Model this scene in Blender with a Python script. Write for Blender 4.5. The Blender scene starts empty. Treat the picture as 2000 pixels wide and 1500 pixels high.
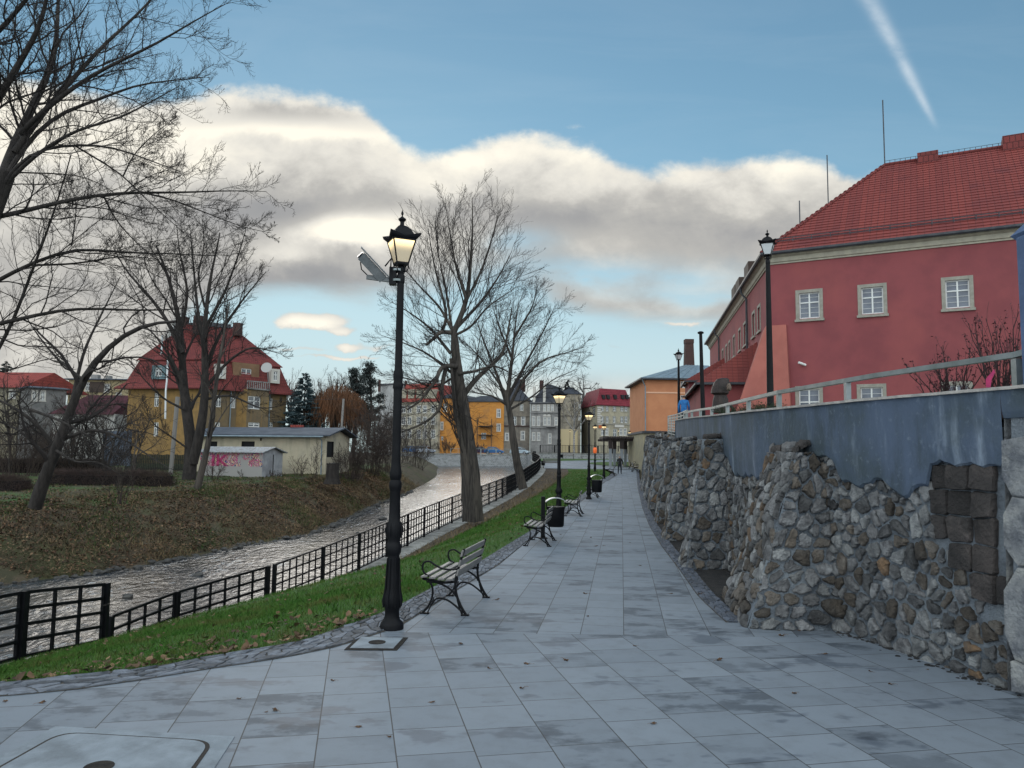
import bpy, bmesh, math, random
import numpy as np
from mathutils import Vector, Matrix

S = bpy.context.scene
COL = S.collection
PI = math.pi

# ------------------------------------------------------------------ camera
CAMZ = 1.9
F = 1500.0
PITCH = math.atan(138 / 1500.0)
ROLL = math.radians(0.7)
R3 = Matrix.Rotation(PI / 2 + PITCH, 3, 'X') @ Matrix.Rotation(ROLL, 3, 'Z')
cam = bpy.data.cameras.new('camera')
cam.sensor_width = 36.0
cam.lens = 36.0 * F / 2000.0
cam.clip_start = 0.05
cam.clip_end = 6000
camo = bpy.data.objects.new('camera', cam)
COL.objects.link(camo)
camo.matrix_world = Matrix.Translation((0, 0, CAMZ)) @ R3.to_4x4()
S.camera = camo


def ray(u, v):
    return R3 @ Vector(((u - 1000) / F, (750 - v) / F, -1.0))


def G(u, v, z=0.0):
    d = ray(u, v)
    t = (z - CAMZ) / d.z
    return Vector((d.x * t, d.y * t, z))


def D(u, v, y):
    d = ray(u, v)
    t = y / d.y
    return Vector((d.x * t, y, CAMZ + d.z * t))


# ------------------------------------------------------------------ world
class E:
    """tiny arithmetic wrapper over shader math nodes"""
    def __init__(s, nt, k): s.nt, s.k = nt, k
    def op(s, o, *a, clamp=False):
        n = s.nt.nodes.new('ShaderNodeMath'); n.operation = o; n.use_clamp = clamp
        for i, x in enumerate((s,) + a):
            if isinstance(x, E): s.nt.links.new(x.k, n.inputs[i])
            else: n.inputs[i].default_value = x
        return E(s.nt, n.outputs[0])
    def __add__(s, o): return s.op('ADD', o)
    def __sub__(s, o): return s.op('SUBTRACT', o)
    def __mul__(s, o): return s.op('MULTIPLY', o)
    def __truediv__(s, o): return s.op('DIVIDE', o)
    def neg(s): return s * -1.0
    def exp(s): return s.op('EXPONENT')
    def ss(s, a, b):
        n = s.nt.nodes.new('ShaderNodeMapRange'); n.interpolation_type = 'SMOOTHSTEP'
        s.nt.links.new(s.k, n.inputs[0])
        n.inputs[1].default_value = a; n.inputs[2].default_value = b
        return E(s.nt, n.outputs[0])


SUN_EL = math.radians(15.0)
SUN_AZ = math.radians(-13.0)      # left of the view direction (+Y)


def build_world():
    w = bpy.data.worlds.new('World'); S.world = w; w.use_nodes = True
    nt = w.node_tree; N = nt.nodes; L = nt.links
    N.clear()
    out = N.new('ShaderNodeOutputWorld'); bg = N.new('ShaderNodeBackground')
    bg.inputs[1].default_value = 0.1
    L.new(bg.outputs[0], out.inputs[0])
    sky = N.new('ShaderNodeTexSky'); sky.sky_type = 'NISHITA'; sky.sun_disc = False
    sky.sun_elevation = SUN_EL
    sky.sun_rotation = SUN_AZ
    sky.air_density = 1.0; sky.dust_density = 0.05; sky.ozone_density = 2.0
    tc = N.new('ShaderNodeTexCoord'); sp = N.new('ShaderNodeSeparateXYZ')
    L.new(tc.outputs['Generated'], sp.inputs[0])
    x, y, z = (E(nt, sp.outputs[i]) for i in range(3))
    ya = y.op('ABSOLUTE').op('MAXIMUM', 0.06)
    X = x / ya; Z = z / ya
    cmb = N.new('ShaderNodeCombineXYZ')
    L.new(X.k, cmb.inputs[0]); L.new(Z.k, cmb.inputs[1]); L.new(y.ss(-.1, .1).k, cmb.inputs[2])

    def noise(scale, det=6, rough=.55, sx=1.0, sy=1.0, dist=0.0, off=0.0):
        mp = N.new('ShaderNodeMapping'); mp.inputs['Scale'].default_value = (sx, sy, 1)
        mp.inputs['Location'].default_value = (off, off * .7, off)
        L.new(cmb.outputs[0], mp.inputs[0])
        n = N.new('ShaderNodeTexNoise'); n.inputs['Scale'].default_value = scale
        n.inputs['Detail'].default_value = det; n.inputs['Roughness'].default_value = rough
        n.inputs['Distortion'].default_value = dist
        L.new(mp.outputs[0], n.inputs['Vector'])
        return E(nt, n.outputs[0]) - 0.5

    def XZ(u, v):
        d = ray(u, v); return d.x / d.y, d.z / d.y

    def curve(pts):
        """pixel polyline -> float curve of Z over X"""
        n = N.new('ShaderNodeFloatCurve')
        c = n.mapping.curves[0]
        P = [XZ(*p) for p in pts]
        P = [((a + 1.2) / 2.4, b) for a, b in P]
        while len(c.points) < len(P): c.points.new(.5, .5)
        for cp, (a, b) in zip(c.points, P): cp.location = (a, b)
        n.mapping.update()
        L.new(((X + 1.2) / 2.4).op('MINIMUM', 1.0).op('MAXIMUM', 0.0).k, n.inputs['Value'])
        return E(nt, n.outputs[0])

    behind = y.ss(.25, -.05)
    n1 = noise(3.2, 10, .62, 1, 1.25, .35)
    n2 = noise(11, 8, .6, 1, 1.4, .2, 3.1)
    n3 = noise(2.2, 8, .6, 1, 2.6, .5, 7.7)
    # warped coordinates for puffy edges
    def gauss(u, v, su, sv, amp, warp=True):
        a, b = XZ(u, v)
        dx = (X - a) if not warp else (X - a + n1 * .12)
        dz = (Z - b) if not warp else (Z - b + n2 * .03 + n1 * .05)
        dx = dx / (su / F); dz = dz / (sv / F)
        return (dx * dx + dz * dz).neg().exp() * amp

    top = curve([(-800, 120), (-200, 140), (0, 150), (150, 165), (300, 182), (430, 168), (560, 170), (650, 187), (720, 215),
                 (765, 262), (800, 296), (860, 300), (920, 280), (1000, 262), (1080, 262), (1150, 285),
                 (1230, 312), (1290, 320), (1380, 300), (1480, 290), (1560, 300), (1640, 322), (1760, 350), (1900, 420), (2600, 560)])
    bot = curve([(-800, 800), (0, 800), (250, 760), (400, 600), (480, 578), (560, 572), (700, 582), (860, 570),
                 (1000, 545), (1100, 600), (1200, 625), (1350, 645), (1500, 650), (1700, 650), (2600, 680)])
    h = (Z - bot) / (top - bot)
    edge = (top - Z) + n1 * .07 + n2 * .055
    m_top = edge.ss(-.004, .020)
    m_bot = ((Z - bot) + n3 * .09 + n2 * .02).ss(-.012, .035)
    mask = m_top * m_bot
    # torn holes of blue in the right half of the bank
    holes = gauss(1100, 530, 190, 28, .55) + gauss(1330, 530, 210, 22, .4) + gauss(1030, 470, 60, 26, .5) + gauss(1430, 572, 160, 20, .7)
    hn = (n3 * 4.2 + n1 * 2.2 + n2 * 1.2 + .55)
    mask = mask * (holes * hn.op('MAXIMUM', 0.0) * -1.25 + 1.0).op('MAXIMUM', 0.0)
    # small separate clouds
    smallc = (gauss(640, 620, 58, 15, 1.5) + gauss(585, 615, 28, 13, .9) + gauss(690, 640, 28, 8, .9)
              + gauss(695, 667, 22, 8, 1.0) + gauss(760, 674, 50, 6, .6) + gauss(600, 676, 80, 6, .6)
              + gauss(680, 692, 110, 5, .8) + gauss(1350, 626, 60, 6, .85) + gauss(1190, 676, 70, 7, .4) + gauss(560, 655, 60, 5, .3)
              + gauss(1120, 244, 34, 10, .35))
    small = (smallc + n2 * .9).ss(.32, .75)
    m2 = mask.op('MAXIMUM', small)
    # a veil of pale haze towards the horizon on the left and the far right
    veil = gauss(120, 700, 300, 90, .8, False) + gauss(1250, 590, 330, 34, .5) + gauss(430, 560, 90, 40, .4) + gauss(1200, 760, 500, 42, .55, False) + gauss(620, 770, 500, 40, .35, False) + gauss(1500, 430, 500, 180, .12, False)
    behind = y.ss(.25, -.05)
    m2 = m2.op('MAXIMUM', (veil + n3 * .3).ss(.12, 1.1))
    m2 = m2.op('MAXIMUM', behind * (n1 * 1.6 + .95).ss(.3, .8))  # extra cloud behind the camera, out of view, added to light the ground
    # brightness of the cloud
    B = h.op('MAXIMUM', 0.0).op('MINIMUM', 1.0) * .36 + .46 + n1 * .80 + n2 * .55
    B = B + gauss(700, 440, 75, 30, .85) + gauss(640, 455, 90, 22, .35) + gauss(560, 500, 70, 28, .30) + gauss(800, 420, 60, 25, .3)
    B = B + gauss(560, 262, 230, 16, .30) + gauss(420, 300, 170, 45, .22) + gauss(120, 250, 260, 70, .10) + gauss(600, 190, 200, 20, .04)
    B = B - gauss(600, 222, 200, 16, .14) - gauss(560, 410, 190, 38, .22) - gauss(840, 400, 170, 34, .26) - gauss(600, 545, 200, 26, .22)
    B = B - gauss(330, 410, 200, 60, .20) - gauss(1120, 425, 190, 34, .26) - gauss(1390, 460, 180, 46, .22) - gauss(1350, 385, 200, 26, .06)
    B = B + gauss(1080, 300, 130, 28, .16) + gauss(930, 310, 70, 22, .10) + gauss(1500, 325, 110, 26, .20) + gauss(1320, 350, 90, 22, .08)
    B = B + gauss(120, 700, 330, 90, .24, False) + gauss(1200, 760, 500, 42, .22, False)
    B = B + smallc * .28 + behind * .55  # unseen clouds behind the camera made brighter as fill light
    cr = N.new('ShaderNodeValToRGB'); el = cr.color_ramp.elements
    L.new(B.k, cr.inputs[0])
    el[0].position = .10; el[0].color = (.30, .308, .322, 1)
    el[1].position = 1.0; el[1].color = (1.04, .985, .85, 1)
    for p, c in ((.35, (.38, .38, .38)), (.55, (.50, .49, .465)), (.76, (.78, .755, .69))):
        e = el.new(p); e.color = (*c, 1)
    # scale up: cloud colours are given at final brightness, the background runs at 0.1
    sc = N.new('ShaderNodeVectorMath'); sc.operation = 'SCALE'; L.new((behind * 5.0 + 5.9).k, sc.inputs['Scale'])  # unseen clouds behind the camera boosted further to brighten the ground
    cool = N.new('ShaderNodeMix'); cool.data_type = 'RGBA'; cool.blend_type = 'MULTIPLY'      # unseen clouds behind the camera tinted blue to cool the light on the ground
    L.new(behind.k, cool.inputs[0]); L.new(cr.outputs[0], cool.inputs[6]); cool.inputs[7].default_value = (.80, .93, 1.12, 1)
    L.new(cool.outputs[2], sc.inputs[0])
    # blue of the clear sky, from the Sky Texture
    tint = N.new('ShaderNodeVectorMath'); tint.operation = 'MULTIPLY'
    tint.inputs[1].default_value = SKY_TINT
    # sunlight glow soaked up by the thin cloud sheet: c / (1 + k c)
    a1_ = N.new('ShaderNodeVectorMath'); a1_.operation = 'MULTIPLY_ADD'
    a1_.inputs[1].default_value = (.12, .085, .070); a1_.inputs[2].default_value = (1, 1, 1)
    L.new(sky.outputs[0], a1_.inputs[0])
    a2_ = N.new('ShaderNodeVectorMath'); a2_.operation = 'DIVIDE'
    L.new(sky.outputs[0], a2_.inputs[0]); L.new(a1_.outputs[0], a2_.inputs[1])
    L.new(a2_.outputs[0], tint.inputs[0])
    # contrail
    a0 = XZ(1690, -20); a1 = XZ(1838, 262)
    dx, dz = a1[0] - a0[0], a1[1] - a0[1]; ln = math.hypot(dx, dz); dx /= ln; dz /= ln
    al = (X - a0[0]) * dx + (Z - a0[1]) * dz
    bend = ((al / ln) - .5); bend = bend * bend * .010
    ac = (X - a0[0]) * (-dz) + (Z - a0[1]) * dx + n2 * .007 + bend
    wdt = (al / ln) * -.0085 + .0125
    q = ac / wdt
    ct = (q * q).neg().exp() * (al / ln).ss(1.0, .8) * (al / ln).ss(-3, -1.5) * (n2 * 2.6 + .75).op('MAXIMUM', 0.0).op('MINIMUM', 1.0) * y.ss(0, .1)
    # thin cirrus brushing
    cir = (noise(4, 6, .6, .55, 3.2, .8, 11.3) * 1.6 + .1).op('MAXIMUM', 0.0) * .22
    ct2 = (ct * .62 + cir * .6).op('MINIMUM', 1.0)
    mx0 = N.new('ShaderNodeMix'); mx0.data_type = 'RGBA'
    L.new(ct2.k, mx0.inputs[0]); L.new(tint.outputs[0], mx0.inputs[6]); mx0.inputs[7].default_value = (4.1, 4.6, 5.0, 1)
    mh = N.new('ShaderNodeMix'); mh.data_type = 'RGBA'      # pale aqua air low over the town
    L.new((Z.ss(.36, .03) * .86).k, mh.inputs[0]); L.new(mx0.outputs[2], mh.inputs[6]); mh.inputs[7].default_value = (3.55, 4.25, 4.5, 1)
    mx0 = mh
    mx = N.new('ShaderNodeMix'); mx.data_type = 'RGBA'
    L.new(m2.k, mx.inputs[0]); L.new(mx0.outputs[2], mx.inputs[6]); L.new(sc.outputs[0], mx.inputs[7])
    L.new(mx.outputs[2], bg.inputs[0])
    w.cycles.sampling_method = 'MANUAL'; w.cycles.sample_map_resolution = 512


SKY_TINT = (.84, .985, .93)
build_world()
sl = bpy.data.lights.new('sun', 'SUN'); sl.energy = 0.5; sl.angle = math.radians(32); sl.color = (1.0, .94, .86)
so = bpy.data.objects.new('sun', sl); COL.objects.link(so)
sdir = Vector((math.sin(SUN_AZ) * math.cos(SUN_EL), math.cos(SUN_AZ) * math.cos(SUN_EL), math.sin(SUN_EL)))
so.rotation_euler = sdir.to_track_quat('Z', 'Y').to_euler()
so.location = (0, 0, 60)
vs = S.view_settings
S.display_settings.display_device = 'sRGB'
vs.view_transform = 'Standard'; vs.look = 'None'; vs.gamma = 1; vs.use_curve_mapping = False
vs.exposure = 0.8
S.cycles.max_bounces = 6

# ------------------------------------------------------------------ materials
def mat(name, col, rough=.8, col2=None, scale=3.0, bump=0.0, bscale=25.0, metal=0.0, spec=.4, lo=.35, hi=.65, col3=None, s3=.5, stretch=(1, 1, 1), island=0.0, emit=None, estr=0.0, det=5):
    m = bpy.data.materials.new(name); m.use_nodes = True
    nt = m.node_tree; N, L = nt.nodes, nt.links
    b = N['Principled BSDF']
    b.inputs['Roughness'].default_value = rough; b.inputs['Metallic'].default_value = metal
    b.inputs['Specular IOR Level'].default_value = spec
    b.inputs['Base Color'].default_value = (*col, 1)
    tc = N.new('ShaderNodeTexCoord')
    src = None
    def noise(sc, d=det, st=stretch):
        mp = N.new('ShaderNodeMapping'); mp.inputs['Scale'].default_value = st
        L.new(tc.outputs['Object'], mp.inputs[0])
        n = N.new('ShaderNodeTexNoise'); n.inputs['Scale'].default_value = sc; n.inputs['Detail'].default_value = d
        n.inputs['Roughness'].default_value = .6
        L.new(mp.outputs[0], n.inputs['Vector']); return n.outputs[0]
    def mix(fac, a, c):
        x = N.new('ShaderNodeMix'); x.data_type = 'RGBA'
        L.new(fac, x.inputs[0]) if not isinstance(fac, float) else None
        if isinstance(a, tuple): x.inputs[6].default_value = (*a, 1)
        else: L.new(a, x.inputs[6])
        x.inputs[7].default_value = (*c, 1)
        return x.outputs[2]
    if col2:
        r = E(nt, noise(scale)).ss(lo, hi); src = mix(r.k, col, col2)
    if col3:
        r = E(nt, noise(s3)).ss(.45, .7); src = mix(r.k, src if src else col, col3)
    if island:
        g = N.new('ShaderNodeNewGeometry')
        hv = N.new('ShaderNodeHueSaturation')
        v = E(nt, g.outputs['Random Per Island']) * (2 * island) + (1 - island)
        L.new(v.k, hv.inputs['Value'])
        if src: L.new(src, hv.inputs['Color'])
        else: hv.inputs['Color'].default_value = (*col, 1)
        src = hv.outputs[0]
    if src: L.new(src, b.inputs['Base Color'])
    if bump:
        bp = N.new('ShaderNodeBump'); bp.inputs['Strength'].default_value = bump; bp.inputs['Distance'].default_value = .045 if bump >= .95 else .02
        L.new(noise(bscale, 6), bp.inputs['Height']); L.new(bp.outputs[0], b.inputs['Normal'])
    if emit:
        b.inputs['Emission Color'].default_value = (*emit, 1); b.inputs['Emission Strength'].default_value = estr
    return m


def brickmat(name, c1, c2, mortar, bw, rh, ms=.01, rough=.7, offset=.5, bump=.4, uv=True, rot=0.0, loc=(0, 0), noise_c=None, nsc=1.2, nlo=.5, nhi=.7, spec=.35, dist=.02):
    """brick/tile/slab pattern in metres (UV laid flat on each face, or object XY)"""
    m = bpy.data.materials.new(name); m.use_nodes = True
    nt = m.node_tree; N, L = nt.nodes, nt.links; b = N['Principled BSDF']
    b.inputs['Roughness'].default_value = rough; b.inputs['Specular IOR Level'].default_value = spec
    tc = N.new('ShaderNodeTexCoord'); mp = N.new('ShaderNodeMapping')
    mp.inputs['Rotation'].default_value = (0, 0, rot); mp.inputs['Location'].default_value = (*loc, 0)
    L.new(tc.outputs['UV' if uv else 'Object'], mp.inputs[0])
    br = N.new('ShaderNodeTexBrick'); br.offset = offset; br.inputs['Scale'].default_value = 1
    br.inputs['Brick Width'].default_value = bw; br.inputs['Row Height'].default_value = rh
    br.inputs['Mortar Size'].default_value = ms; br.inputs['Mortar Smooth'].default_value = .1
    br.inputs['Color1'].default_value = (*c1, 1); br.inputs['Color2'].default_value = (*c2, 1); br.inputs['Mortar'].default_value = (*mortar, 1)
    L.new(mp.outputs[0], br.inputs['Vector'])
    src = br.outputs[0]
    if noise_c:
        n = N.new('ShaderNodeTexNoise'); n.inputs['Scale'].default_value = nsc; n.inputs['Detail'].default_value = 6
        L.new(tc.outputs['Object'], n.inputs['Vector'])
        x = N.new('ShaderNodeMix'); x.data_type = 'RGBA'; L.new(E(nt, n.outputs[0]).ss(nlo, nhi).k, x.inputs[0])
        L.new(src, x.inputs[6]); x.inputs[7].default_value = (*noise_c, 1); src = x.outputs[2]
    L.new(src, b.inputs['Base Color'])
    bp = N.new('ShaderNodeBump'); bp.inputs['Strength'].default_value = bump; bp.inputs['Distance'].default_value = dist
    L.new(((E(nt, br.outputs['Fac']) * -1.0) + 1.0).k, bp.inputs['Height']); L.new(bp.outputs[0], b.inputs['Normal'])
    return m


# ------------------------------------------------------------------ mesh builder
class MB:
    def __init__(s): s.V = []; s.F = []; s.M = []; s.S = []
    def add(s, v, f, m=0, smooth=False):
        o = len(s.V); s.V.extend([tuple(p) for p in v])
        for q in f: s.F.append(tuple(i + o for i in q)); s.M.append(m); s.S.append(smooth)
    def quad(s, *p, m=0): s.add(p, [tuple(range(len(p)))], m)
    def hexa(s, p, m=0):
        s.add(p, [(3, 2, 1, 0), (4, 5, 6, 7), (0, 1, 5, 4), (1, 2, 6, 5), (2, 3, 7, 6), (3, 0, 4, 7)], m)
    def box(s, x0, x1, y0, y1, z0, z1, m=0):
        s.hexa([(x0, y0, z0), (x1, y0, z0), (x1, y1, z0), (x0, y1, z0), (x0, y0, z1), (x1, y0, z1), (x1, y1, z1), (x0, y1, z1)], m)
    def bar(s, p, q, w, h, m=0, up=(0, 0, 1)):
        p, q = Vector(p), Vector(q); d = (q - p).normalized(); up = Vector(up)
        a = d.cross(up)
        if a.length < 1e-4: a = d.cross(Vector((0, 1, 0)))
        a.normalize(); b = a.cross(d); a *= w / 2; b *= h / 2
        s.hexa([p - a - b, q - a - b, q + a - b, p + a - b, p - a + b, q - a + b, q + a + b, p + a + b], m)
    def tube(s, pts, r, n=8, m=0, caps=True):
        pts = [Vector(p) for p in pts]; k = len(pts)
        if not hasattr(r, '__len__'): r = [r] * k
        V = []; prev = None
        for i, p in enumerate(pts):
            d = (pts[min(i + 1, k - 1)] - pts[max(i - 1, 0)]).normalized()
            if prev is None:
                a = d.cross(Vector((0, 0, 1)))
                if a.length < .05: a = d.cross(Vector((0, 1, 0)))
            else: a = prev - d * prev.dot(d)
            a.normalize(); prev = a; b = d.cross(a)
            for j in range(n):
                t = 2 * PI * j / n; V.append(p + (a * math.cos(t) + b * math.sin(t)) * r[i])
        Fc = []
        for i in range(k - 1):
            for j in range(n): Fc.append((i * n + j, i * n + (j + 1) % n, (i + 1) * n + (j + 1) % n, (i + 1) * n + j))
        s.add(V, Fc, m, True)
        if caps:
            s.add(V[:n], [tuple(range(n))[::-1]], m); s.add(V[-n:], [tuple(range(n))], m)
    def lathe(s, prof, n=20, m=0, c=(0, 0), phase=0.0, sq=0):
        V = []
        for r, z in prof:
            for j in range(n):
                t = 2 * PI * j / n + phase; V.append((c[0] + r * math.cos(t), c[1] + r * math.sin(t), z))
        Fc = []
        for i in range(len(prof) - 1):
            for j in range(n): Fc.append((i * n + j, i * n + (j + 1) % n, (i + 1) * n + (j + 1) % n, (i + 1) * n + j))
        s.add(V, Fc, m, n > 6)
        s.add(V[:n], [tuple(range(n))[::-1]], m); s.add(V[-n:], [tuple(range(n))], m)
    def prism(s, poly, z0, z1, m=0, zf=None):
        n = len(poly); a = sum(poly[i][0] * poly[(i + 1) % n][1] - poly[(i + 1) % n][0] * poly[i][1] for i in range(n))
        if a < 0: poly = poly[::-1]
        V = [(p[0], p[1], z0) for p in poly] + [(p[0], p[1], z1) for p in poly]
        s.add(V, [tuple(range(n))[::-1], tuple(range(n, 2 * n))] + [(i, (i + 1) % n, n + (i + 1) % n, n + i) for i in range(n)], m)
    def frustum(s, A, B, m=0):
        """two rings of 3D points"""
        n = len(A)
        s.add(list(A) + list(B), [tuple(range(n))[::-1], tuple(range(n, 2 * n))] + [(i, (i + 1) % n, n + (i + 1) % n, n + i) for i in range(n)], m)
    def xf(s, M, o=0):
        M = Matrix(M)
        s.V = s.V[:o] + [tuple(M @ Vector(v)) for v in s.V[o:]]
    def build(s, name, mats, parent=None, world=True, bevel=0.0, recalc=True):
        if not isinstance(mats, (list, tuple)): mats = [mats]
        V = np.array(s.V, dtype=float)
        if world and parent is not None: V = V - np.array(parent.location)
        me = bpy.data.meshes.new(name); me.from_pydata(V.tolist(), [], s.F)
        for m in mats: me.materials.append(m)
        me.polygons.foreach_set('material_index', s.M); me.polygons.foreach_set('use_smooth', s.S)
        if recalc:
            bm = bmesh.new(); bm.from_mesh(me); bmesh.ops.recalc_face_normals(bm, faces=bm.faces); bm.to_mesh(me); bm.free()
        uvmap(me)
        if any(s.S): me.set_sharp_from_angle(angle=.7)
        o = bpy.data.objects.new(name, me); COL.objects.link(o)
        if parent is not None: o.parent = parent
        if bevel:
            md = o.modifiers.new('bevel', 'BEVEL'); md.width = bevel; md.segments = 2; md.limit_method = 'ANGLE'
        return o


def uvmap(me):
    n = len(me.loops)
    if not n: return
    nor = np.empty(len(me.polygons) * 3); me.polygons.foreach_get('normal', nor); nor = nor.reshape(-1, 3)
    tot = np.empty(len(me.polygons), int); me.polygons.foreach_get('loop_total', tot)
    co = np.empty(len(me.vertices) * 3); me.vertices.foreach_get('co', co); co = co.reshape(-1, 3)
    vi = np.empty(n, int); me.loops.foreach_get('vertex_index', vi)
    e = np.stack([-nor[:, 1], nor[:, 0], np.zeros(len(nor))], 1); l = np.linalg.norm(e, axis=1)
    flat = l < .02; e[flat] = (1, 0, 0); e /= np.linalg.norm(e, axis=1)[:, None]
    f = np.cross(nor, e); f[flat] = (0, 1, 0)
    P = co[vi]; e = np.repeat(e, tot, 0); f = np.repeat(f, tot, 0)
    uv = np.stack([(P * e).sum(1), (P * f).sum(1)], 1)
    l = me.uv_layers.new(name='metres'); l.data.foreach_set('uv', uv.ravel())


def fastmesh(name, V, Fq, mats, parent=None, smooth=False, nside=4):
    V = np.asarray(V, dtype=np.float32); Fq = np.asarray(Fq, dtype=np.int32)
    if parent is not None: V = V - np.array(parent.location, dtype=np.float32)
    me = bpy.data.meshes.new(name); me.vertices.add(len(V)); me.vertices.foreach_set('co', V.ravel())
    k = Fq.shape[1]
    me.loops.add(Fq.size); me.loops.foreach_set('vertex_index', Fq.ravel())
    me.polygons.add(len(Fq)); me.polygons.foreach_set('loop_start', np.arange(len(Fq), dtype=np.int32) * k)
    if smooth: me.polygons.foreach_set('use_smooth', np.ones(len(Fq), bool))
    for m in (mats if isinstance(mats, (list, tuple)) else [mats]): me.materials.append(m)
    me.update(calc_edges=True)
    o = bpy.data.objects.new(name, me); COL.objects.link(o)
    if parent is not None: o.parent = parent
    return o


def tag(o, label=None, cat=None, group=None, kind=None):
    if label: o['label'] = label
    if cat: o['category'] = cat
    if group: o['group'] = group
    if kind: o['kind'] = kind
    return o


def thing(name, label, cat, loc=(0, 0, 0), rz=0.0, group=None):
    o = bpy.data.objects.new(name, None); COL.objects.link(o); o.empty_display_size = .2
    o.location = loc; o.rotation_euler = (0, 0, rz)
    return tag(o, label, cat, group)


def copy_tree(o, parent=None):
    c = o.copy(); COL.objects.link(c); c.parent = parent
    for ch in list(o.children): copy_tree(ch, c)
    return c


def copy_thing(o, loc, rz=0.0, label=None, sc=None):
    c = copy_tree(o); c.location = loc; c.rotation_euler = (0, 0, rz)
    if label: c['label'] = label
    if sc: c.scale = (sc, sc, sc)
    return c


# ------------------------------------------------------------------ stone cells
def clip(poly, p, n):
    out = []; k = len(poly)
    for i in range(k):
        a, b = poly[i], poly[(i + 1) % k]
        da = (a[0] - p[0]) * n[0] + (a[1] - p[1]) * n[1]; db = (b[0] - p[0]) * n[0] + (b[1] - p[1]) * n[1]
        if da <= 0: out.append(a)
        if (da < 0) != (db < 0) and da != db:
            t = da / (da - db); out.append((a[0] + (b[0] - a[0]) * t, a[1] + (b[1] - a[1]) * t))
    return out


def stone_cells(W, H, sx, sy, rng, jit=.8, drop=.2, stagger=.5):
    nx, ny = int(W / sx) + 3, int(H / sy) + 3
    g = {}
    for j in range(ny):
        for i in range(nx):
            if rng.random() < drop: continue
            g[(i, j)] = ((i - 1 + .5 + (j % 2) * stagger + (rng.random() - .5) * jit) * sx, (j - 1 + .5 + (rng.random() - .5) * jit) * sy)
    cells = []
    for (i, j), (cx, cy) in g.items():
        if cx < -sx * .3 or cy < -sy * .3 or cx > W + sx * .3 or cy > H + sy * .3: continue
        poly = [(cx - 2 * sx, cy - 2 * sy), (cx + 2 * sx, cy - 2 * sy), (cx + 2 * sx, cy + 2 * sy), (cx - 2 * sx, cy + 2 * sy)]
        for a in range(-3, 4):
            for b in range(-3, 4):
                q = g.get((i + a, j + b))
                if q is None or (a == 0 and b == 0): continue
                mx, my = (cx + q[0]) / 2, (cy + q[1]) / 2
                poly = clip(poly, (mx, my), (q[0] - cx, q[1] - cy))
                if len(poly) < 3: break
            if len(poly) < 3: break
        poly = clip(poly, (0, 0), (-1, 0)); poly = clip(poly, (W, 0), (1, 0)) if len(poly) > 2 else poly
        poly = clip(poly, (0, 0), (0, -1)) if len(poly) > 2 else poly
        poly = clip(poly, (0, H), (0, 1)) if len(poly) > 2 else poly
        if len(poly) > 2: cells.append(poly)
    return cells


def stones(mb, f, W, H, sx, sy, rng, keep=None, depth=.05, gap=.012, jit=.8, drop=.2, stagger=.5, mats=(0,), weights=None, rough=.18, cc=.16, top=.82):
    """f(s, t, d) -> point on the patch pushed out by d"""
    for poly in stone_cells(W, H, sx, sy, rng, jit, drop, stagger):
        n = len(poly); cx = sum(p[0] for p in poly) / n; cy = sum(p[1] for p in poly) / n
        if keep and not keep(cx, cy): continue
        pts = []
        for i in range(n):
            a, b = poly[i], poly[(i + 1) % n]
            l = math.hypot(a[0] - b[0], a[1] - b[1])
            if l < .15 * sx: continue
            # cut corners and roughen the edges
            for t in ((cc, .36, .64, 1 - cc) if l > .5 * sx else (.25, .75)):
                k = rough * (rng.random() - .5) * min(sx, sy)
                px, py = a[0] + (b[0] - a[0]) * t, a[1] + (b[1] - a[1]) * t
                pts.append((px + (cx - px) / (math.hypot(cx - px, cy - py) + 1e-6) * (k + gap), py + (cy - py) / (math.hypot(cx - px, cy - py) + 1e-6) * (k + gap)))
        k = len(pts)
        if k < 4: continue
        dd = depth * (.45 + rng.random() * .9)
        tx, ty = (rng.random() - .5) * depth * 1.2, (rng.random() - .5) * depth * 1.2
        R = max(math.hypot(p[0] - cx, p[1] - cy) for p in pts) + 1e-6
        V = []
        for sc, dz, nz in ((1.0, -.03, 0), (.985, dd * .45, .15), (top, dd * .95, .25)):
            for p in pts:
                qx, qy = cx + (p[0] - cx) * sc, cy + (p[1] - cy) * sc
                z = dz + (tx * (qx - cx) + ty * (qy - cy)) / R * (dz > 0) + nz * dd * (rng.random() - .5)
                V.append(f(qx, qy, z))
        V.append(f(cx + (rng.random() - .5) * R * .3, cy + (rng.random() - .5) * R * .3, dd * (1.0 + .35 * rng.random())))
        Fc = []
        for r in (0, 1):
            for i in range(k): Fc.append((r * k + i, r * k + (i + 1) % k, (r + 1) * k + (i + 1) % k, (r + 1) * k + i))
        for i in range(k): Fc.append((2 * k + i, 2 * k + (i + 1) % k, 3 * k))
        mb.add(V, Fc, rng.choices(mats, weights)[0] if weights else rng.choice(mats), False)


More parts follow.
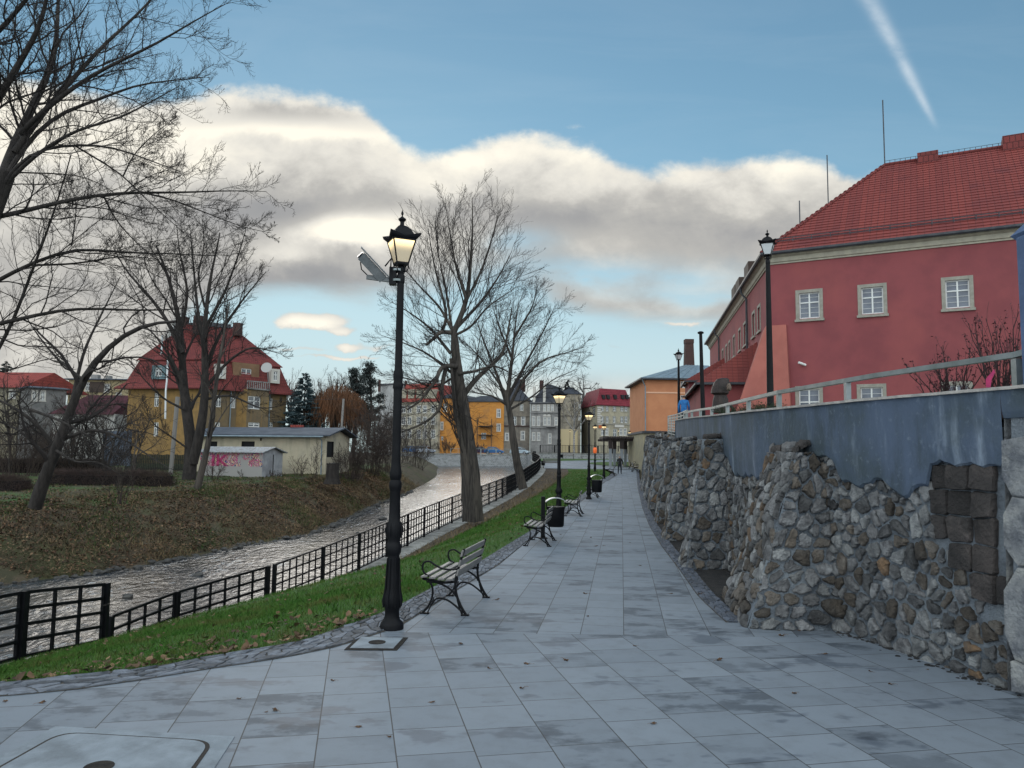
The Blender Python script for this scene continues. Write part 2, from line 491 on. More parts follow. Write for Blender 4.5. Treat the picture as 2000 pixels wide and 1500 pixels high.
def streak(m, col, amt, sc=(2.2, 2.2, .16), lo=.52, hi=.72, nsc=1.0):
    """vertical weather streaks on a plastered surface"""
    nt = m.node_tree; N, L = nt.nodes, nt.links; b = N['Principled BSDF']; src = b.inputs['Base Color'].links[0].from_socket
    tc = N.new('ShaderNodeTexCoord'); mp = N.new('ShaderNodeMapping'); mp.inputs['Scale'].default_value = sc; L.new(tc.outputs['Object'], mp.inputs[0])
    n = N.new('ShaderNodeTexNoise'); n.inputs['Scale'].default_value = nsc; n.inputs['Detail'].default_value = 7; n.inputs['Roughness'].default_value = .7; L.new(mp.outputs[0], n.inputs['Vector'])
    x = N.new('ShaderNodeMix'); x.data_type = 'RGBA'; L.new((E(nt, n.outputs[0]).ss(lo, hi) * amt).k, x.inputs[0]); L.new(src, x.inputs[6]); x.inputs[7].default_value = (*col, 1); L.new(x.outputs[2], b.inputs['Base Color'])

# ------------------------------------------------------------------ plan curves of the place (metres)
def zp(y):
    """level of the riverside terrace"""
    return float(np.interp(y, [60, 68, 78, 90, 118, 150, 400, 6000], [0, .12, .55, .85, 1.40, 1.75, 2.2, 3.0]))


def GP(u, v):
    z = 0.0
    for _ in range(12): p = G(u, v, z); z = z * .5 + zp(p.y) * .5
    return p


def FP(u, v, y): p = D(u, v, y); return (y, p.x, p.z)
FEN = [(7.0, -9.7, -1.55), FP(20, 1281, 13.3), FP(206, 1245, 15.6)]
FEN2 = [(16.1, D(216, 1245, 16.1).x, -2.60), (17.8, D(333, 1235, 17.8).x, -2.45), (20.5, D(527, 1190, 20.5).x, -2.20), FP(658, 1134, 23), FP(736, 1097, 25.3), FP(792, 1068, 27.8), FP(839, 1043, 30.6),
        FP(880, 1023, 33.5), FP(940, 993, 39.5), FP(980, 973, 45), FP(1020, 949, 55), FP(1048, 926, 68), (75, 2.78, .46), (82, 3.05, .66), (92, 3.15, .85),
        (105, 2.9, 1.12), (112, 3.1, 1.28), (117, 4.0, 1.36)]
fy = np.array([p[0] for p in FEN + FEN2]); fx = np.array([p[1] for p in FEN + FEN2])
def XF(y): return float(np.interp(y, fy, fx))
def XR(y): return XF(y) - .22                      # river face of the retaining wall
def ZC(y):                                        # level of the wall cap / verge foot
    return float(np.interp(y, [7, 13.3, 15.6, 18, 20.5, 23] + [p[0] for p in FEN2[4:]], [-1.55, -1.70, -1.88, -1.98, -1.98, -1.90] + [p[2] for p in FEN2[4:]]))
def ZW(y): return float(np.interp(y, [0, 12, 30, 50, 75, 100, 140, 160], [-3.1, -3.05, -2.9, -2.5, -1.7, -1.0, -.45, -.4]))

# path edges, from the kerb lines of the photograph projected on the terrace
inner = [G(u, v) for u, v in ((0, 1360), (136, 1348), (288, 1326), (428, 1303), (552, 1285), (660, 1262), (780, 1223), (881, 1159), (972, 1104), (1050, 1040), (1104, 1003), (1150, 968), (1182, 941))] + [GP(1206, 926)]
outer = [G(u, v) for u, v in ((0, 1336), (152, 1320), (280, 1308), (440, 1280), (600, 1252), (740, 1203), (800, 1176), (840, 1154), (936, 1101), (1032, 1041.6), (1092, 1003), (1140, 965), (1172, 938))] + [GP(1195, 925)]
pl = [(-12, 4.6), (-8, 5.0)] + [(p.x, p.y) for p in inner]
po = [(-12, 4.85), (-8, 5.3)] + [(p.x - .04, p.y) for p in outer]
def XP(y): return float(np.interp(y, [p[1] for p in pl], [p[0] for p in pl]))     # paving edge
def XO(y): return float(np.interp(y, [p[1] for p in po], [p[0] for p in po]))     # grass edge
WALL = [(6.6, 1.0), (5.2, 3.9), (4.35, 6.4), (3.95, 8.0), (3.68, 9.3), (3.60, 11.0), (3.85, 13.5), (4.40, 17.5), (5.05, 22), (6.25, 30), (8.25, 43), (10.6, 58), (13.1, 72)]
def XW(y): return float(np.interp(y, [p[1] for p in WALL], [p[0] for p in WALL]))
rk = [G(u, v) for u, v in ((1419, 1216), (1365, 1166), (1324, 1108), (1292, 1066), (1268.5, 1027), (1255, 992.5), (1246, 954), (1243, 927))]
def XQ(y):
    if y < rk[0].y: return XW(y)
    return float(np.interp(y, [p.y for p in rk] + [75, 90, 118], [p.x for p in rk] + [12.2, 15, 20]))
def XB(y):   # toe of the left bank at the water
    return float(np.interp(y, LBY, LBX))
LB = [((-260, 1205), -3.05), ((-60, 1160), -3.02), ((40, 1140), -3.0), ((150, 1130), -2.98), ((235, 1117), -2.95), ((340, 1098), -2.92), ((480, 1072), -2.9), ((600, 1050), -2.8), ((680, 1016), -2.6), ((738, 988), -2.3),
      ((781, 974), -2.1), ((805, 961), -1.85), ((842, 941), -1.4), ((854, 929), -1.0)]
lbp = [G(u, v, z) for (u, v), z in LB]
LBY = [8] + [p.y for p in lbp]; LBX = [-20] + [p.x for p in lbp]
ly0 = LBY[-1]
LBY += [118, 138, 146, 170]; LBX += [-.096 * 118, -.094 * 138, -19.5, -60]

M = {}
M['ground'] = mat('leafy_ground', (.085, .064, .042), .95, (.050, .046, .026), 1.3, 1.0, 18, col3=(.060, .062, .026), s3=.22, lo=.4, hi=.6)
M['litter_base'] = mat('litter', (.070, .052, .036), .95, (.028, .022, .017), 9, 1.0, 30, col3=(.085, .062, .030), s3=.5, lo=.35, hi=.6)
M['lawn'] = mat('lawn', (.035, .085, .018), .95, (.055, .070, .022), 2.5, .8, 40, col3=(.07, .05, .03), s3=.6)
M['grass'] = mat('verge_grass', (.034, .075, .014), .95, (.045, .11, .014), 6, .8, 60)
M['soil'] = mat('soil', (.050, .036, .026), .95, (.085, .062, .040), 3, 1.0, 20, col3=(.028, .024, .018), s3=1.2)
M['dark_soil'] = mat('dark_soil', (.018, .018, .020), .95, (.035, .033, .032), 8, 1.0, 40)
M['asphalt'] = mat('asphalt', (.06, .065, .075), .85, (.09, .095, .10), 1.5, .2, 60)
M['concrete'] = mat('concrete', (.26, .26, .25), .9, (.12, .12, .11), 3, .5, 30, col3=(.36, .36, .34), s3=1.1)
M['iron'] = mat('black_iron', (.0030, .0034, .0048), .55, (.006, .0065, .0085), 6, .08, 60, spec=.16)
M['steel'] = mat('galvanised_steel', (.27, .30, .31), .42, (.17, .20, .20), 2.5, .05, 30, metal=.55)


def sheet(name, rows, m, kind='structure'):
    """loft of rows of points with equal counts"""
    mb = MB(); k = len(rows[0]); V = [p for r in rows for p in r]
    mb.add(V, [(i * k + j, i * k + j + 1, (i + 1) * k + j + 1, (i + 1) * k + j) for i in range(len(rows) - 1) for j in range(k - 1)], 0, True)
    o = mb.build(name, m, recalc=False)
    nz = o.data.polygons[0].normal.z
    if nz < 0: o.data.flip_normals()
    return tag(o, kind=kind)


rg = random.Random(4)
def wob(x, y, a=1.0): return a * (math.sin(x * 1.7 + y * .9) * .5 + math.sin(x * .63 - y * 1.31 + 2) * .5)

def zlawn(x, y):   # level of the far bank lawn
    return float(np.interp(y, [5, 25, 40, 60, 90, 130, 170, 6000], [-.9, -.45, -.10, .15, .6, 1.3, 1.7, 3.0]))

BW = lambda y: float(np.interp(y, [5, 14, 25, 40, 60, 90, 110], [6.5, 7.5, 9.0, 7.5, 3.6, 3.5, 4]))   # width of the bank slope
def bank(x, y):
    """ground level on the left side of the water"""
    d = XB(y) - x
    t = max(0.0, min(1.0, d / BW(y)))
    prof = float(np.interp(t, [0, .10, .5, .85, 1], [0, .16, .62, .93, 1]))
    z0 = ZW(y) - .02; z1 = zlawn(x, y)
    return z0 + (z1 - z0) * prof + (wob(x, y, .05) + wob(x * 3.1, y * 2.7, .03)) * (0 < t) * min(1, t * 6)

ys = [-30, -10, 0, 4, 6] + list(np.arange(7, 24, .8)) + list(np.arange(24, 60, 1.6)) + list(np.arange(60, 152, 3.2))
ys = [float(y) for y in ys]
rows = []
for y in ys:
    xb = XB(y); w = BW(y); xr = XR(y)
    r = [(-3000, y, zlawn(0, y)), (-400, y, zlawn(0, y)), (-120, y, zlawn(0, y))]
    for k in (60, 35, 22, 14, 9, 5, 2.5, 1): r.append((xb - w - k, y, bank(xb - w - k, y)))
    for t in np.linspace(1, 0, 15): r.append((xb - w * t, y, bank(xb - w * t, y)))
    zb = ZW(y) - .45
    r += [(xb + .5, y, zb + .2), (xb + 1.2, y, zb), ((xb + xr) / 2, y, zb - .1), (xr - .5, y, zb), (xr + .35, y, zb)]
    zt = min(ZC(y), zp(y)) - .35
    r += [(xr + .36, y, zt), (XO(y) - .1, y, zp(y) - .35) if y > 6 else (xr + 1.6, y, -.7), (XW(y) + .3, y, zp(y) - .35), (XW(y) + 60, y, zp(y) - .35), (400, y, zp(y) - .3), (3000, y, zp(y) - .3)]
    r = [r[0]] + [(p[0], p[1], p[2]) for p in r[1:]]
    rows.append(r)
# land beyond the far quay
for y in (152.0, 152.02, 260.0, 900.0, 3500.0):
    k = len(rows[0]); base = rows[-1] if y == 152.0 else None
    if y == 152.0: rows.append([(p[0], y, p[2]) for p in base]); continue
    xs = [p[0] for p in rows[-1]]; rows.append([(x, y, max(zp(y), 1.7) - (0 if y > 152 else 0)) for x in xs])
ground = sheet('ground', rows, M['ground'])

# river
def watermat():
    m = bpy.data.materials.new('river_water'); m.use_nodes = True; nt = m.node_tree; N, L = nt.nodes, nt.links; b = N['Principled BSDF']
    b.inputs['Roughness'].default_value = .12; b.inputs['IOR'].default_value = 1.45; b.inputs['Specular IOR Level'].default_value = .30
    tc = N.new('ShaderNodeTexCoord')
    def no(sc, st, d=5, dist=.4):
        mp = N.new('ShaderNodeMapping'); mp.inputs['Scale'].default_value = st; mp.inputs['Rotation'].default_value = (0, 0, -.25)
        L.new(tc.outputs['Object'], mp.inputs[0]); n = N.new('ShaderNodeTexNoise'); n.inputs['Scale'].default_value = sc; n.inputs['Detail'].default_value = d
        n.inputs['Distortion'].default_value = dist; L.new(mp.outputs[0], n.inputs['Vector']); return E(nt, n.outputs[0])
    a = no(3.2, (1, .62, 1)); c = no(.6, (1, .35, 1)); fo = no(4.5, (1, .45, 1), 6, .8); br = no(.35, (1, .5, 1), 3)
    foam = (fo + (c - .5) * .7).ss(.60, .76) * .38
    mx = N.new('ShaderNodeMix'); mx.data_type = 'RGBA'; L.new(br.ss(.4, .65).k, mx.inputs[0]); mx.inputs[6].default_value = (.028, .036, .046, 1); mx.inputs[7].default_value = (.040, .038, .036, 1)
    m2 = N.new('ShaderNodeMix'); m2.data_type = 'RGBA'; L.new(foam.k, m2.inputs[0]); L.new(mx.outputs[2], m2.inputs[6]); m2.inputs[7].default_value = (.42, .47, .52, 1)
    L.new(m2.outputs[2], b.inputs['Base Color']); L.new((foam * .5 + .12).k, b.inputs['Roughness'])
    bp = N.new('ShaderNodeBump'); bp.inputs['Strength'].default_value = 1.0; bp.inputs['Distance'].default_value = .07
    L.new((a + c * .8 + fo * .35).k, bp.inputs['Height']); L.new(bp.outputs[0], b.inputs['Normal'])
    return m
M['water'] = watermat()
rows = []
for y in ys[2:] + [152.0]:
    a, b = XB(y) - 1.2, XR(y) + .15
    rows.append([(a + (b - a) * t, y, ZW(y) + wob(a + (b - a) * t * 1.3, y * 1.1, .03)) for t in np.linspace(0, 1, 25)])
tag(sheet('river', rows, M['water']), kind='structure')

# lawn of the far bank, as thin sheets over the ground
def drape(name, pts_rows, m, zoff=.012):
    return sheet(name, [[(x, y, bank(x, y) + zoff) for x, y in r] for r in pts_rows], m)
rows = []
for y in np.arange(24, 92, 1.5):
    xb = XB(y); w = BW(y); x1 = xb - w * (.72 + .05 * math.sin(y * .8)); rows.append([(x1 - k, float(y)) for k in (0, 1.2, 3, 6, 10, 18, 30, 45)])
drape('far_lawn', rows, M['lawn'])

# verge between path and fence (grass) and bare soil at its foot
def verge_pt(y, t):
    """t = 0 at the kerb, 1 at the fence"""
    x0, x1 = XO(y), XF(y) + (.12 if y < 21.5 else .55)
    z0, z1 = zp(y) - .01, ZC(y) + (.02 if y < 21.5 else -.03)
    s = float(np.interp(t, [0, .15, .5, 1], [0, .08, .45, 1]))
    return (x0 + (x1 - x0) * t, y, z0 + (z1 - z0) * s + wob(x0 + (x1 - x0) * t, y, .012) * math.sin(t * PI))
SO = lambda y: float(np.interp(y, [21, 24, 30, 40, 60, 78], [1.0, .90, .74, .70, .66, .62]))
vy = [4.95, 5.2, 5.5] + [float(y) for y in np.arange(5.8, 12, .35)] + [float(y) for y in np.arange(12, 78, 1.0)] + [78.0]
sheet('grass_verge', [[verge_pt(y, t) for t in np.linspace(0, SO(y), 12)] for y in vy], M['grass'])
sheet('soil_strip', [[verge_pt(y, t) for t in np.linspace(SO(y), 1, 6)] for y in vy if y > 21], M['soil'])

# kerb of grey setts on the left, blue-grey setts on the right
M['sett'] = mat('granite_sett', (.125, .142, .172), .7, (.07, .08, .098), 9, .6, 60, island=.5)
M['sett_dark'] = mat('dark_sett', (.075, .092, .125), .65, (.045, .055, .075), 9, .4, 60, island=.3)
M['joint'] = mat('joint_sand', (.045, .040, .034), .95, (.075, .066, .055), 12, .6, 60)
def strip_stones(name, ya, yb, xa, xb, z, sx, sy, m, seed, dz=.018):
    yy = np.arange(ya, yb, .15); L_ = [0.0]
    P = [(xa(y), y) for y in yy]
    for i in range(1, len(P)): L_.append(L_[-1] + math.hypot(P[i][0] - P[i - 1][0], P[i][1] - P[i - 1][1]))
    def f(s, t, d):
        y = float(np.interp(s, L_, yy)); a, b = xa(y), xb(y)
        return (a + (b - a) * t, y, z(y) + d)
    mb = MB(); rng = random.Random(seed)
    # stones in a unit-width strip: sy given as a fraction of the width
    stones(mb, f, L_[-1], 1.0, sx, sy, rng, depth=dz, gap=.008, jit=.45, drop=.04, rough=.1, mats=(0,))
    rows = [[(xa(y) + (xb(y) - xa(y)) * t, float(y), z(y)) for t in (-.03, .5, 1.03)] for y in yy]
    k = 3; V = [p for r in rows for p in r]
    mb.add(V, [(i * k + j, i * k + j + 1, (i + 1) * k + j + 1, (i + 1) * k + j) for i in range(len(rows) - 1) for j in range(k - 1)], 1)
    return tag(mb.build(name, [m, M['joint']], recalc=False), kind='structure')
# near kerb runs mostly sideways: parametrise along the inner polyline
def strip_poly(name, A, B, z, sx, sy, m, seed, dz=.010):
    """A, B: polylines with equal counts (x, y)"""
    L_ = [0.0]
    for i in range(1, len(A)): L_.append(L_[-1] + math.hypot(A[i][0] - A[i - 1][0], A[i][1] - A[i - 1][1]))
    A, B = np.array(A), np.array(B)
    def f(s, t, d):
        a = [np.interp(s, L_, A[:, k]) for k in (0, 1)]; b = [np.interp(s, L_, B[:, k]) for k in (0, 1)]
        x, y = a[0] + (b[0] - a[0]) * t, a[1] + (b[1] - a[1]) * t
        return (float(x), float(y), z(y) + d)
    mb = MB(); rng = random.Random(seed)
    stones(mb, f, L_[-1], 1.0, sx, sy, rng, depth=dz, gap=.010, jit=.7, drop=.08, rough=.15, cc=.09, top=.93)
    rows = [[f(s, t, 0) for t in (-.04, .5, 1.04)] for s in np.arange(0, L_[-1], .2)]
    k = 3; V = [p for r in rows for p in r]
    mb.add(V, [(i * k + j, i * k + j + 1, (i + 1) * k + j + 1, (i + 1) * k + j) for i in range(len(rows) - 1) for j in range(k - 1)], 1)
    return tag(mb.build(name, [m, M['joint']], recalc=False), kind='structure')

def resample(P, n):
    P = [(p[0], p[1]) for p in P]; L_ = [0.0]
    for i in range(1, len(P)): L_.append(L_[-1] + math.hypot(P[i][0] - P[i - 1][0], P[i][1] - P[i - 1][1]))
    A = np.array(P); s = np.linspace(0, L_[-1], n)
    return [(float(np.interp(t, L_, A[:, 0])), float(np.interp(t, L_, A[:, 1]))) for t in s]
cut = [p for p in pl if p[1] <= 26]; cuo = [p for p in po if p[1] <= 26]
strip_poly('cobble_kerb', resample(pl, 300), resample(po, 300), lambda y: zp(y) + .004, .12, .27, M['sett'], 5)
rkp = [(p.x, p.y) for p in rk]
rko = [(p[0] + .24, p[1] + .02) for p in rkp]
strip_poly('cobble_edging', resample(rkp, 120), resample(rko, 120), lambda y: zp(y) + .004, .16, .34, M['sett_dark'], 6)
sheet('planting_soil', [[(XQ(y) + .21, y, zp(y) - .02), (XW(y) + .25, y, zp(y) - .0)] for y in [float(q) for q in np.arange(rk[0].y, 64, 1.0)]], M['dark_soil'])

# paving
PVN = (.30, .33, .365)
def paving(name, rot, loc, seed, BWD=.47, RH_=.50):
    m = brickmat(name, (.190, .221, .258), (.150, .177, .210), (.045, .046, .048), BWD, RH_, .0045, .6, .18, .25, uv=False, rot=rot, loc=loc, spec=.35, dist=.006)
    nt = m.node_tree; N, L = nt.nodes, nt.links; b = N['Principled BSDF']
    tc = N.new('ShaderNodeTexCoord')
    def no(sc, d, st=(1, 1, 1)):
        mp = N.new('ShaderNodeMapping'); mp.inputs['Scale'].default_value = st; L.new(tc.outputs['Object'], mp.inputs[0])
        n = N.new('ShaderNodeTexNoise'); n.inputs['Scale'].default_value = sc; n.inputs['Detail'].default_value = d; n.inputs['Roughness'].default_value = .62; L.new(mp.outputs[0], n.inputs['Vector']); return E(nt, n.outputs[0])
    src = b.inputs['Base Color'].links[0].from_socket
    def dark(src, fac, c):
        x = N.new('ShaderNodeMix'); x.data_type = 'RGBA'; x.blend_type = 'MULTIPLY'; L.new(fac.k, x.inputs[0]); L.new(src, x.inputs[6]); x.inputs[7].default_value = (*c, 1); return x.outputs[2]
    old = b.inputs['Normal'].links[0].from_node; br0 = src.node if src.node.type == 'TEX_BRICK' else [n for n in N if n.type == 'TEX_BRICK'][0]
    br2 = N.new('ShaderNodeTexBrick'); br2.offset = br0.offset
    for k in ('Scale', 'Brick Width', 'Row Height', 'Mortar Size'): br2.inputs[k].default_value = br0.inputs[k].default_value
    br2.inputs['Color1'].default_value = (0, 0, 0, 1); br2.inputs['Color2'].default_value = (1, 1, 1, 1); br2.inputs['Mortar'].default_value = (0, 0, 0, 1)
    L.new(br0.inputs['Vector'].links[0].from_socket, br2.inputs['Vector'])
    wet = E(nt, br2.outputs[0]).ss(.62, .82) * no(2.3, 5, (1, 1.6, 1)).ss(.47, .60)
    src = dark(src, wet * .9, (.46, .47, .49))
    damp = no(1.15, 4, (1, 1.5, 1)).ss(.565, .63)
    src = dark(src, damp * .85, (.50, .52, .56))
    src = dark(src, no(5.0, 7).ss(.42, .75) * .5, (.72, .70, .68))
    src = dark(src, no(42, 4).ss(.62, .72) * .35, (.45, .43, .40))
    src = dark(src, no(.35, 3).ss(.35, .7) * .35, (.78, .80, .84))
    L.new(src, b.inputs['Base Color']); L.new((damp * -.08 + .66).k, b.inputs['Roughness'])
    old = b.inputs['Normal'].links[0].from_node
    bp = N.new('ShaderNodeBump'); bp.inputs['Strength'].default_value = .25; bp.inputs['Distance'].default_value = .004
    L.new(no(60, 5).k, bp.inputs['Height']); L.new(old.outputs[0], bp.inputs['Normal']); L.new(bp.outputs[0], b.inputs['Normal'])
    return m
YD = 8.40
va = math.atan2(215, 1500); vb = math.atan2(-300, 1500)
# brick rows run along object X: rows (height .5) must lie along the path direction
M['pave_a'] = paving('paving_far', va - PI / 2 , (0, 0.02), 1, .50, .46)
M['pave_b'] = paving('paving_near', vb - PI / 2, (0.1, .30), 2)
ya = [YD] + [float(y) for y in np.arange(8.8, 78, .8)]
sheet('pavement', [[(XP(y) - .02, y, zp(y)), (XQ(y) + .02, y, zp(y))] for y in ya], M['pave_a'])
yb_ = [-12.0, -4, 0.0, 2, 4.4, 4.62] + [float(y) for y in np.arange(4.8, 8.4, .2)] + [YD - .004]
sheet('near_pavement', [[(XP(y) - .02 if y > 4.6 else -14, y, 0), (XW(y) + .1 if y > 1 else 8, y, 0)] for y in yb_], M['pave_b'])
# plaza beyond the verge
rows = []
for y in [78.0, 80, 84, 88, 92, 96, 100, 105, 110, 114, 116]:
    rows.append([(XF(y) + .5, y, zp(y) + .01), (XQ(y) + .5, y, zp(y) + .01)])
sheet('plaza', rows, M['pave_a'])
# oval lawn on the plaza
def oval(cx, cy, rx, ry, name):
    mb = MB(); n = 40; V = [(cx + rx * math.cos(2 * PI * i / n), cy + ry * math.sin(2 * PI * i / n)) for i in range(n)]
    mb.add([(x, y, zp(y) + .05) for x, y in V] + [(cx, cy, zp(cy) + .12)], [(i, (i + 1) % n, n) for i in range(n)], 0, True)
    return tag(mb.build(name, M['grass']), kind='structure')
oval(16.2, 93, 6.8, 9.5, 'oval_lawn')
sheet('back_lawn', [[(XF(y) + .7, y, zp(y) + .03), (XF(y) + (y - 100) * .8 + .8, y, zp(y) + .03)] for y in (100.0, 106, 112, 116.2)], M['grass'])
# street behind the parapet, and the quay street across the river
sheet('street', [[(x, y, 1.95 + (y - 119) * .003) for x in (4.4, 40, 90)] for y in (118.2, 128, 151.0)], M['asphalt'])
sheet('quay_street', [[(x, y, 1.95 + (y - 152) * .003) for x in (-90, -40, 0, 40, 90)] for y in (153.2, 158, 166)], M['asphalt'])

# ------------------------------------------------------------------ the river retaining wall
M['rubble_far'] = brickmat('coursed_stone', (.30, .31, .32), (.18, .19, .20), (.36, .37, .37), .42, .26, .03, .9, .5, .7, noise_c=(.14, .14, .14), nsc=2.0, nlo=.5, nhi=.75)
rw = thing('river_wall', 'concrete capped stone retaining wall along the near river bank under the railing', 'wall', (XR(30), 30, -3))
mb = MB(); mc = MB()
yy = [float(y) for y in np.arange(7, 117, 2.0)]
for a, b in zip(yy[:-1], yy[1:]):
    mb.quad((XR(a), a, ZW(a) - .5), (XR(b), b, ZW(b) - .5), (XR(b) + .05, b, ZC(b) - .16), (XR(a) + .05, a, ZC(a) - .16))
    for q in ((a, b),):
        P = [(XR(a) - .05, a), (XR(b) - .05, b), (XR(b) + .80, b), (XR(a) + .80, a)]
        z = [ZC(a) - .16, ZC(b) - .16, ZC(b) - .16, ZC(a) - .16]; zt = [ZC(a) + .0, ZC(b), ZC(b), ZC(a)]
        if a > 20: mc.hexa([(p[0], p[1], h) for p, h in zip(P, z)] + [(p[0], p[1], h) for p, h in zip(P, zt)])
mb.build('stone_face', M['rubble_far'], rw); mc.build('cap', M['concrete'], rw)

# quay wall on the far side of the pool
qw = thing('quay_wall', 'pale stone quay wall across the river below the street', 'wall', (-20, 151.6, -1))
mb = MB(); mb.box(-90, 3.9, 151.5, 153.0, -1.5, 1.75); mb.build('stone_face', M['rubble_far'], qw)
mb = MB(); mb.box(-90.02, 3.92, 151.42, 153.1, 1.752, 1.98); mb.build('coping', M['concrete'], qw)
qw2 = thing('side_quay_wall', 'stone quay wall closing the pool where the curved railing turns back', 'wall', (3.4, 130, -1))
mb = MB(); mb.box(3.2, 4.4, 117.6, 151.4, -1.5, 1.9); mb.build('stone_face', M['rubble_far'], qw2)
# parapet behind the plaza with the railing on it
pw = thing('parapet', 'low stone parapet behind the plaza carrying the long black railing', 'wall', (12, 117, 1.4))
mb = MB(); mb.box(4.2, 40, 117.0, 117.5, 1.2, 2.15); mb.build('stone_face', M['rubble_far'], pw)
mb = MB(); mb.box(4.15, 40, 116.93, 117.56, 2.152, 2.26); mb.build('coping', M['concrete'], pw)

# ------------------------------------------------------------------ railings
def railing(root, pts, h, nr, spacing, mi, bw=.03, pw_=.07, vs=.3, off=.06, top=.05):
    """pts: list of post positions (x, y, z); between each pair a panel with nr horizontal bars and uprights"""
    for p in pts:
        mb = MB(); w = pw_ / 2
        mb.box(p[0] - w, p[0] + w, p[1] - w, p[1] + w, p[2] - .1, p[2] + h + .02); mb.build('post', mi, root)
    for a, b in zip(pts[:-1], pts[1:]):
        a, b = Vector(a), Vector(b); d = (b - a); L_ = d.length; d.normalize()
        a2, b2 = a + d * pw_ * .8, b - d * pw_ * .8
        mb = MB()
        for k in range(nr):
            z = off + (h - off) * k / (nr - 1)
            mb.bar(a2 + Vector((0, 0, z)), b2 + Vector((0, 0, z)), bw if k < nr - 1 else top, bw)
        n = max(2, round(L_ / vs))
        for k in range(n + 1):
            q = a2 + (b2 - a2) * (k / n)
            mb.bar(q + Vector((0, 0, off)), q + Vector((0, 0, h)), bw * .92, bw * .92)
        mb.build('panel', mi, root)

def along(ya, yb, step):
    out = []; y = ya
    P = [(XF(t), t) for t in np.arange(ya, yb, .05)]; L_ = 0; nxt = 0; res = []
    for i, p in enumerate(P):
        if i: L_ += math.hypot(p[0] - P[i - 1][0], p[1] - P[i - 1][1])
        if L_ >= nxt: res.append((p[0], p[1])); nxt += step
    return res
f1 = thing('river_railing', 'black metal railing standing higher, the level section at the left edge of the photo', 'railing', (-8.7, 13.3, -1.7))
pts = [(XF(y), y, float(np.interp(y, [9, 13.3, 15.6], [-1.62, -1.68, -1.90]))) for y in (9.2, 11.4, 13.5, 15.55)]
railing(f1, pts, 1.14, 5, 2, M['iron'], bw=.055, pw_=.11, vs=.62, top=.06)
f2 = thing('river_railing', 'long black grid railing stepping down and running along the river into the distance', 'railing', (-6, 20, -2.2))
zf = lambda y: float(np.interp(y, [p[0] for p in FEN2], [p[2] for p in FEN2]))
base = [(XF(y), y) for y in (15.95, 17.9, 20.4)]
tail = along(20.6, 117, 1.95)
railing(f2, [(x, y, zf(y)) for x, y in base], 1.12, 5, 2, M['iron'], bw=.052, pw_=.10, vs=.5)
railing(f2, [(x, y, zf(y)) for x, y in tail], 1.12, 5, 2, M['iron'], bw=.038, pw_=.085, vs=.30)
f3 = thing('parapet_railing', 'black railing of upright bars on the low parapet behind the plaza', 'railing', (12, 117.2, 2.2))
railing(f3, [(4.4 + 2.2 * i, 117.25, 2.26) for i in range(13)], 1.15, 2, 2, M['iron'], bw=.05, pw_=.12, vs=.24)
f4 = thing('street_railing', 'thin pale railing along the quay street beside the parked cars', 'railing', (-5, 153, 2))
railing(f4, [(-12 + 3.0 * i, 152.6, 1.98) for i in range(5)], 1.0, 2, 2, M['steel'], bw=.06, pw_=.08, vs=1.5)

# ------------------------------------------------------------------ the rubble wall on the right
M['mortar'] = mat('lime_mortar', (.19, .22, .255), .95, (.085, .10, .12), 5, 1.0, 45, col3=(.22, .25, .28), s3=1.4)
M['st1'] = mat('field_stone_grey', (.155, .155, .158), .85, (.070, .071, .075), 9, 1.0, 34, island=.6, col3=(.21, .215, .22), s3=5)
M['st2'] = mat('field_stone_brown', (.115, .096, .078), .85, (.060, .052, .045), 9, 1.0, 34, island=.45, col3=(.16, .145, .13), s3=5)
M['st3'] = mat('field_stone_pale', (.27, .275, .275), .85, (.13, .135, .14), 9, 1.0, 40, island=.3)
M['st4'] = mat('field_stone_rust', (.14, .088, .050), .85, (.08, .06, .045), 8, .9, 40, island=.35)
M['stdark'] = mat('dark_block', (.052, .046, .045), .9, (.03, .028, .028), 6, 1.0, 30, col3=(.10, .085, .08), s3=3, island=.3)
M['stpale'] = mat('pale_block', (.27, .28, .29), .9, (.13, .14, .16), 5, 1.0, 26, col3=(.42, .42, .40), s3=2.2)
STM = [M['mortar'], M['st1'], M['st2'], M['st3'], M['st4'], M['stdark'], M['stpale']]
MIX = dict(mats=(1, 2, 3, 4), weights=(9, 3.2, 3.6, .35))
# arc-length parametrisation of the wall foot
wl = resample([(x, y) for x, y in WALL], 700)
WL = [0.0]
for i in range(1, len(wl)): WL.append(WL[-1] + math.hypot(wl[i][0] - wl[i - 1][0], wl[i][1] - wl[i - 1][1]))
wxa = np.array([p[0] for p in wl]); wya = np.array([p[1] for p in wl]); WL = np.array(WL)
def wpt(s): return float(np.interp(s, WL, wxa)), float(np.interp(s, WL, wya))
def wn(s):
    a, b = wpt(s - .25), wpt(s + .25); dx, dy = b[0] - a[0], b[1] - a[1]; l = math.hypot(dx, dy)
    return -dy / l, dx / l          # towards the path (left)
def s_at_u(u):
    # first wall point whose direction matches pixel column u
    best = None
    for i in range(len(wl)):
        d = Vector((wxa[i], wya[i], 0)); uu = 1000 + F * d.x / max(d.y, .1)
        if uu <= u and best is None: best = WL[i]
    return best
def zwall(u, v):
    s = s_at_u(u); x, y = wpt(s); return s, D(u, v, y).z
TOPL = [zwall(u, v) for u, v in ((1985, 764), (1900, 770), (1700, 785), (1600, 795), (1500, 804), (1420, 812), (1360, 817), (1327, 822))]
TOPS = [-1] + [t[0] for t in TOPL]; TOPZ = [TOPL[0][1] - .08] + [t[1] for t in TOPL]
def ztop(s): return float(np.interp(s, TOPS, TOPZ))
S_END = TOPS[-1]
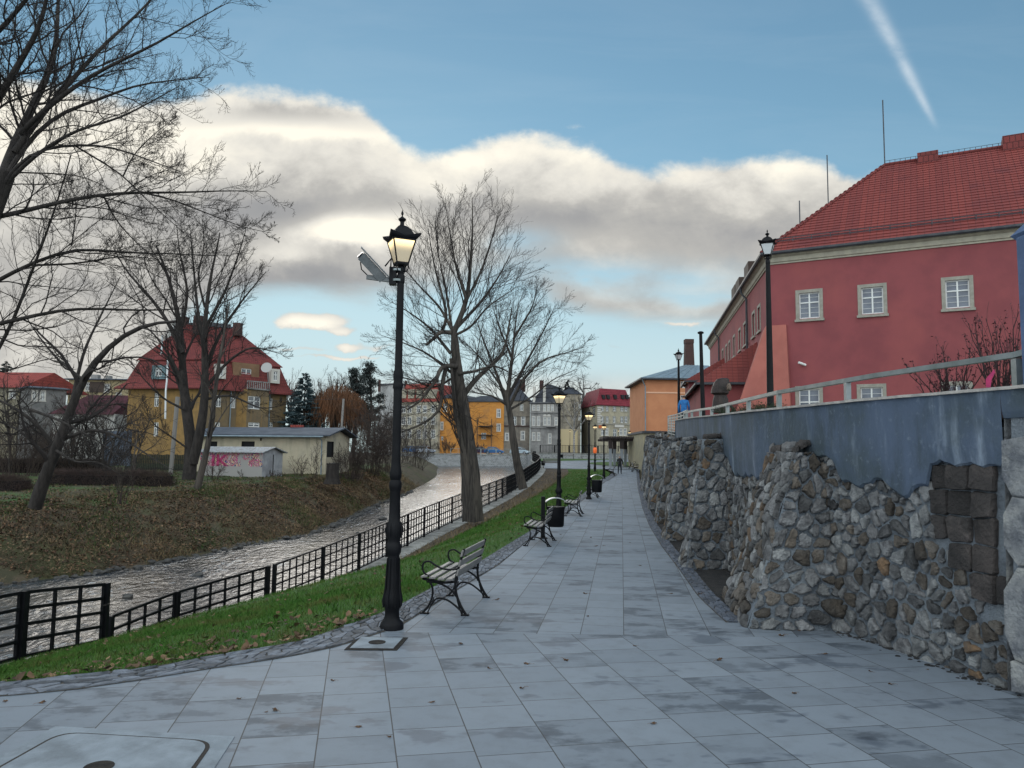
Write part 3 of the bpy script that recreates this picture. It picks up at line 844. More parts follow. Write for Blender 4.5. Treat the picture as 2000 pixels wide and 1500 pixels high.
BORD = [zwall(u, v) for u, v in ((1990, 885), (1952, 886), (1838, 886), (1832, 925), (1790, 948), (1755, 930), (1730, 920), (1690, 932), (1655, 915), (1640, 890), (1622, 880),
                                 (1545, 880), (1530, 905), (1500, 918), (1445, 915), (1432, 885), (1395, 858), (1352, 853), (1328, 856))]
BS = [t[0] for t in BORD]; BZ = [t[1] for t in BORD]
bj = [rg.uniform(-.05, .05) for _ in range(4000)]
bjx = np.arange(4000) / 9.0
def zbord(s): return float(np.interp(s, BS, BZ)) + float(np.interp(s, bjx, bj)) * .9 + bj[int(s * 31) % 4000] * .25
def zst(s):     # top of the stonework
    if s <= S_END: return zbord(s)
    x, y = wpt(s); return float(np.interp(y, [24, 30, 43, 58, 72], [2.45, 2.6, 3.15, 3.3, 3.3])) + bj[int(s * 9) % 4000]
sw = thing('stone_wall', 'rubble stone wall with mortar and leaning buttresses on the right of the path', 'wall', (4, 10, 0))
mb = MB()
def fw(s, t, d):
    x, y = wpt(s); nx, ny = wn(s); b = .10 - .04 * t
    return (x + nx * (d + b), y + ny * (d + b), t + zp(y) - .05)
SP = zwall(1972, 900)[0]; SD = zwall(1836, 900)[0]
def keepA(s, t): return s > SP and t < zst(s) + .07 and not (s < SD + .02 and t > float(np.interp(s, [SP, SD], [.55, 1.25])))
LN = float(WL[-1]); S12 = WL[np.searchsorted(wya, 20)]
stones(mb, fw, float(S12), 3.2, .155, .125, random.Random(11), keep=keepA, depth=.030, gap=.020, drop=.26, **MIX)
def fw2(s, t, d): return fw(s + float(S12), t, d)
stones(mb, fw2, LN - float(S12), 3.6, .30, .22, random.Random(12), keep=lambda s, t: t < zst(s + float(S12)), depth=.09, gap=.015, drop=.18, **MIX)
# dark ashlar patch and pale pier at the right edge
stones(mb, fw, SD, 2.6, .27, .24, random.Random(13), keep=lambda s, t: s > SP and t < zst(s) - .02 and t > float(np.interp(s, [SP, SD], [.55, 1.25])), depth=.04, gap=.006, jit=.16, drop=.0, stagger=.0, rough=.06, mats=(5,), cc=.05, top=.93)
def fpier(s, t, d):
    p = fw(s, t, d); nx, ny = wn(s); return (p[0] + nx * .08, p[1] + ny * .08, p[2])
stones(mb, fpier, SP - .02, float(zwall(1985, 806)[1]), 1.9, .42, random.Random(14), depth=.03, gap=.004, jit=.10, drop=0, stagger=0, rough=.05, mats=(6,), cc=.04, top=.95)
# mortar body
ss = [float(s) for s in np.arange(0, LN, .12)]
for a, b in zip(ss[:-1], ss[1:]):
    za, zb = (zst(a) + .3, zst(b) + .3) if b < S_END else (zst(a) - .02, zst(b) - .02)
    A0, B0, B1, A1 = fw(a, 0, -.012), fw(b, 0, -.012), fw(b, zb, -.012), fw(a, za, -.012)
    mb.quad(A0, B0, B1, A1)
    nx, ny = wn(a); mx_, my_ = wn(b)
    if a > S_END: mb.quad(A1, B1, (B1[0] - mx_ * .6, B1[1] - my_ * .6, B1[2] + .05), (A1[0] - nx * .6, A1[1] - ny * .6, A1[2] + .05))
    if b < SP:
        zz = float(zwall(1985, 806)[1])
        mb.quad(fpier(a, 0, -.01), fpier(b, 0, -.01), fpier(b, zz, -.01), fpier(a, zz, -.01)); mb.quad(fpier(a, zz, -.01), fpier(b, zz, -.01), fw(b, zz, -.1), fw(a, zz, -.1), m=6)
mb.quad(fpier(SP - .03, 0, -.01), fw(SP - .03, 0, -.1), fw(SP - .03, zz, -.1), fpier(SP - .03, zz, -.01), m=6)
body = mb.build('rubble', STM, sw, recalc=False)

# buttresses: frustums of stone
def buttress(bx, tx, z1, seed, sx=.19, sy=.15, dome=.0, cap=True):
    """bx, tx: footprints (x, y) bottom and top: near-inner, near-outer, far-outer, far-inner; outer = path side"""
    mb = MB(); rng = random.Random(seed)
    order = [(0, 1), (1, 2), (2, 3)]
    for a, b in order:
        A0, B0, A1, B1 = (np.array([*bx[a], -.03]), np.array([*bx[b], -.03]), np.array([*tx[a], z1]), np.array([*tx[b], z1]))
        zb = zp(bx[a][1]); A0[2] += zb; B0[2] += zb; A1[2] += zb; B1[2] += zb
        n = np.cross(B0 - A0, A1 - A0); n /= np.linalg.norm(n)
        c = np.array([(bx[0][0] + bx[2][0]) / 2, (bx[0][1] + bx[2][1]) / 2, 0])
        if np.dot(n, A0 - c) < 0: n = -n
        W = (np.linalg.norm(B0 - A0) + np.linalg.norm(B1 - A1)) / 2; H = np.linalg.norm(A1 - A0)
        def f(s, t, d, A0=A0, B0=B0, A1=A1, B1=B1, n=n, W=W, H=H):
            u, v = s / W, t / H
            bulge = .05 * math.sin(PI * min(max(u, 0), 1)) + (.05 * math.sin(t * 5 + seed))
            p = (A0 * (1 - u) + B0 * u) * (1 - v) + (A1 * (1 - u) + B1 * u) * v + n * (d + bulge * .6)
            return tuple(p)
        stones(mb, f, W, H, sx, sy, rng, depth=.034, gap=.016, drop=.2, mats=(1, 2, 3, 4), weights=(8, 4.2, 3.2, .5))
        nn = 6
        for i in range(nn):
            for j in range(nn):
                s0, s1, t0, t1 = W * i / nn, W * (i + 1) / nn, H * j / nn, H * (j + 1) / nn
                mb.quad(f(s0, t0, -.015), f(s1, t0, -.015), f(s1, t1, -.015), f(s0, t1, -.015))
    # rounded head
    T = [np.array([*p, z1 + zp(bx[0][1])]) for p in tx]
    def ft(s, t, d):
        u, v = s, t
        p = (T[0] * (1 - u) + T[1] * u) * (1 - v) + (T[3] * (1 - u) + T[2] * u) * v
        return tuple(p + np.array([0, 0, d + .02 + dome * math.sin(PI * u) * (1 - .2 * v)]))
    stones(mb, ft, 1, 1, .36, .30, rng, depth=.05, gap=.02, drop=.05, mats=(5, 1), weights=(2, 1))
    mb.quad(*[ft(u, v, -.02) for u, v in ((0, 0), (1, 0), (1, 1), (0, 1))])
    return mb.build('buttress', STM, sw, recalc=False)

def px_at(u, y): return (u - 1000) / F * y
B1 = [(3.80, 8.72), (2.66, 8.80), (2.98, 10.8), (3.7, 11.1)]
T1 = [(3.90, 9.2), (3.40, 9.15), (3.46, 10.4), (3.8, 10.6)]
buttress(B1, T1, 1.98, 1, .17, .135, dome=.10)
def mkb(yn, ub0, ub1, ut0, ut1, vtop, thick, seed, sx=.20, sy=.16):
    thick *= .72
    xw = XW(yn)
    zt = D((ut0 + ut1) / 2, vtop, yn + .3).z
    bx = [(max(px_at(ub1, yn), xw + .05), yn), (px_at(ub0, yn), yn), (px_at(ub0, yn) + XW(yn + thick) - xw, yn + thick), (XW(yn + thick) + .1, yn + thick)]
    t0 = px_at(ut0, yn + .35)
    tx = [(xw + .25, yn + .35), (t0, yn + .35), (t0 + XW(yn + thick) - xw, yn + thick - .2), (XW(yn + thick) + .25, yn + thick - .2)]
    buttress(bx, tx, zt - zp(yn), seed, sx, sy, dome=.05)
mkb(13.4, 1338, 1420, 1372, 1424, 858, 1.5, 2)
mkb(17.8, 1297, 1345, 1330, 1362, 861, 1.6, 3)
mkb(22.3, 1281, 1320, 1310, 1340, 862, 1.7, 4, .28, .22)
mkb(27.6, 1268, 1295, 1291, 1312, 860, 1.9, 5, .3, .24)
mkb(34, 1261, 1280, 1278, 1296, 858, 2.2, 6, .34, .27)
mkb(42, 1255, 1272, 1270, 1284, 856, 2.4, 7, .38, .3)
mkb(51, 1253, 1262, 1262, 1274, 853, 2.8, 8, .42, .32)

# blue-grey render above the stones
def rendermat():
    m = mat('blue_render', (.078, .108, .165), .88, (.046, .066, .082), 1.1, .55, 24, lo=.35, hi=.7, stretch=(1, 1, .6))
    nt = m.node_tree; N, L = nt.nodes, nt.links; b = N['Principled BSDF']; src = b.inputs['Base Color'].links[0].from_socket
    tc = N.new('ShaderNodeTexCoord')
    def lay(src, sc, st, a, c_, amt, col):
        mp = N.new('ShaderNodeMapping'); mp.inputs['Scale'].default_value = st; L.new(tc.outputs['Object'], mp.inputs[0])
        n = N.new('ShaderNodeTexNoise'); n.inputs['Scale'].default_value = sc; n.inputs['Detail'].default_value = 6; n.inputs['Roughness'].default_value = .65; L.new(mp.outputs[0], n.inputs['Vector'])
        x = N.new('ShaderNodeMix'); x.data_type = 'RGBA'; L.new((E(nt, n.outputs[0]).ss(a, c_) * amt).k, x.inputs[0]); L.new(src, x.inputs[6]); x.inputs[7].default_value = (*col, 1); return x.outputs[2]
    src = lay(src, 5.5, (1, .55, .10), .52, .75, .75, (.30, .36, .44))
    src = lay(src, 4.2, (1, .5, .13), .48, .68, .75, (.040, .056, .066))
    src = lay(src, .9, (1, 1, 1), .46, .62, .55, (.050, .068, .072))
    src = lay(src, 14, (1, 1, 1), .55, .75, .35, (.22, .27, .33))
    L.new(src, b.inputs['Base Color']); return m
M['render'] = rendermat()
M['cap'] = mat('pale_cap', (.44, .41, .38), .85, (.28, .27, .26), 7, .5, 40)
rr = thing('rendered_wall', 'blue grey rendered upper wall with pale cap standing on the rubble stonework', 'wall', (4.2, 9, 2))
mb = MB(); mc = MB()
ss = [float(s) for s in np.arange(0, S_END, .06)]
def fr(s, z, d):
    x, y = wpt(s); nx, ny = wn(s); return (x + nx * (d + .075), y + ny * (d + .075), z)
for a, b in zip(ss[:-1], ss[1:]):
    za, zb, ta, tb = zbord(a) - .10, zbord(b) - .10, ztop(a), ztop(b)
    if b < SP: za = zb = float(zwall(1985, 806)[1]) - .06
    ma, mbb = za + .16, zb + .16
    n = 4; pr = [(0, -.012), (.03, .018), (.25, .034), (1, .045)]
    for (t0, d0), (t1, d1) in zip(pr[:-1], pr[1:]):
        mb.add([fr(a, za + (ta - za) * t0, d0), fr(b, zb + (tb - zb) * t0, d0), fr(b, zb + (tb - zb) * t1, d1), fr(a, za + (ta - za) * t1, d1)], [(0, 1, 2, 3)], 0, True)
    w = lambda s: .008 * math.sin(s * 9) + .006 * math.sin(s * 23)
    mc.hexa([fr(a, ta + .001, .075 + w(a)), fr(b, tb + .001, .075 + w(b)), fr(b, tb + .001, -.35), fr(a, ta + .001, -.35), fr(a, ta + .028, .075 + w(a)), fr(b, tb + .028, .075 + w(b)), fr(b, tb + .028, -.35), fr(a, ta + .028, -.35)])
e = S_END - .05; zz0 = zbord(e) - .2
mb.quad(fr(e, zz0, .06), fr(e, zz0, -.35), fr(e, ztop(e), -.35), fr(e, ztop(e), .06))
mb.build('render_face', M['render'], rr, recalc=False); mc.build('cap', M['cap'], rr)

# handrail on the wall
hr = thing('handrail', 'galvanised steel handrail on short posts along the top of the blue grey wall', 'handrail', (4.4, 9, 2.6))
RT = [(2040, 682), (1990, 693), (1700, 733), (1645, 743), (1509, 766), (1450, 780), (1410, 790), (1381, 797), (1360, 800), (1344, 803), (1331, 806)]
rp = []
for u, v in RT:
    s = s_at_u(min(u, 2035)); x, y = wpt(s); nx, ny = wn(s); x -= nx * .12; y -= ny * .12
    rp.append(Vector((x, y, D(u, v, y).z + .0)))
mb = MB()
for a, b in zip(rp[:-1], rp[1:]): mb.bar(a, b, .06, .05)
mb.build('rail', M['steel'], hr)
for u, v in ((1975, 695), (1645, 743), (1509, 766), (1450, 780), (1410, 790), (1381, 797), (1360, 800), (1344, 803), (1331, 806)):
    s = s_at_u(u); x, y = wpt(s); nx, ny = wn(s); x -= nx * .12; y -= ny * .12; z = D(u, v, y).z
    mb = MB(); mb.box(x - .028, x + .028, y - .035, y + .035, ztop(s) - .1, z - .026); mb.build('post', M['steel'], hr)
# panel railing further on
pr_ = thing('panel_railing', 'grey railing with many horizontal bars where the blue wall ends', 'railing', (6, 28, 2.6))
P = []
for y in (25.5, 28.5, 31.5, 34.5, 37.5):
    x = XW(y) + .25; P.append((x, y, float(np.interp(y, [24, 30, 43], [2.45, 2.6, 3.15]))))
railing(pr_, P, .95, 8, 2, M['steel'], bw=.035, pw_=.06, vs=3.0, off=.12)

# terrace behind the wall
M['terrace'] = mat('terrace_ground', (.10, .10, .09), .95, (.05, .075, .03), 2, .5, 30)
def zterr(y): return float(np.interp(y, [0, 6, 12, 20, 35, 45, 90], [2.2, 2.25, 2.45, 2.7, 3.0, 3.3, 3.6]))
sheet('terrace', [[(XW(y) + .3, y, min(zterr(y), ztop(s_at_u(1000 + F * XW(y) / y) or 0) - .05 if 6.4 < y < 24 else zterr(y))), (XW(y) + 12, y, zterr(y) + .15), (90, y, zterr(y) + .2)] for y in [1.5, 3, 5, 6.5, 8, 10, 12, 15, 18, 22, 26, 30, 36, 42, 50, 60, 72.0]], M['terrace'])

# ------------------------------------------------------------------ street lamps
M['glass_lit'] = mat('lamp_glass_lit', (.42, .38, .30), .35, emit=(1.0, .72, .34), estr=.4)
_nt = M['glass_lit'].node_tree; _tc = _nt.nodes.new('ShaderNodeTexCoord'); _sp = _nt.nodes.new('ShaderNodeSeparateXYZ'); _nt.links.new(_tc.outputs['Object'], _sp.inputs[0])
_g = E(_nt, _sp.outputs[2]).ss(4.24, 4.42)      # the lamp hangs under the roof and lights the upper glass most
_nt.links.new((_g * _g * 1.1 + .10).k, _nt.nodes['Principled BSDF'].inputs['Emission Strength'])
M['glass_off'] = mat('lamp_glass', (.55, .58, .60), .25, spec=.6)
M['bulb'] = mat('bulb', (1, .9, .6), .5, emit=(1.0, .72, .32), estr=5.0)
POLE = [(.165, 0), (.165, .045), (.15, .075), (.115, .10), (.10, .14), (.098, .20), (.118, .25), (.128, .31), (.118, .38), (.096, .44), (.086, .62), (.080, .80), (.082, .81), (.104, .84),
        (.106, .92), (.092, .94), (.084, .97), (.110, 1.03), (.116, 1.09), (.104, 1.16), (.082, 1.19), (.078, 1.30), (.074, 1.52), (.080, 1.54), (.090, 1.57), (.088, 1.62), (.070, 1.65), (.084, 1.68), (.086, 1.73), (.070, 1.80), (.064, 1.87), (.062, 1.90),
        (.061, 2.66), (.061, 2.68), (.072, 2.70), (.074, 2.74), (.062, 2.77), (.072, 2.82), (.070, 2.87), (.056, 2.91), (.054, 2.94), (.050, 3.92)]


def make_lamp(label, lit=True, lod=0, plain=False):
    t = thing('street_lamp', label, 'street lamp')
    n = 20 if lod == 0 else 10
    mb = MB()
    if plain: mb.lathe([(.13, 0), (.13, .05), (.10, .10), (.092, .14), (.082, 1.4), (.058, 3.92)], n)
    else: mb.lathe(POLE, n)
    mb.build('pole', M['iron'], t, world=False)
    if not plain and lod == 0:      # bolts and fluting ribs of the cast foot
        mb = MB()
        for k in range(8):
            a = k * PI / 4
            mb.tube([(.125 * math.cos(a), .125 * math.sin(a), .24), (.132 * math.cos(a), .132 * math.sin(a), .31), (.105 * math.cos(a), .105 * math.sin(a), .44), (.088 * math.cos(a), .088 * math.sin(a), .78)], [.012, .02, .014, .008], 6)
            mb.tube([(.110 * math.cos(a), .110 * math.sin(a), 1.02), (.120 * math.cos(a), .120 * math.sin(a), 1.09), (.1 * math.cos(a), .1 * math.sin(a), 1.17)], [.008, .02, .006], 6)
        mb.build('foot_ornament', M['iron'], t, world=False)
    # lantern: holder, cradle, glazed body, roof
    L_ = MB()
    L_.lathe([(.042, 3.90), (.060, 3.93), (.062, 4.00), (.045, 4.03), (.056, 4.06), (.056, 4.10), (.03, 4.13)], 12)
    for k in range(4):
        a = k * PI / 2 + PI / 4
        L_.tube([(.045 * math.cos(a), .045 * math.sin(a), 4.05), (.10 * math.cos(a), .10 * math.sin(a), 4.06), (.125 * math.cos(a), .125 * math.sin(a), 4.10), (.115 * math.cos(a), .115 * math.sin(a), 4.15)], .008, 6)
    zb, zt, wb, wt = 4.15, 4.42, .085, .165
    c = [(-1, -1), (1, -1), (1, 1), (-1, 1)]
    for i in range(4):
        a, b = c[i], c[(i + 1) % 4]
        L_.bar((a[0] * wb, a[1] * wb, zb), (a[0] * wt, a[1] * wt, zt), .016, .016)
        L_.bar((a[0] * wb, a[1] * wb, zb), (b[0] * wb, b[1] * wb, zb), .018, .022)
        L_.bar((a[0] * wt, a[1] * wt, zt), (b[0] * wt, b[1] * wt, zt), .018, .022)
    L_.box(-wb, wb, -wb, wb, zb - .02, zb - .008)
    L_.build('lantern_frame', M['iron'], t, world=False)
    mb = MB(); q = .985
    A = [(x * wb * q, y * wb * q, zb + .012) for x, y in c]; B = [(x * wt * q, y * wt * q, zt - .01) for x, y in c]
    for i in range(4): mb.quad(A[i], A[(i + 1) % 4], B[(i + 1) % 4], B[i])
    mb.build('glass', M['glass_lit'] if lit else M['glass_off'], t, world=False)
    if lit:
        mb = MB(); mb.lathe([(.005, 4.30), (.06, 4.32), (.075, 4.36), (.05, 4.40), (.01, 4.41)], 10)
        # the lamp itself sits under the roof; the upper glass carries its glow
        P0 = [(x * (wb + (wt - wb) * .62) * .992, y * (wb + (wt - wb) * .62) * .992, zb + (zt - zb) * .62) for x, y in c]
        P1 = [(x * wt * .992, y * wt * .992, zt - .006) for x, y in c]
        mb.build('bulb', M['bulb'], t, world=False)
    R = MB()
    def ring(w, z, corner=0.0):
        pts = []
        for i in range(4):
            a, b = c[i], c[(i + 1) % 4]
            pts.append((a[0] * w * (1 + corner), a[1] * w * (1 + corner), z + corner * .22))
            pts.append(((a[0] + b[0]) / 2 * w, (a[1] + b[1]) / 2 * w, z))
        return pts
    rings = [ring(.165, 4.418), ring(.188, 4.43, .16), ring(.192, 4.455, .20), ring(.150, 4.475, .02), ring(.128, 4.52), ring(.105, 4.555), ring(.070, 4.585), ring(.045, 4.60)]
    V = [p for r in rings for p in r]; k = 8
    R.add(V, [(i * k + j, i * k + (j + 1) % k, (i + 1) * k + (j + 1) % k, (i + 1) * k + j) for i in range(len(rings) - 1) for j in range(k)] + [tuple(range(k))[::-1]])
    R.lathe([(.036, 4.595), (.030, 4.63), (.030, 4.65), (.058, 4.675), (.058, 4.685), (.034, 4.70), (.012, 4.715), (.009, 4.73), (.020, 4.745), (.018, 4.76), (.006, 4.785), (.001, 4.80)], 12)
    R.build('lantern_roof', M['iron'], t, world=False)
    return t


def base_scale(u, vb, vt, y=None, H=4.80):
    p = GP(u, vb); q = D(u, vt, p.y); return p, (q.z - p.z) / H

lamp0 = make_lamp('lit black street lamp in the foreground carrying a surveillance camera')
p, s_ = base_scale(765, 1228, 409); LS = s_
lamp0.location = (p.x, p.y, p.z); lamp0.rotation_euler = (0, 0, math.radians(24)); lamp0.scale = (s_ * .80, s_ * .80, s_)
M['camwhite'] = mat('camera_housing', (.105, .115, .12), .5, (.15, .16, .165), 8)
cc = thing('surveillance_camera', 'grey box surveillance camera aimed upwards on a bracket of the foreground lamp', 'camera', (p.x, p.y, 3.9))
bx = D(772, 528, p.y)
mb = MB(); e0 = D(716, 541, p.y - .03); e1 = D(768, 548, p.y)
mb.bar(e1, e0, .035, .05); mb.bar(D(764, 545, p.y), D(716, 540, p.y), .02, .03)
mb.build('arm', M['camwhite'], cc)
for v in (528, 548):
    mb = MB(); q = D(776, v, p.y); mb.lathe([(.062, q.z - .012), (.062, q.z + .012)], 14, c=(q.x, q.y)); mb.build('clamp', M['steel'], cc)
q = D(769, 538, p.y); mb = MB(); mb.box(q.x - .045, q.x + .03, q.y - .045, q.y + .045, q.z - .11, q.z + .09); mb.build('junction_box', M['iron'], cc)
a, b = D(703, 497, p.y - .12), D(748, 545, p.y + .02); d = (b - a).normalized(); up = Vector((0, -.35, 1)).normalized()
mb = MB(); mb.bar(a + d * .02, b, .115, .10, 0, up=up); cm = mb.build('housing', M['camwhite'], cc)
side = d.cross(up).normalized(); upp = side.cross(d).normalized()
mb = MB(); mb.bar(a - d * .05 + upp * .066, b + d * .02 + upp * .066, .145, .014, 0, up=up); mb.build('sunshield', M['camwhite'], cc)
mb = MB(); mb.bar(a - d * .002, a + d * .03, .085, .075, 0, up=up); mb.build('lens_window', mat('dark_glass', (.02, .025, .03), .08, spec=.8), cc)
mb = MB(); mb.tube([D(704, 512, p.y - .14), D(706, 526, p.y - .1), D(720, 540, p.y), D(745, 548, p.y + .02)], .007, 6); mb.tube([D(752, 520, p.y), D(764, 505, p.y - .03), D(763, 525, p.y - .05), D(768, 545, p.y - .03)], .009, 6); mb.build('cable', M['iron'], cc)

for u, vb, vt, lab in ((1091, 1021, 752, 'lit street lamp standing beside the nearest litter bin'),
                       (1150, 975, 797, 'lit street lamp beside the second litter bin on the verge'),
                       (1179.5, 935, 824.5, 'lit lamp at the kerb corner near the bench left of the walking person'),
                       (1162, 921, 826, 'lit lamp with an orange box on its pole at the plaza edge'),
                       (1061, 894, 835.5, 'lit twin lantern lamp far off beside the curved railing'),
                       (1230, 907, 839.5, 'lit lamp under the right end of the dark pergola'),
                       (1113, 884, 838.5, 'small lit lamp behind the plaza in front of the beige house'),
                       (1208, 882, 838, 'small lit lamp seen above the pergola roof in front of the street door')):
    p, s_ = base_scale(u, vb, vt)
    if vb < 890:
        p = D(u, vb, 121.0); s_ = (D(u, vt, 121.0).z - p.z) / 4.8
    l = copy_thing(lamp0, (p.x, p.y, p.z), math.radians(20 + (u * 7) % 60), lab); l.scale = (s_ * .95, s_ * .95, s_)
    if vb < 890: l.scale = (s_ * .6, s_ * .6, s_)
    if u == 1162:
        mb = MB(); mb.lathe([(.12, .3), (.18, .4), (.18, .75), (.12, .85)], 10); mb.xf(Matrix.Translation((p.x, p.y, p.z + 1.45))); tag(mb.build('lamp_box', mat('orange_plastic', (.75, .13, .03), .5, emit=(1, .2, .05), estr=.15), None), 'orange round box strapped to a lamp pole at the plaza edge', 'box')
    if u == 1061:
        L2 = copy_tree([c for c in lamp0.children if c.name.startswith('glass')][0], l); L2.location = (.6, 0, -.75)
        L3 = copy_tree([c for c in lamp0.children if c.name.startswith('lantern_roof')][0], l); L3.location = (.6, 0, -.75)
        L4 = copy_tree([c for c in lamp0.children if c.name.startswith('lantern_frame')][0], l); L4.location = (.6, 0, -.75)
lampT = make_lamp('unlit black lamp standing behind the handrail in front of the red building corner', lit=False, plain=True)
q = D(1505, 800, 18.4); zb_ = 2.72; h_ = D(1506, 448, 18.4).z - zb_
lampT.location = (q.x, 18.4, zb_); lampT.scale = (h_ / 4.8 * .93, h_ / 4.8 * .93, h_ / 4.8); lampT.rotation_euler = (0, 0, math.radians(-22))
q = D(1326, 800, 45); h_ = D(1326, 680, 45).z - 3.3
l = copy_thing(lampT, (q.x, 45, 3.3), math.radians(10), 'small unlit lamp in front of the brick chimney and orange building'); l.scale = (h_ / 4.8,) * 3
# bare leaning pole on the terrace
pp = thing('iron_pole', 'dark slightly leaning iron pole standing between the small lamp and the red building', 'pole', (D(1374, 826, 26).x, 26, 2.8))
mb = MB(); mb.tube([D(1374, 830, 26), D(1371, 740, 26), D(1368.5, 652, 26)], [.085, .07, .055], 10); mb.build('shaft', M['iron'], pp)
mb = MB(); q = D(1368.4, 650, 26); mb.lathe([(.10, q.z - .03), (.11, q.z + .02), (.05, q.z + .05)], 10, c=(q.x, q.y)); mb.build('cap', M['iron'], pp)

# ------------------------------------------------------------------ benches
M['slat'] = mat('worn_slat', (.21, .20, .195), .5, (.14, .135, .13), 4, .2, 30, stretch=(1, 12, 12), spec=.5)


def make_bench(label):
    """x along the bench, y towards the back, seat front at y=0"""
    t = thing('park_bench', label, 'bench')
    Lh = .64
    for sx in (-1, 1):
        x = sx * (Lh - .05); mb = MB()
        def T(pts, r, n=6):
            # smooth curve through pts (Catmull-Rom)
            P = [Vector((x, a, b)) for a, b in pts]; P = [P[0]] + P + [P[-1]]; out = []
            for i in range(1, len(P) - 2):
                for k in range(5):
                    s = k / 5; out.append(.5 * ((2 * P[i]) + (P[i + 1] - P[i - 1]) * s + (2 * P[i - 1] - 5 * P[i] + 4 * P[i + 1] - P[i + 2]) * s * s + (3 * P[i] - P[i - 1] - 3 * P[i + 1] + P[i + 2]) * s ** 3))
            out.append(P[-1]); mb.tube(out, r, n)
        T([(-.02, .012), (.05, .10), (.095, .22), (.085, .33), (.03, .41)], .013)
        T([(.035, .012), (.075, .09), (.115, .20)], .008)
        T([(.51, .012), (.44, .12), (.385, .26), (.375, .40), (.41, .56), (.475, .775)], .016)
        T([(.46, .012), (.425, .10), (.40, .18)], .009)
        T([(.075, .10), (.15, .185), (.27, .175), (.38, .11), (.475, .03)], .012)
        T([(.02, .375), (.14, .372), (.26, .33), (.35, .27), (.385, .22)], .012)
        T([(-.03, .41), (.10, .395), (.22, .375), (.34, .385), (.39, .40)], .016)
        T([(.415, .545), (.33, .53), (.22, .535), (.12, .575), (.05, .615), (-.015, .60), (-.035, .54), (-.01, .475), (.05, .44)], .012)
        mb.box(x - .022, x + .022, -.05, .055, 0, .018); mb.box(x - .022, x + .022, .45, .545, 0, .018)
        mb.build('side_frame', M['iron'], t, world=False)
    for y, z, a in ((-.005, .428, .10), (.10, .418, -.02), (.205, .405, -.03), (.31, .405, .06)):
        mb = MB(); mb.hexa([(-Lh, y - .038, z - a * .038), (Lh, y - .038, z - a * .038), (Lh, y + .038, z + a * .038), (-Lh, y + .038, z + a * .038),
                            (-Lh, y - .038, z + .024 - a * .038), (Lh, y - .038, z + .024 - a * .038), (Lh, y + .038, z + .024 + a * .038), (-Lh, y + .038, z + .024 + a * .038)])
        mb.build('seat_slat', M['slat'], t, world=False, bevel=.006)
    for z in (.50, .61, .725):
        y = .385 + (z - .4) * .22; mb = MB(); dy = .038 * .25
        mb.hexa([(-Lh, y - dy - .012, z - .038), (Lh, y - dy - .012, z - .038), (Lh, y - dy + .012, z - .038), (-Lh, y - dy + .012, z - .038),
                 (-Lh, y + dy - .012, z + .038), (Lh, y + dy - .012, z + .038), (Lh, y + dy + .012, z + .038), (-Lh, y + dy + .012, z + .038)])
        mb.build('back_slat', M['slat'], t, world=False, bevel=.006)
    return t

def place_bench(o, ub, vb, uf, vf, u2, v2, lab=None):
    """back foot near end, front foot near end, back foot far end"""
    a, f, b = GP(ub, vb), GP(uf, vf), GP(u2, v2)
    d = Vector((b.x - a.x, b.y - a.y, 0)); d.normalize()
    # local +y = towards back; local x axis so that x cross y = z
    back = Vector((a.x - f.x, a.y - f.y, 0)); back -= d * back.dot(d); back.normalize()
    xa = Vector((back.y, -back.x, 0))
    ctr = Vector((a.x, a.y, 0)) + d * .60 - back * .48
    o.location = (ctr.x, ctr.y, zp(ctr.y)); o.rotation_euler = (0, 0, math.atan2(xa.y, xa.x))
    if lab: o['label'] = lab
bench0 = make_bench('nearest park bench with black scroll arms, just beyond the foreground lamp'); bench0['group'] = 'benches along the path'
place_bench(bench0, 905, 1203, 838, 1200, 950, 1165)
for a in ((1071, 1068, 1037, 1067, 1083, 1054, 'second park bench, in front of the nearest litter bin'),
          (1134, 1009, 1112, 1008, 1139, 1001, 'third park bench standing alone between the two litter bins'),
          (1167, 973, 1151, 972, 1170, 968, 'park bench right behind the second litter bin'),
          (1200, 930, 1189, 929, 1201, 927, 'bench beside the walking person near the kerb corner')):
    c = copy_tree(bench0); place_bench(c, *a[:6], lab=a[6])
def far_bench(u, v, y, rz, lab, sc=1.0):
    c = copy_tree(bench0); p = D(u, v, y); c.location = (p.x, y, zp(y) + .01); c.rotation_euler = (0, 0, rz); c['label'] = lab; c.scale = (sc,) * 3
far_bench(1075, 918, 79, math.radians(180), 'bench seen from behind beside the curved railing', 1.25)
far_bench(1110, 886, 112, 0, 'far bench against the stone parapet behind the plaza', 1.3)
far_bench(1240, 912, 80, math.radians(80), 'dark bench at the right edge of the path beyond the person', 1.2)
far_bench(1246, 917, 74, math.radians(85), 'dark bench closest to the wall end at the right of the path', 1.2)

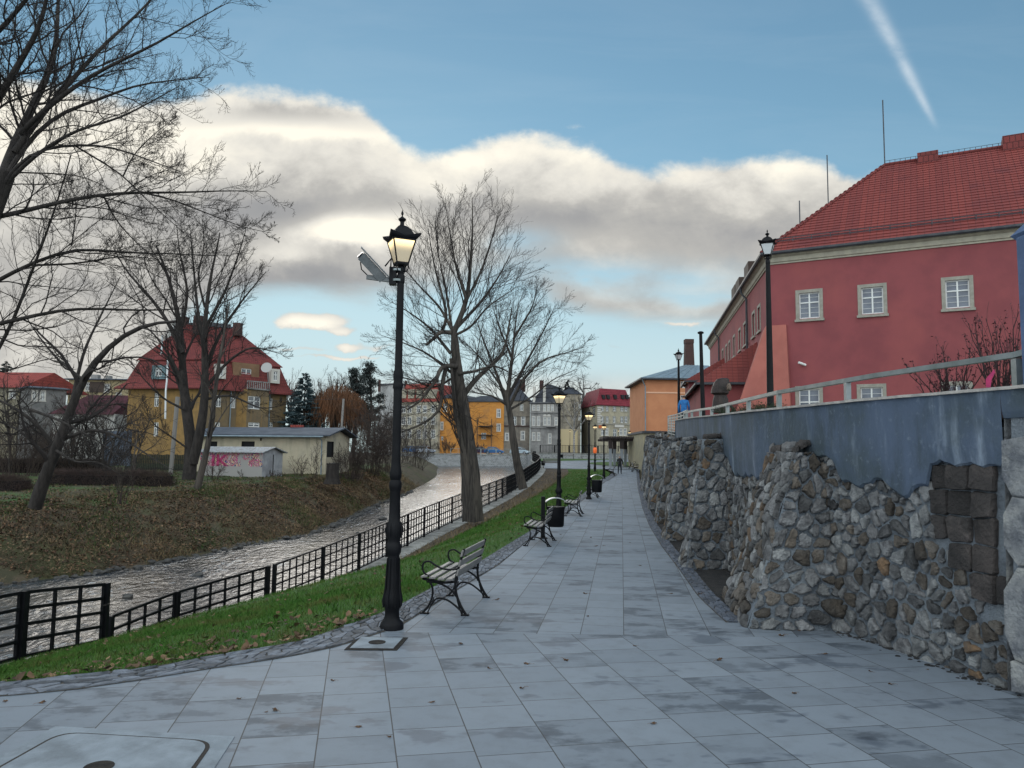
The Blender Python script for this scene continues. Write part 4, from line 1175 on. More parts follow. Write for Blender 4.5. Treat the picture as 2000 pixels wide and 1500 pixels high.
# ------------------------------------------------------------------ litter bins
M['hood'] = mat('bin_hood', (.45, .47, .50), .3, (.30, .32, .35), 10, metal=.6)
def make_bin(label):
    t = thing('litter_bin', label, 'bin', group='litter bins on the path edge')
    mb = MB(); mb.box(-.34, -.25, -.04, .04, 0, .98); mb.box(-.345, -.245, -.045, .045, .98, 1.0); mb.box(-.40, -.19, -.1, .1, 0, .02); mb.build('post', M['iron'], t, world=False, bevel=.008)
    mb = MB(); mb.lathe([(.17, .28), (.19, .32), (.205, .74), (.205, .76)], 24); mb.bar((-.25, 0, .45), (-.19, 0, .45), .04, .03); mb.bar((-.25, 0, .65), (-.19, 0, .65), .04, .03); mb.build('bucket', M['iron'], t, world=False)
    mb = MB()
    n = 12; V = []
    for i in range(n + 1):
        a = PI * (.12 + .76 * i / n); V += [(-.24 * math.cos(a) / math.cos(.12 * PI), -.13, .80 + .16 * math.sin(a)), (-.24 * math.cos(a) / math.cos(.12 * PI), .13, .80 + .16 * math.sin(a))]
    W = [(x, y, z + .018) for x, y, z in V]
    F_ = []
    for i in range(n): F_ += [(2 * i, 2 * i + 1, 2 * i + 3, 2 * i + 2)]
    F2 = [tuple(k + len(V) for k in f) for f in F_]
    E_ = [(2 * i, 2 * i + 2, 2 * i + 2 + len(V), 2 * i + len(V)) for i in range(n)] + [(2 * i + 1, 2 * i + 3, 2 * i + 3 + len(V), 2 * i + 1 + len(V)) for i in range(n)]
    mb.add(V + W, F_ + F2 + E_ + [(0, 1, 1 + len(V), len(V)), (2 * n, 2 * n + 1, 2 * n + 1 + len(V), 2 * n + len(V))]); mb.build('hood', M['hood'], t, world=False)
    mb = MB(); mb.tube([(-.22, 0, .86), (-.21, 0, .70)], .012, 6); mb.tube([(.22, 0, .86), (.20, 0, .70)], .012, 6); mb.tube([(0, 0, .975), (0, 0, 1.02)], .012, 6); mb.build('bracket', M['iron'], t, world=False)
    return t
bin0 = make_bin('nearest black litter bin with arched hood beside the second lamp')
p = GP(1060, 1052); bin0.location = (p.x + .3, p.y + .1, 0); bin0.rotation_euler = (0, 0, .05); bin0.scale = (1, 1, .95)
p = GP(1147, 975); copy_thing(bin0, (p.x + .42, p.y, 0), .05, 'second black litter bin beside a bench further up the path').scale = (1.15, 1.15, 1.1)
p = D(1057, 912, 79); copy_thing(bin0, (p.x + .2, p.y, zp(79)), .0, 'dark litter bin beside the bench seen from behind')
p = D(1097, 888, 112); copy_thing(bin0, (p.x, p.y, zp(112)), .0, 'small dark bin beside the far bench at the parapet')

# ------------------------------------------------------------------ manhole covers
M['cover'] = mat('cover_stone', (.235, .272, .31), .8, (.18, .21, .24), 4, .3, 50, col3=(.13, .15, .17), s3=2.5)
M['rim'] = mat('cover_rim', (.022, .021, .021), .9, (.04, .036, .032), 14, .6, 60, spec=.1)
M['groove'] = mat('groove', (.03, .025, .022), .95)
def cover(label, P, frame, hub, rnd=.0, metalrim=False):
    """P: four ground points of the outer edge"""
    c = sum((Vector(p) for p in P), Vector()) / 4
    t = thing('manhole_cover', label, 'manhole cover', (c.x, c.y, 0))
    def ins(k): return [Vector((c.x + (p[0] - c.x) * k, c.y + (p[1] - c.y) * k, 0)) for p in P]
    def rr(pts, r):
        out = []
        for i in range(4):
            a, b, d = pts[i - 1], pts[i], pts[(i + 1) % 4]
            u, w = (a - b).normalized(), (d - b).normalized()
            for k in range(7):
                s = k / 6; q0 = b + u * r * (1 - s); q1 = b + w * r * s; out.append(q0 * (1 - s) + q1 * s if r else b)
        return out
    def plate(pts, z0, z1): mb = MB(); mb.prism([(p.x, p.y) for p in pts], z0, z1); return mb
    plate(ins(1.0), -.02, .006).build('frame', M['rim'] if metalrim else M['cover'], t)
    plate(rr(ins(frame), rnd), .0, .010).build('gap_ring', M['groove'], t)
    plate(rr(ins(frame - .035), rnd), .0, .014).build('lid', M['cover'], t)
    mb = MB(); mb.lathe([(hub, .0), (hub, .019), (hub * .85, .022), (.01, .022)], 24, c=(c.x, c.y)); h_ = mb.build('hub', M['rim'], t)
    for k in range(3):
        mb = MB(); a = k * 2.1; mb.bar((c.x + hub * .25 * math.cos(a), c.y + hub * .25 * math.sin(a), .024), (c.x + hub * .75 * math.cos(a), c.y + hub * .75 * math.sin(a), .024), hub * .12, .006); mb.build('slot', M['groove'], h_).parent = t
    return t
cover('square pale stone manhole cover in dark frame at the foot of the foreground lamp', [G(672, 1270), G(775, 1271), G(797, 1246), G(700, 1244)], .86, .085, metalrim=True)
cover('large pale manhole cover with rounded lid cut by the bottom left corner', [G(-150, 1560), G(330, 1640), G(458, 1440), G(108, 1420)], .84, .085, .16)

# ------------------------------------------------------------------ pergola on the plaza
M['darkwood'] = mat('dark_timber', (.020, .014, .014), .6, (.035, .022, .02), 5, .3, 30)
M['postgrey'] = mat('post_concrete', (.22, .24, .26), .8)
pg = thing('pergola', 'dark timber pergola on grey posts at the end of the path', 'pergola', (12, 84, .7))
y0 = 83.0; zr = D(1200, 859, y0).z
xl, xr_ = D(1176, 860, y0).x, D(1258, 860, y0).x
for (u, y) in ((1193, 83), (1215, 83), (1240, 83), (1201, 87), (1222, 87), (1246, 87)):
    x = px_at(u, y); mb = MB(); mb.box(x - .14, x + .14, y - .14, y + .14, zp(y), zr - .4); mb.build('post', M['postgrey'], pg, bevel=.01)
    mb = MB(); mb.box(x - .2, x + .2, y - .2, y + .2, zr - .95, zr - .12); mb.build('post_head', M['darkwood'], pg)
mb = MB(); mb.box(xl, xr_, 82.8, 83.0, zr - .12, zr + .12); mb.build('beam', M['darkwood'], pg)
mb = MB(); mb.box(xl, xr_, 87.0, 87.2, zr - .12, zr + .12); mb.build('beam', M['darkwood'], pg)
mb = MB()
for i in range(17): x = xl + .3 + (xr_ - xl - .6) * i / 16; mb.box(x - .05, x + .05, 82.2, 87.9, zr + .12, zr + .36)
mb.build('rafters', M['darkwood'], pg)

# ------------------------------------------------------------------ people (skin surfaces)
def person(label, joints, edges, radii, cloth, loc, rz, sc=1.0, extras=()):
    me = bpy.data.meshes.new('person'); me.from_pydata(joints, edges, []); o = bpy.data.objects.new('person', me); COL.objects.link(o)
    md = o.modifiers.new('skin', 'SKIN'); me.skin_vertices
    if not me.skin_vertices: 
        bm = bmesh.new(); bm.from_mesh(me); bm.verts.layers.skin.verify(); bm.to_mesh(me); bm.free()
    for i, r in enumerate(radii): me.skin_vertices[0].data[i].radius = r if hasattr(r, '__len__') else (r, r)
    me.skin_vertices[0].data[0].use_root = True
    sb = o.modifiers.new('sub', 'SUBSURF'); sb.levels = 2; sb.render_levels = 2
    dg = bpy.context.evaluated_depsgraph_get(); dg.update(); ev = bpy.data.meshes.new_from_object(o.evaluated_get(dg))
    bpy.data.objects.remove(o)
    for m in cloth[0]: ev.materials.append(m)
    for p in ev.polygons: p.material_index = cloth[1](p.center); p.use_smooth = True
    o = bpy.data.objects.new('person', ev); COL.objects.link(o); o.location = loc; o.rotation_euler = (0, 0, rz); o.scale = (sc,) * 3
    return tag(o, label, 'person')
M['coat'] = mat('black_coat', (.012, .013, .016), .85, (.02, .02, .024), 8)
M['jeans'] = mat('dark_trousers', (.016, .020, .030), .9)
M['skin'] = mat('skin', (.42, .25, .18), .6)
M['shoe'] = mat('shoes', (.01, .01, .01), .5)
M['hair'] = mat('hair', (.02, .014, .01), .7)
M['blue'] = mat('blue_jacket', (.02, .16, .42), .8, (.015, .10, .30), 9)
#            0 pelvis      1 waist       2 chest       3 neck        4 head        5 headtop
J = [(0, 0, .95), (0, 0, 1.12), (0, .01, 1.36), (0, .01, 1.50), (0, -.01, 1.60), (0, -.005, 1.72),
     (-.10, 0, .88), (-.13, -.02, .50), (-.15, .03, .09), (-.16, -.13, .04),
     (.10, 0, .88), (.12, -.01, .50), (.13, .03, .09), (.15, -.13, .04),
     (-.19, .01, 1.42), (-.26, .02, 1.16), (-.25, -.12, .96), (-.25, -.20, .90),
     (.19, .01, 1.42), (.27, .03, 1.15), (.27, -.05, .92), (.27, -.09, .82)]
Ed = [(0, 1), (1, 2), (2, 3), (3, 4), (4, 5), (0, 6), (6, 7), (7, 8), (8, 9), (0, 10), (10, 11), (11, 12), (12, 13), (2, 14), (14, 15), (15, 16), (16, 17), (2, 18), (18, 19), (19, 20), (20, 21)]
Rd = [(.17, .12), (.165, .115), (.19, .12), (.06, .06), (.095, .105), (.08, .085), (.10, .10), (.068, .068), (.050, .05), (.045, .03), (.10, .10), (.068, .068), (.05, .05), (.045, .03),
      (.075, .075), (.058, .058), (.045, .045), (.035, .03), (.075, .075), (.058, .058), (.045, .045), (.035, .03)]
def cm_(c):
    if c.z > 1.66 or (c.z > 1.53 and c.y > .02): return 3
    if c.z > 1.52: return 2
    if c.z < .07: return 4
    if c.z < .88 and abs(c.x) < .22: return 1
    if c.z < .90 and abs(c.x) > .2: return 2
    return 0
p = GP(1210.5, 926)
hgt = D(1210.5, 889, p.y).z - p.z
person('person in a black coat and dark trousers standing on the path with a stick', J, Ed, Rd, ([M['coat'], M['jeans'], M['skin'], M['hair'], M['shoe']], cm_), tuple(p), 0, hgt / 1.80)
mb = MB(); mb.tube([(p.x - .27, p.y - .25, p.z + .95), (p.x - .95, p.y - .7, p.z + .02)], .014, 6); tag(mb.build('walking_stick', M['iron']), 'thin walking stick held by the person in black', 'stick')
# sitting-height person behind the rail
q = D(1336, 815, 40); z0 = D(1336, 772, 40).z - 1.74
def cm2(c):
    if c.z > 1.60 or (c.z > 1.40 and c.y < .03 and abs(c.x) < .1 and c.z > 1.49): return 3
    if c.z > 1.52: return 2
    if c.z < .07: return 4
    if c.z < .88 and abs(c.x) < .22: return 1
    return 0
person('person with dark hair in a bright blue jacket behind the terrace railing', J, Ed, Rd, ([M['blue'], M['jeans'], M['skin'], M['hair'], M['shoe']], cm2), (q.x, 40, z0), PI * .9, 1.0)

# carved wooden figure on the terrace
M['carved'] = mat('dark_carved_wood', (.014, .010, .010), .6, (.028, .017, .015), 6, 1.0, 14, stretch=(1, 1, .35))
sx0 = D(1407, 800, 22.5); st = thing('wood_carving', 'dark carved wooden stump figure beside the red building lean-to', 'sculpture', (sx0.x, 22.5, 2.7))
prof = [(1389, 1425, 806), (1392, 1423, 780), (1395, 1419, 772), (1388, 1424, 768), (1390, 1425, 758), (1394, 1425, 748), (1400, 1424, 741), (1408, 1420, 738.5)]
mb = MB(); n = 16; V = []; r_ = random.Random(8)
for (a, b, v) in prof:
    A, B_ = D(a, v, 22.5), D(b, v, 22.5); c = (A + B_) / 2; rx = (B_.x - A.x) / 2
    for j in range(n):
        t = 2 * PI * j / n; k = 1 + .10 * math.sin(t * 6) + r_.uniform(-.04, .04)
        V.append((c.x + rx * k * math.cos(t), c.y + rx * .8 * k * math.sin(t), c.z))
mb.add(V, [(i * n + j, i * n + (j + 1) % n, (i + 1) * n + (j + 1) % n, (i + 1) * n + j) for i in range(len(prof) - 1) for j in range(n)] + [tuple(range(len(V) - n, len(V)))], 0, True)
mb.build('body', M['carved'], st)
mb = MB(); a = D(1418, 756, 22.3); mb.lathe([(.02, a.z - .13), (.07, a.z - .08), (.075, a.z), (.05, a.z + .08), (.02, a.z + .1)], 10, c=(a.x + .05, a.y - .12)); mb.build('face', mat('weathered_face', (.16, .12, .09), .8, (.05, .035, .03), 20), st)
mb = MB(); a, b = D(1421, 792, 22.4), D(1431, 796, 22.4); mb.bar(a, b, .1, .08); mb.bar(b, b - Vector((0, 0, .12)), .06, .06); mb.build('arm', M['carved'], st)

# pillar at the right edge, with its overhanging cap
M['pillar'] = mat('blue_pillar', (.085, .135, .26), .8, (.06, .10, .19), 3, .4, 40)
pc = thing('gate_pillar', 'blue painted pillar with overhanging cap at the right edge of the photo', 'pillar', (4.5, 5.95, 2.3))
yq = 6.0; x0, x1 = px_at(1991, yq), px_at(2140, yq)
xa, xb_ = D(1990, 600, yq + .5).x, D(2140, 600, yq + .5).x; zc0, zc1 = D(1990, 432, yq).z, D(1990, 404, yq).z
mb = MB(); mb.box(xa, xb_, yq, yq + .5, 2.40, zc0 + .01); mb.build('shaft', M['pillar'], pc, bevel=.012)
xc = D(1971, 420, yq + .6).x
mb = MB(); mb.frustum([(xc + .03, yq - .04, zc0), (xb_ + .1, yq - .04, zc0), (xb_ + .1, yq + .56, zc0), (xc + .03, yq + .56, zc0)], [(xc, yq - .08, zc0 + .05), (xb_ + .1, yq - .08, zc0 + .05), (xb_ + .1, yq + .6, zc0 + .05), (xc, yq + .6, zc0 + .05)])
mb.frustum([(xc, yq - .08, zc0 + .051), (xb_ + .1, yq - .08, zc0 + .051), (xb_ + .1, yq + .6, zc0 + .051), (xc, yq + .6, zc0 + .051)], [(xc + .07, yq + .02, zc1 + .03), (xb_, yq + .02, zc1 + .03), (xb_, yq + .5, zc1 + .03), (xc + .07, yq + .5, zc1 + .03)])
mb.build('cap', M['pillar'], pc)

# pink cloth over the wall
pk = MB(); A = [(1926, 757), (1925, 741), (1931, 733), (1941, 722), (1943, 728), (1936, 742), (1934, 757)]
P0 = [D(u, v, 8.6) for u, v in A]; P1 = [D(u + 1, v, 8.75) for u, v in A]
pk.frustum(P0, P1); o = pk.build('cloth', mat('pink_cloth', (.45, .03, .12), .7, (.30, .02, .10), 20)); tag(o, 'small bright pink cloth showing above the wall between the two reddish shrubs', 'cloth')

# ------------------------------------------------------------------ parked cars
M['cglass'] = mat('car_glass', (.02, .03, .04), .08, spec=.8)
M['tyre'] = mat('tyre', (.015, .015, .015), .9)
M['hub'] = mat('rim', (.3, .3, .32), .3, metal=.7)
M['head'] = mat('headlamp', (.6, .62, .65), .2)
def make_car(label, paint, loc, rz, L_=4.1, H=1.48):
    t = thing('parked_car', label, 'car', loc, rz, 'cars parked along the quay street')
    W = .84
    low = [(-L_ / 2, .35), (-L_ / 2 + .02, .62), (-L_ / 2 + .15, .90), (-L_ * .28, .95), (L_ * .18, .93), (L_ * .40, .80), (L_ / 2 - .04, .66), (L_ / 2, .40), (L_ / 2 - .1, .25), (-L_ / 2 + .1, .25)]
    mb = MB(); n = len(low)
    sec = [(-W, .93), (-W * .98, 1.0), (W * .98, 1.0), (W, .93)]
    V = []
    for y, k in ((-W, .94), (-W * .9, 1), (W * .9, 1), (W, .94)):
        for x, z in low: V.append((x * (1 if k == 1 else .975), y, .25 + (z - .25) * (1 if k == 1 else .93)))
    mb.add(V, [(a * n + j, a * n + (j + 1) % n, (a + 1) * n + (j + 1) % n, (a + 1) * n + j) for a in range(3) for j in range(n)] + [tuple(range(n)), tuple(range(3 * n, 4 * n))[::-1]], 0)
    mb.build('body', paint, t, world=False, bevel=.03)
    roof = [(-L_ * .40, .93), (-L_ * .30, H - .06), (-L_ * .05, H), (L_ * .08, H - .04), (L_ * .26, .92)]
    mb = MB(); mb.frustum([(roof[0][0], -W * .93, .92), (roof[4][0], -W * .93, .92), (roof[4][0], W * .93, .92), (roof[0][0], W * .93, .92)], [(roof[1][0], -W * .72, H - .07), (roof[3][0], -W * .72, H - .07), (roof[3][0], W * .72, H - .07), (roof[1][0], W * .72, H - .07)])
    mb.build('windows', M['cglass'], t, world=False)
    mb = MB(); mb.frustum([(roof[1][0] - .03, -W * .74, H - .075), (roof[3][0] + .04, -W * .74, H - .075), (roof[3][0] + .04, W * .74, H - .075), (roof[1][0] - .03, W * .74, H - .075)], [(roof[1][0] + .12, -W * .62, H), (roof[3][0] - .12, -W * .62, H), (roof[3][0] - .12, W * .62, H), (roof[1][0] + .12, W * .62, H)])
    for sy in (-1, 1):
        for x0, z0, x1, z1 in ((roof[0][0], .92, roof[1][0], H - .07), (roof[4][0], .92, roof[3][0], H - .07), (-.15, .92, -.12, H - .07)): mb.bar((x0, sy * W * .935, z0), (x1, sy * W * .735, z1), .07, .05)
    mb.build('roof', paint, t, world=False)
    for sx in (-1, 1):
        for sy in (-1, 1):
            mb = MB(); mb.lathe([(.30, -.10), (.31, 0), (.30, .10)], 18); mb.xf(Matrix.Translation((sx * L_ * .31, sy * (W - .08), .31)) @ Matrix.Rotation(PI / 2, 4, 'X')); w_ = mb.build('wheel', M['tyre'], t, world=False)
            mb = MB(); mb.lathe([(.19, -.11), (.19, .11)], 12); mb.xf(Matrix.Translation((sx * L_ * .31, sy * (W - .08), .31)) @ Matrix.Rotation(PI / 2, 4, 'X')); h = mb.build('rim', M['hub'], w_, world=False)
    for sy in (-1, 1):
        mb = MB(); mb.box(L_ / 2 - .16, L_ / 2 - .01, sy * W * .72 - .14, sy * W * .72 + .14, .56, .68); mb.build('headlight', M['head'], t, world=False)
    return t
pb = mat('blue_paint', (.04, .13, .30), .25, metal=.3, spec=.6); ps = mat('silver_paint', (.38, .46, .52), .25, metal=.4, spec=.6); pn = mat('dark_blue_paint', (.02, .04, .09), .25, spec=.6); pw2 = mat('white_paint', (.45, .50, .58), .3, spec=.6); pg2 = mat('purple_paint', (.06, .04, .10), .3)
zq = 1.96
def carat(lab, paint, u, y, rz, L_=4.1): make_car(lab, paint, (px_at(u, y) + .0, y, zq), rz, L_)
carat('bright blue car parked in front of the cream house beside the river bush', pb, 806, 160, .15)
carat('dark blue car partly hidden between the bright blue and the pale car', pn, 824, 162, .1)
carat('pale blue car with its nose out, parked by the thin pole', pw2, 834, 157, -.5, 3.9)
carat('purple car behind the near tree trunk in front of the orange house', pg2, 942, 160, .1)
carat('blue car parked below the balcony of the orange house', pb, 967, 158, -.1)
carat('silver car parked before the grey brown house', ps, 1017, 157, -.35, 4.0)

# ------------------------------------------------------------------ buildings
M['glass'] = mat('window_glass', (.030, .036, .045), .10, (.05, .06, .07), .7, spec=.7)
M['glass_blind'] = mat('window_blind', (.11, .13, .17), .25, (.05, .06, .09), .9, spec=.7)
M['white'] = mat('white_frame', (.62, .63, .62), .6)
M['surround'] = mat('stone_surround', (.30, .285, .245), .85, (.23, .22, .19), 5, .3, 40)
M['dark'] = mat('dark_opening', (.008, .008, .010), .8)
M['wood_brown'] = mat('brown_timber', (.05, .035, .028), .8)
_wc = {}


def win_mesh(w, h, sur, fr, gl, style, bars):
    """window in local axes: x along the wall, z up, y outward (negative = towards the street)"""
    key = (round(w, 2), round(h, 2), sur.name if sur else '', fr.name, gl.name, style, bars)
    if key in _wc: return _wc[key]
    mb = MB(); a, b = w / 2, h
    if sur:
        k = .155 if style != 'far' else .14
        ow = .025
        mb.box(-a - k, -a, -ow, .02, -.04, b + k, 1); mb.box(a, a + k, -ow, .02, -.04, b + k, 1); mb.box(-a, a, -ow, .02, b, b + k, 1)
        mb.box(-a - k - .05, a + k + .05, -ow - .07, .02, -.04 - .11, -.041, 1)
    t = .055 if style != 'far' else .08; y0, y1 = .07, .115
    mb.box(-a, -a + t, y0, y1, 0, b); mb.box(a - t, a, y0, y1, 0, b); mb.box(-a + t, a - t, y0, y1, 0, t); mb.box(-a + t, a - t, y0, y1, b - t, b)
    mb.box(-t * .6, t * .6, y0 - .012, y1, t, b - t)
    tz = b * .62; mb.box(-a + t, a - t, y0 - .008, y1, tz - t * .5, tz + t * .5)
    if bars:
        for z in bars: mb.box(-a + t, a - t, y0 + .012, y1, b * z - .007, b * z + .007)
    o = mb.build('window', [fr, sur or fr]); me = o.data; bpy.data.objects.remove(o)
    mb = MB(); mb.box(-a + t * .5, a - t * .5, .10, .106, t * .5, b - t * .5); o = mb.build('pane', gl); mp = o.data; bpy.data.objects.remove(o)
    _wc[key] = (me, mp); return me, mp


class Face:
    """one facade: origin O (x, y), unit direction e to the right as seen from outside, outward normal n"""
    def __init__(s, A, B):
        s.A, s.B = Vector((A[0], A[1], 0)), Vector((B[0], B[1], 0)); s.e = (s.B - s.A); s.L = s.e.length; s.e.normalize(); s.n = Vector((s.e.y, -s.e.x, 0))
    def P(s, t, z, d=0.0): q = s.A + s.e * t + s.n * d; return Vector((q.x, q.y, z))
    def hit(s, u, v):
        """pixel -> (t, z) on the facade plane"""
        r = ray(u, v); k = (s.A.x * s.n.x + s.A.y * s.n.y) / (r.x * s.n.x + r.y * s.n.y); q = r * k
        return (q.x - s.A.x) * s.e.x + (q.y - s.A.y) * s.e.y, CAMZ + q.z


def facade(mb, f, z0, z1, holes, m=0, depth=.16, mrev=None):
    xs = sorted({0, f.L} | {h[0] for h in holes} | {h[0] + h[2] for h in holes}); zs = sorted({z0, z1} | {h[1] for h in holes} | {h[1] + h[3] for h in holes})
    for i in range(len(xs) - 1):
        for j in range(len(zs) - 1):
            cx, cz = (xs[i] + xs[i + 1]) / 2, (zs[j] + zs[j + 1]) / 2
            if any(h[0] < cx < h[0] + h[2] and h[1] < cz < h[1] + h[3] for h in holes): continue
            mb.quad(f.P(xs[i], zs[j]), f.P(xs[i + 1], zs[j]), f.P(xs[i + 1], zs[j + 1]), f.P(xs[i], zs[j + 1]), m=m)
    r = m if mrev is None else mrev
    for x, z, w, h in holes:
        A = [(x, z), (x + w, z), (x + w, z + h), (x, z + h)]
        for i in range(4):
            a, b = A[i], A[(i + 1) % 4]; mb.quad(f.P(*a), f.P(*b), f.P(*b, -depth), f.P(*a, -depth), m=r)
        mb.quad(*[f.P(*a, -depth) for a in A], m=r)


def put_win(root, f, x, z, w, h, sur=None, fr=None, gl=None, style='near', bars=(), label=None):
    me, mp = win_mesh(w, h, sur, fr or M['white'], gl or M['glass'], style, tuple(bars))
    o = bpy.data.objects.new('window', me); COL.objects.link(o); o.parent = root
    q = f.P(x + w / 2, z); o.location = q - root.location; o.rotation_euler = (0, 0, math.atan2(f.e.y, f.e.x))
    if label: o['label'] = label
    p = bpy.data.objects.new('pane', mp); COL.objects.link(p); p.parent = o
    return o


def wallm(name, c, c2=None, c3=None, s=.5, bump=.3): return mat(name, c, .92, c2 or tuple(x * .8 for x in c), 1.6, bump, 30, col3=c3, s3=s)


def tiles(name, c1, c2, mortar, bw=.25, rh=.34, b=.9): return brickmat(name, c1, c2, mortar, bw, rh, .018, .75, .5, b, noise_c=tuple(x * .6 for x in c1), nsc=.5, nlo=.5, nhi=.8, dist=.05)
M['tile_red'] = tiles('red_roof_tile', (.30, .055, .040), (.22, .042, .034), (.11, .02, .02))
M['tile_old'] = tiles('old_red_tile', (.17, .032, .029), (.125, .025, .024), (.07, .014, .014))
M['tile_maroon'] = tiles('maroon_tile', (.20, .020, .034), (.155, .016, .028), (.10, .01, .018), .45, .40)
M['zinc'] = mat('zinc_sheet', (.24, .30, .34), .45, (.17, .22, .26), 2, .1, 20, metal=.35)
M['gutter'] = mat('dark_gutter', (.035, .04, .05), .6, (.06, .065, .075), 4)
M['brick'] = brickmat('chimney_brick', (.075, .032, .027), (.045, .022, .020), (.06, .05, .045), .25, .08, .008, .9, .5, .4, noise_c=(.05, .03, .03), nsc=1.5)
M['bitumen'] = mat('bitumen_roof', (.045, .055, .075), .8, (.075, .09, .115), 1.0, .3, 40)

# ---- the red building
M['redwall'] = mat('red_plaster', (.235, .062, .068), .92, (.198, .053, .060), .9, .25, 60, col3=(.26, .070, .071), s3=.35)
M['pinkwall'] = mat('pink_plaster', (.37, .125, .10), .92, (.31, .10, .082), .8, .25, 60)
streak(M['pinkwall'], (.25, .10, .085), .5)
M['cornice'] = mat('cornice', (.38, .35, .28), .85, (.30, .28, .23), 3, .2, 30)
rb = thing('red_building', 'large red plastered building with tiled hipped roof behind the handrail', 'building', (12.6, 37, 3))
Cn = (12.6, 37.05); d1 = Vector((8.6, -4.75)).normalized(); d2 = Vector((4.8, 30)).normalized()
RE = (Cn[0] + d1.x * 17, Cn[1] + d1.y * 17); LE = (Cn[0] + d2.x * 30.5, Cn[1] + d2.y * 30.5)
fR = Face(Cn, RE); fL = Face(LE, Cn)
ZE = 11.75
def whole(face, wins):
    out = []
    for u0, u1, v0, v1 in wins:
        uc = (u0 + u1) / 2; t, zt = face.hit(uc, v0); _, zb = face.hit(uc, v1); out.append((t, zb, zt))
    return out
WR = whole(fR, ((1563, 1597, 572, 620), (1684, 1722, 561, 614), (1846, 1892, 546, 602)))
wW = .92; z_lo = sum(w[1] for w in WR) / 3; z_hi = sum(w[2] for w in WR) / 3; hW = z_hi - z_lo
tlow = [fR.hit(1580, 765)[0], fR.hit(1702, 760)[0], fR.hit(1868, 752)[0]]
zl_hi = sum(fR.hit(u, v)[1] for u, v in ((1580, 762), (1702, 756), (1868, 750))) / 3
hR = [(w[0] - wW / 2, z_lo, wW, hW) for w in WR] + [(t - wW / 2, zl_hi - 1.6, wW, 1.6) for t in tlow]
hR += [(15.3, z_lo, wW, hW), (15.3, zl_hi - 1.6, wW, 1.6)] if WR[-1][0] < 12.5 else []
LW = [(1482.7, 588, 648), (1472, 602, 655), (1456.5, 624, 674), (1445, 640, 685), (1434, 657, 695), (1425, 668, 706), (1419, 678, 712), (1412, 688, 715), (1408, 690, 722)]
hL = []
for u, v0, v1 in LW:
    t, _ = fL.hit(u, (v0 + v1) / 2); w = 1.6 if abs(u - 1456.5) < 1 else .80
    hL.append((t - w / 2, z_lo + .1, w, hW))
hL = [h for i, h in enumerate(hL) if h[0] > .5 and h[0] + h[2] < fL.L - .5 and all(abs(h[0] - g[0]) > 1.4 for g in hL[:i])]
mb = MB(); facade(mb, fR, 1.5, ZE, hR, depth=.2); facade(mb, fL, 1.5, ZE, hL, depth=.2)
BR_, BL_ = (RE[0] + 3, RE[1] + 13), (LE[0] + 10, LE[1] + 0)
mb.quad((*RE, 1.5), (*BR_, 1.5), (*BR_, ZE), (*RE, ZE)); mb.quad((*LE, 1.5), (*BL_, 1.5), (*BL_, ZE), (*LE, ZE))
mb.build('wall', M['redwall'], rb, recalc=False)
for h in hR: put_win(rb, fR, *h, sur=M['surround'], gl=M['glass_blind'], bars=(.22, .42, .82))
for h in hL: put_win(rb, fL, *h, sur=M['surround'], fr=M['surround'], gl=M['glass'])
# cornice along both faces, mitred at the corner
def cornice(prof, name, m):
    mb = MB()
    nR, nL = fR.n, fL.n
    for (da, za), (db, zb) in zip(prof[:-1], prof[1:]):
        def cpt(d, z):
            # corner offset point
            a = Vector((nR.x, nR.y)); b = Vector((nL.x, nL.y)); det = a.x * b.y - a.y * b.x
            x = (d * b.y - a.y * d) / det; y = (a.x * d - d * b.x) / det
            return Vector((Cn[0] + x, Cn[1] + y, z))
        mb.quad(cpt(da, za), fR.P(fR.L, za, da), fR.P(fR.L, zb, db), cpt(db, zb)); mb.quad(fL.P(0, za, da), cpt(da, za), cpt(db, zb), fL.P(0, zb, db))
    return mb.build(name, m, rb, recalc=False)
cornice([(0.0, ZE - .42), (.06, ZE - .42), (.06, ZE - .34), (.12, ZE - .32), (.16, ZE - .12), (.26, ZE - .06), (.34, ZE + .04), (.34, ZE + .10), (0, ZE + .10)], 'cornice', M['cornice'])
cornice([(.345, ZE + .02), (.42, ZE - .02), (.49, ZE + .04), (.50, ZE + .13), (.47, ZE + .13), (.345, ZE + .10)], 'gutter', M['gutter'])
# roof planes with real courses
def off_corner(d, z):
    a = Vector((fR.n.x, fR.n.y)); b = Vector((fL.n.x, fL.n.y)); det = a.x * b.y - a.y * b.x
    return Vector((Cn[0] + (d * b.y - a.y * d) / det, Cn[1] + (a.x * d - d * b.x) / det, z))
tR, zR_ = None, None
run = 7.0; rise = 6.15
def courses(fc, P0, P1, Q0, Q1, n, name, m, mult=1):
    """P0-P1 eave, Q0-Q1 ridge"""
    mb = MB()
    nn = (P1 - P0).cross(Q0 - P0).normalized()
    if nn.z < 0: nn = -nn
    for i in range(n):
        a, b = i / n, (i + 1) / n
        A0, A1, B0, B1 = P0.lerp(Q0, a), P1.lerp(Q1, a), P0.lerp(Q0, b), P1.lerp(Q1, b)
        mb.quad(A0, A1, A1 + nn * .045, A0 + nn * .045); mb.quad(A0 + nn * .045, A1 + nn * .045, B1 + nn * .008, B0 + nn * .008)
    return mb.build(name, m, rb, recalc=False)
E0 = off_corner(.45, ZE + .08); E1 = fR.P(fR.L, ZE + .08, .45); F0 = fL.P(0, ZE + .08, .45)
apex = off_corner(-run, ZE + rise); ridgeR = fR.P(fR.L + 3, ZE + rise, -run)
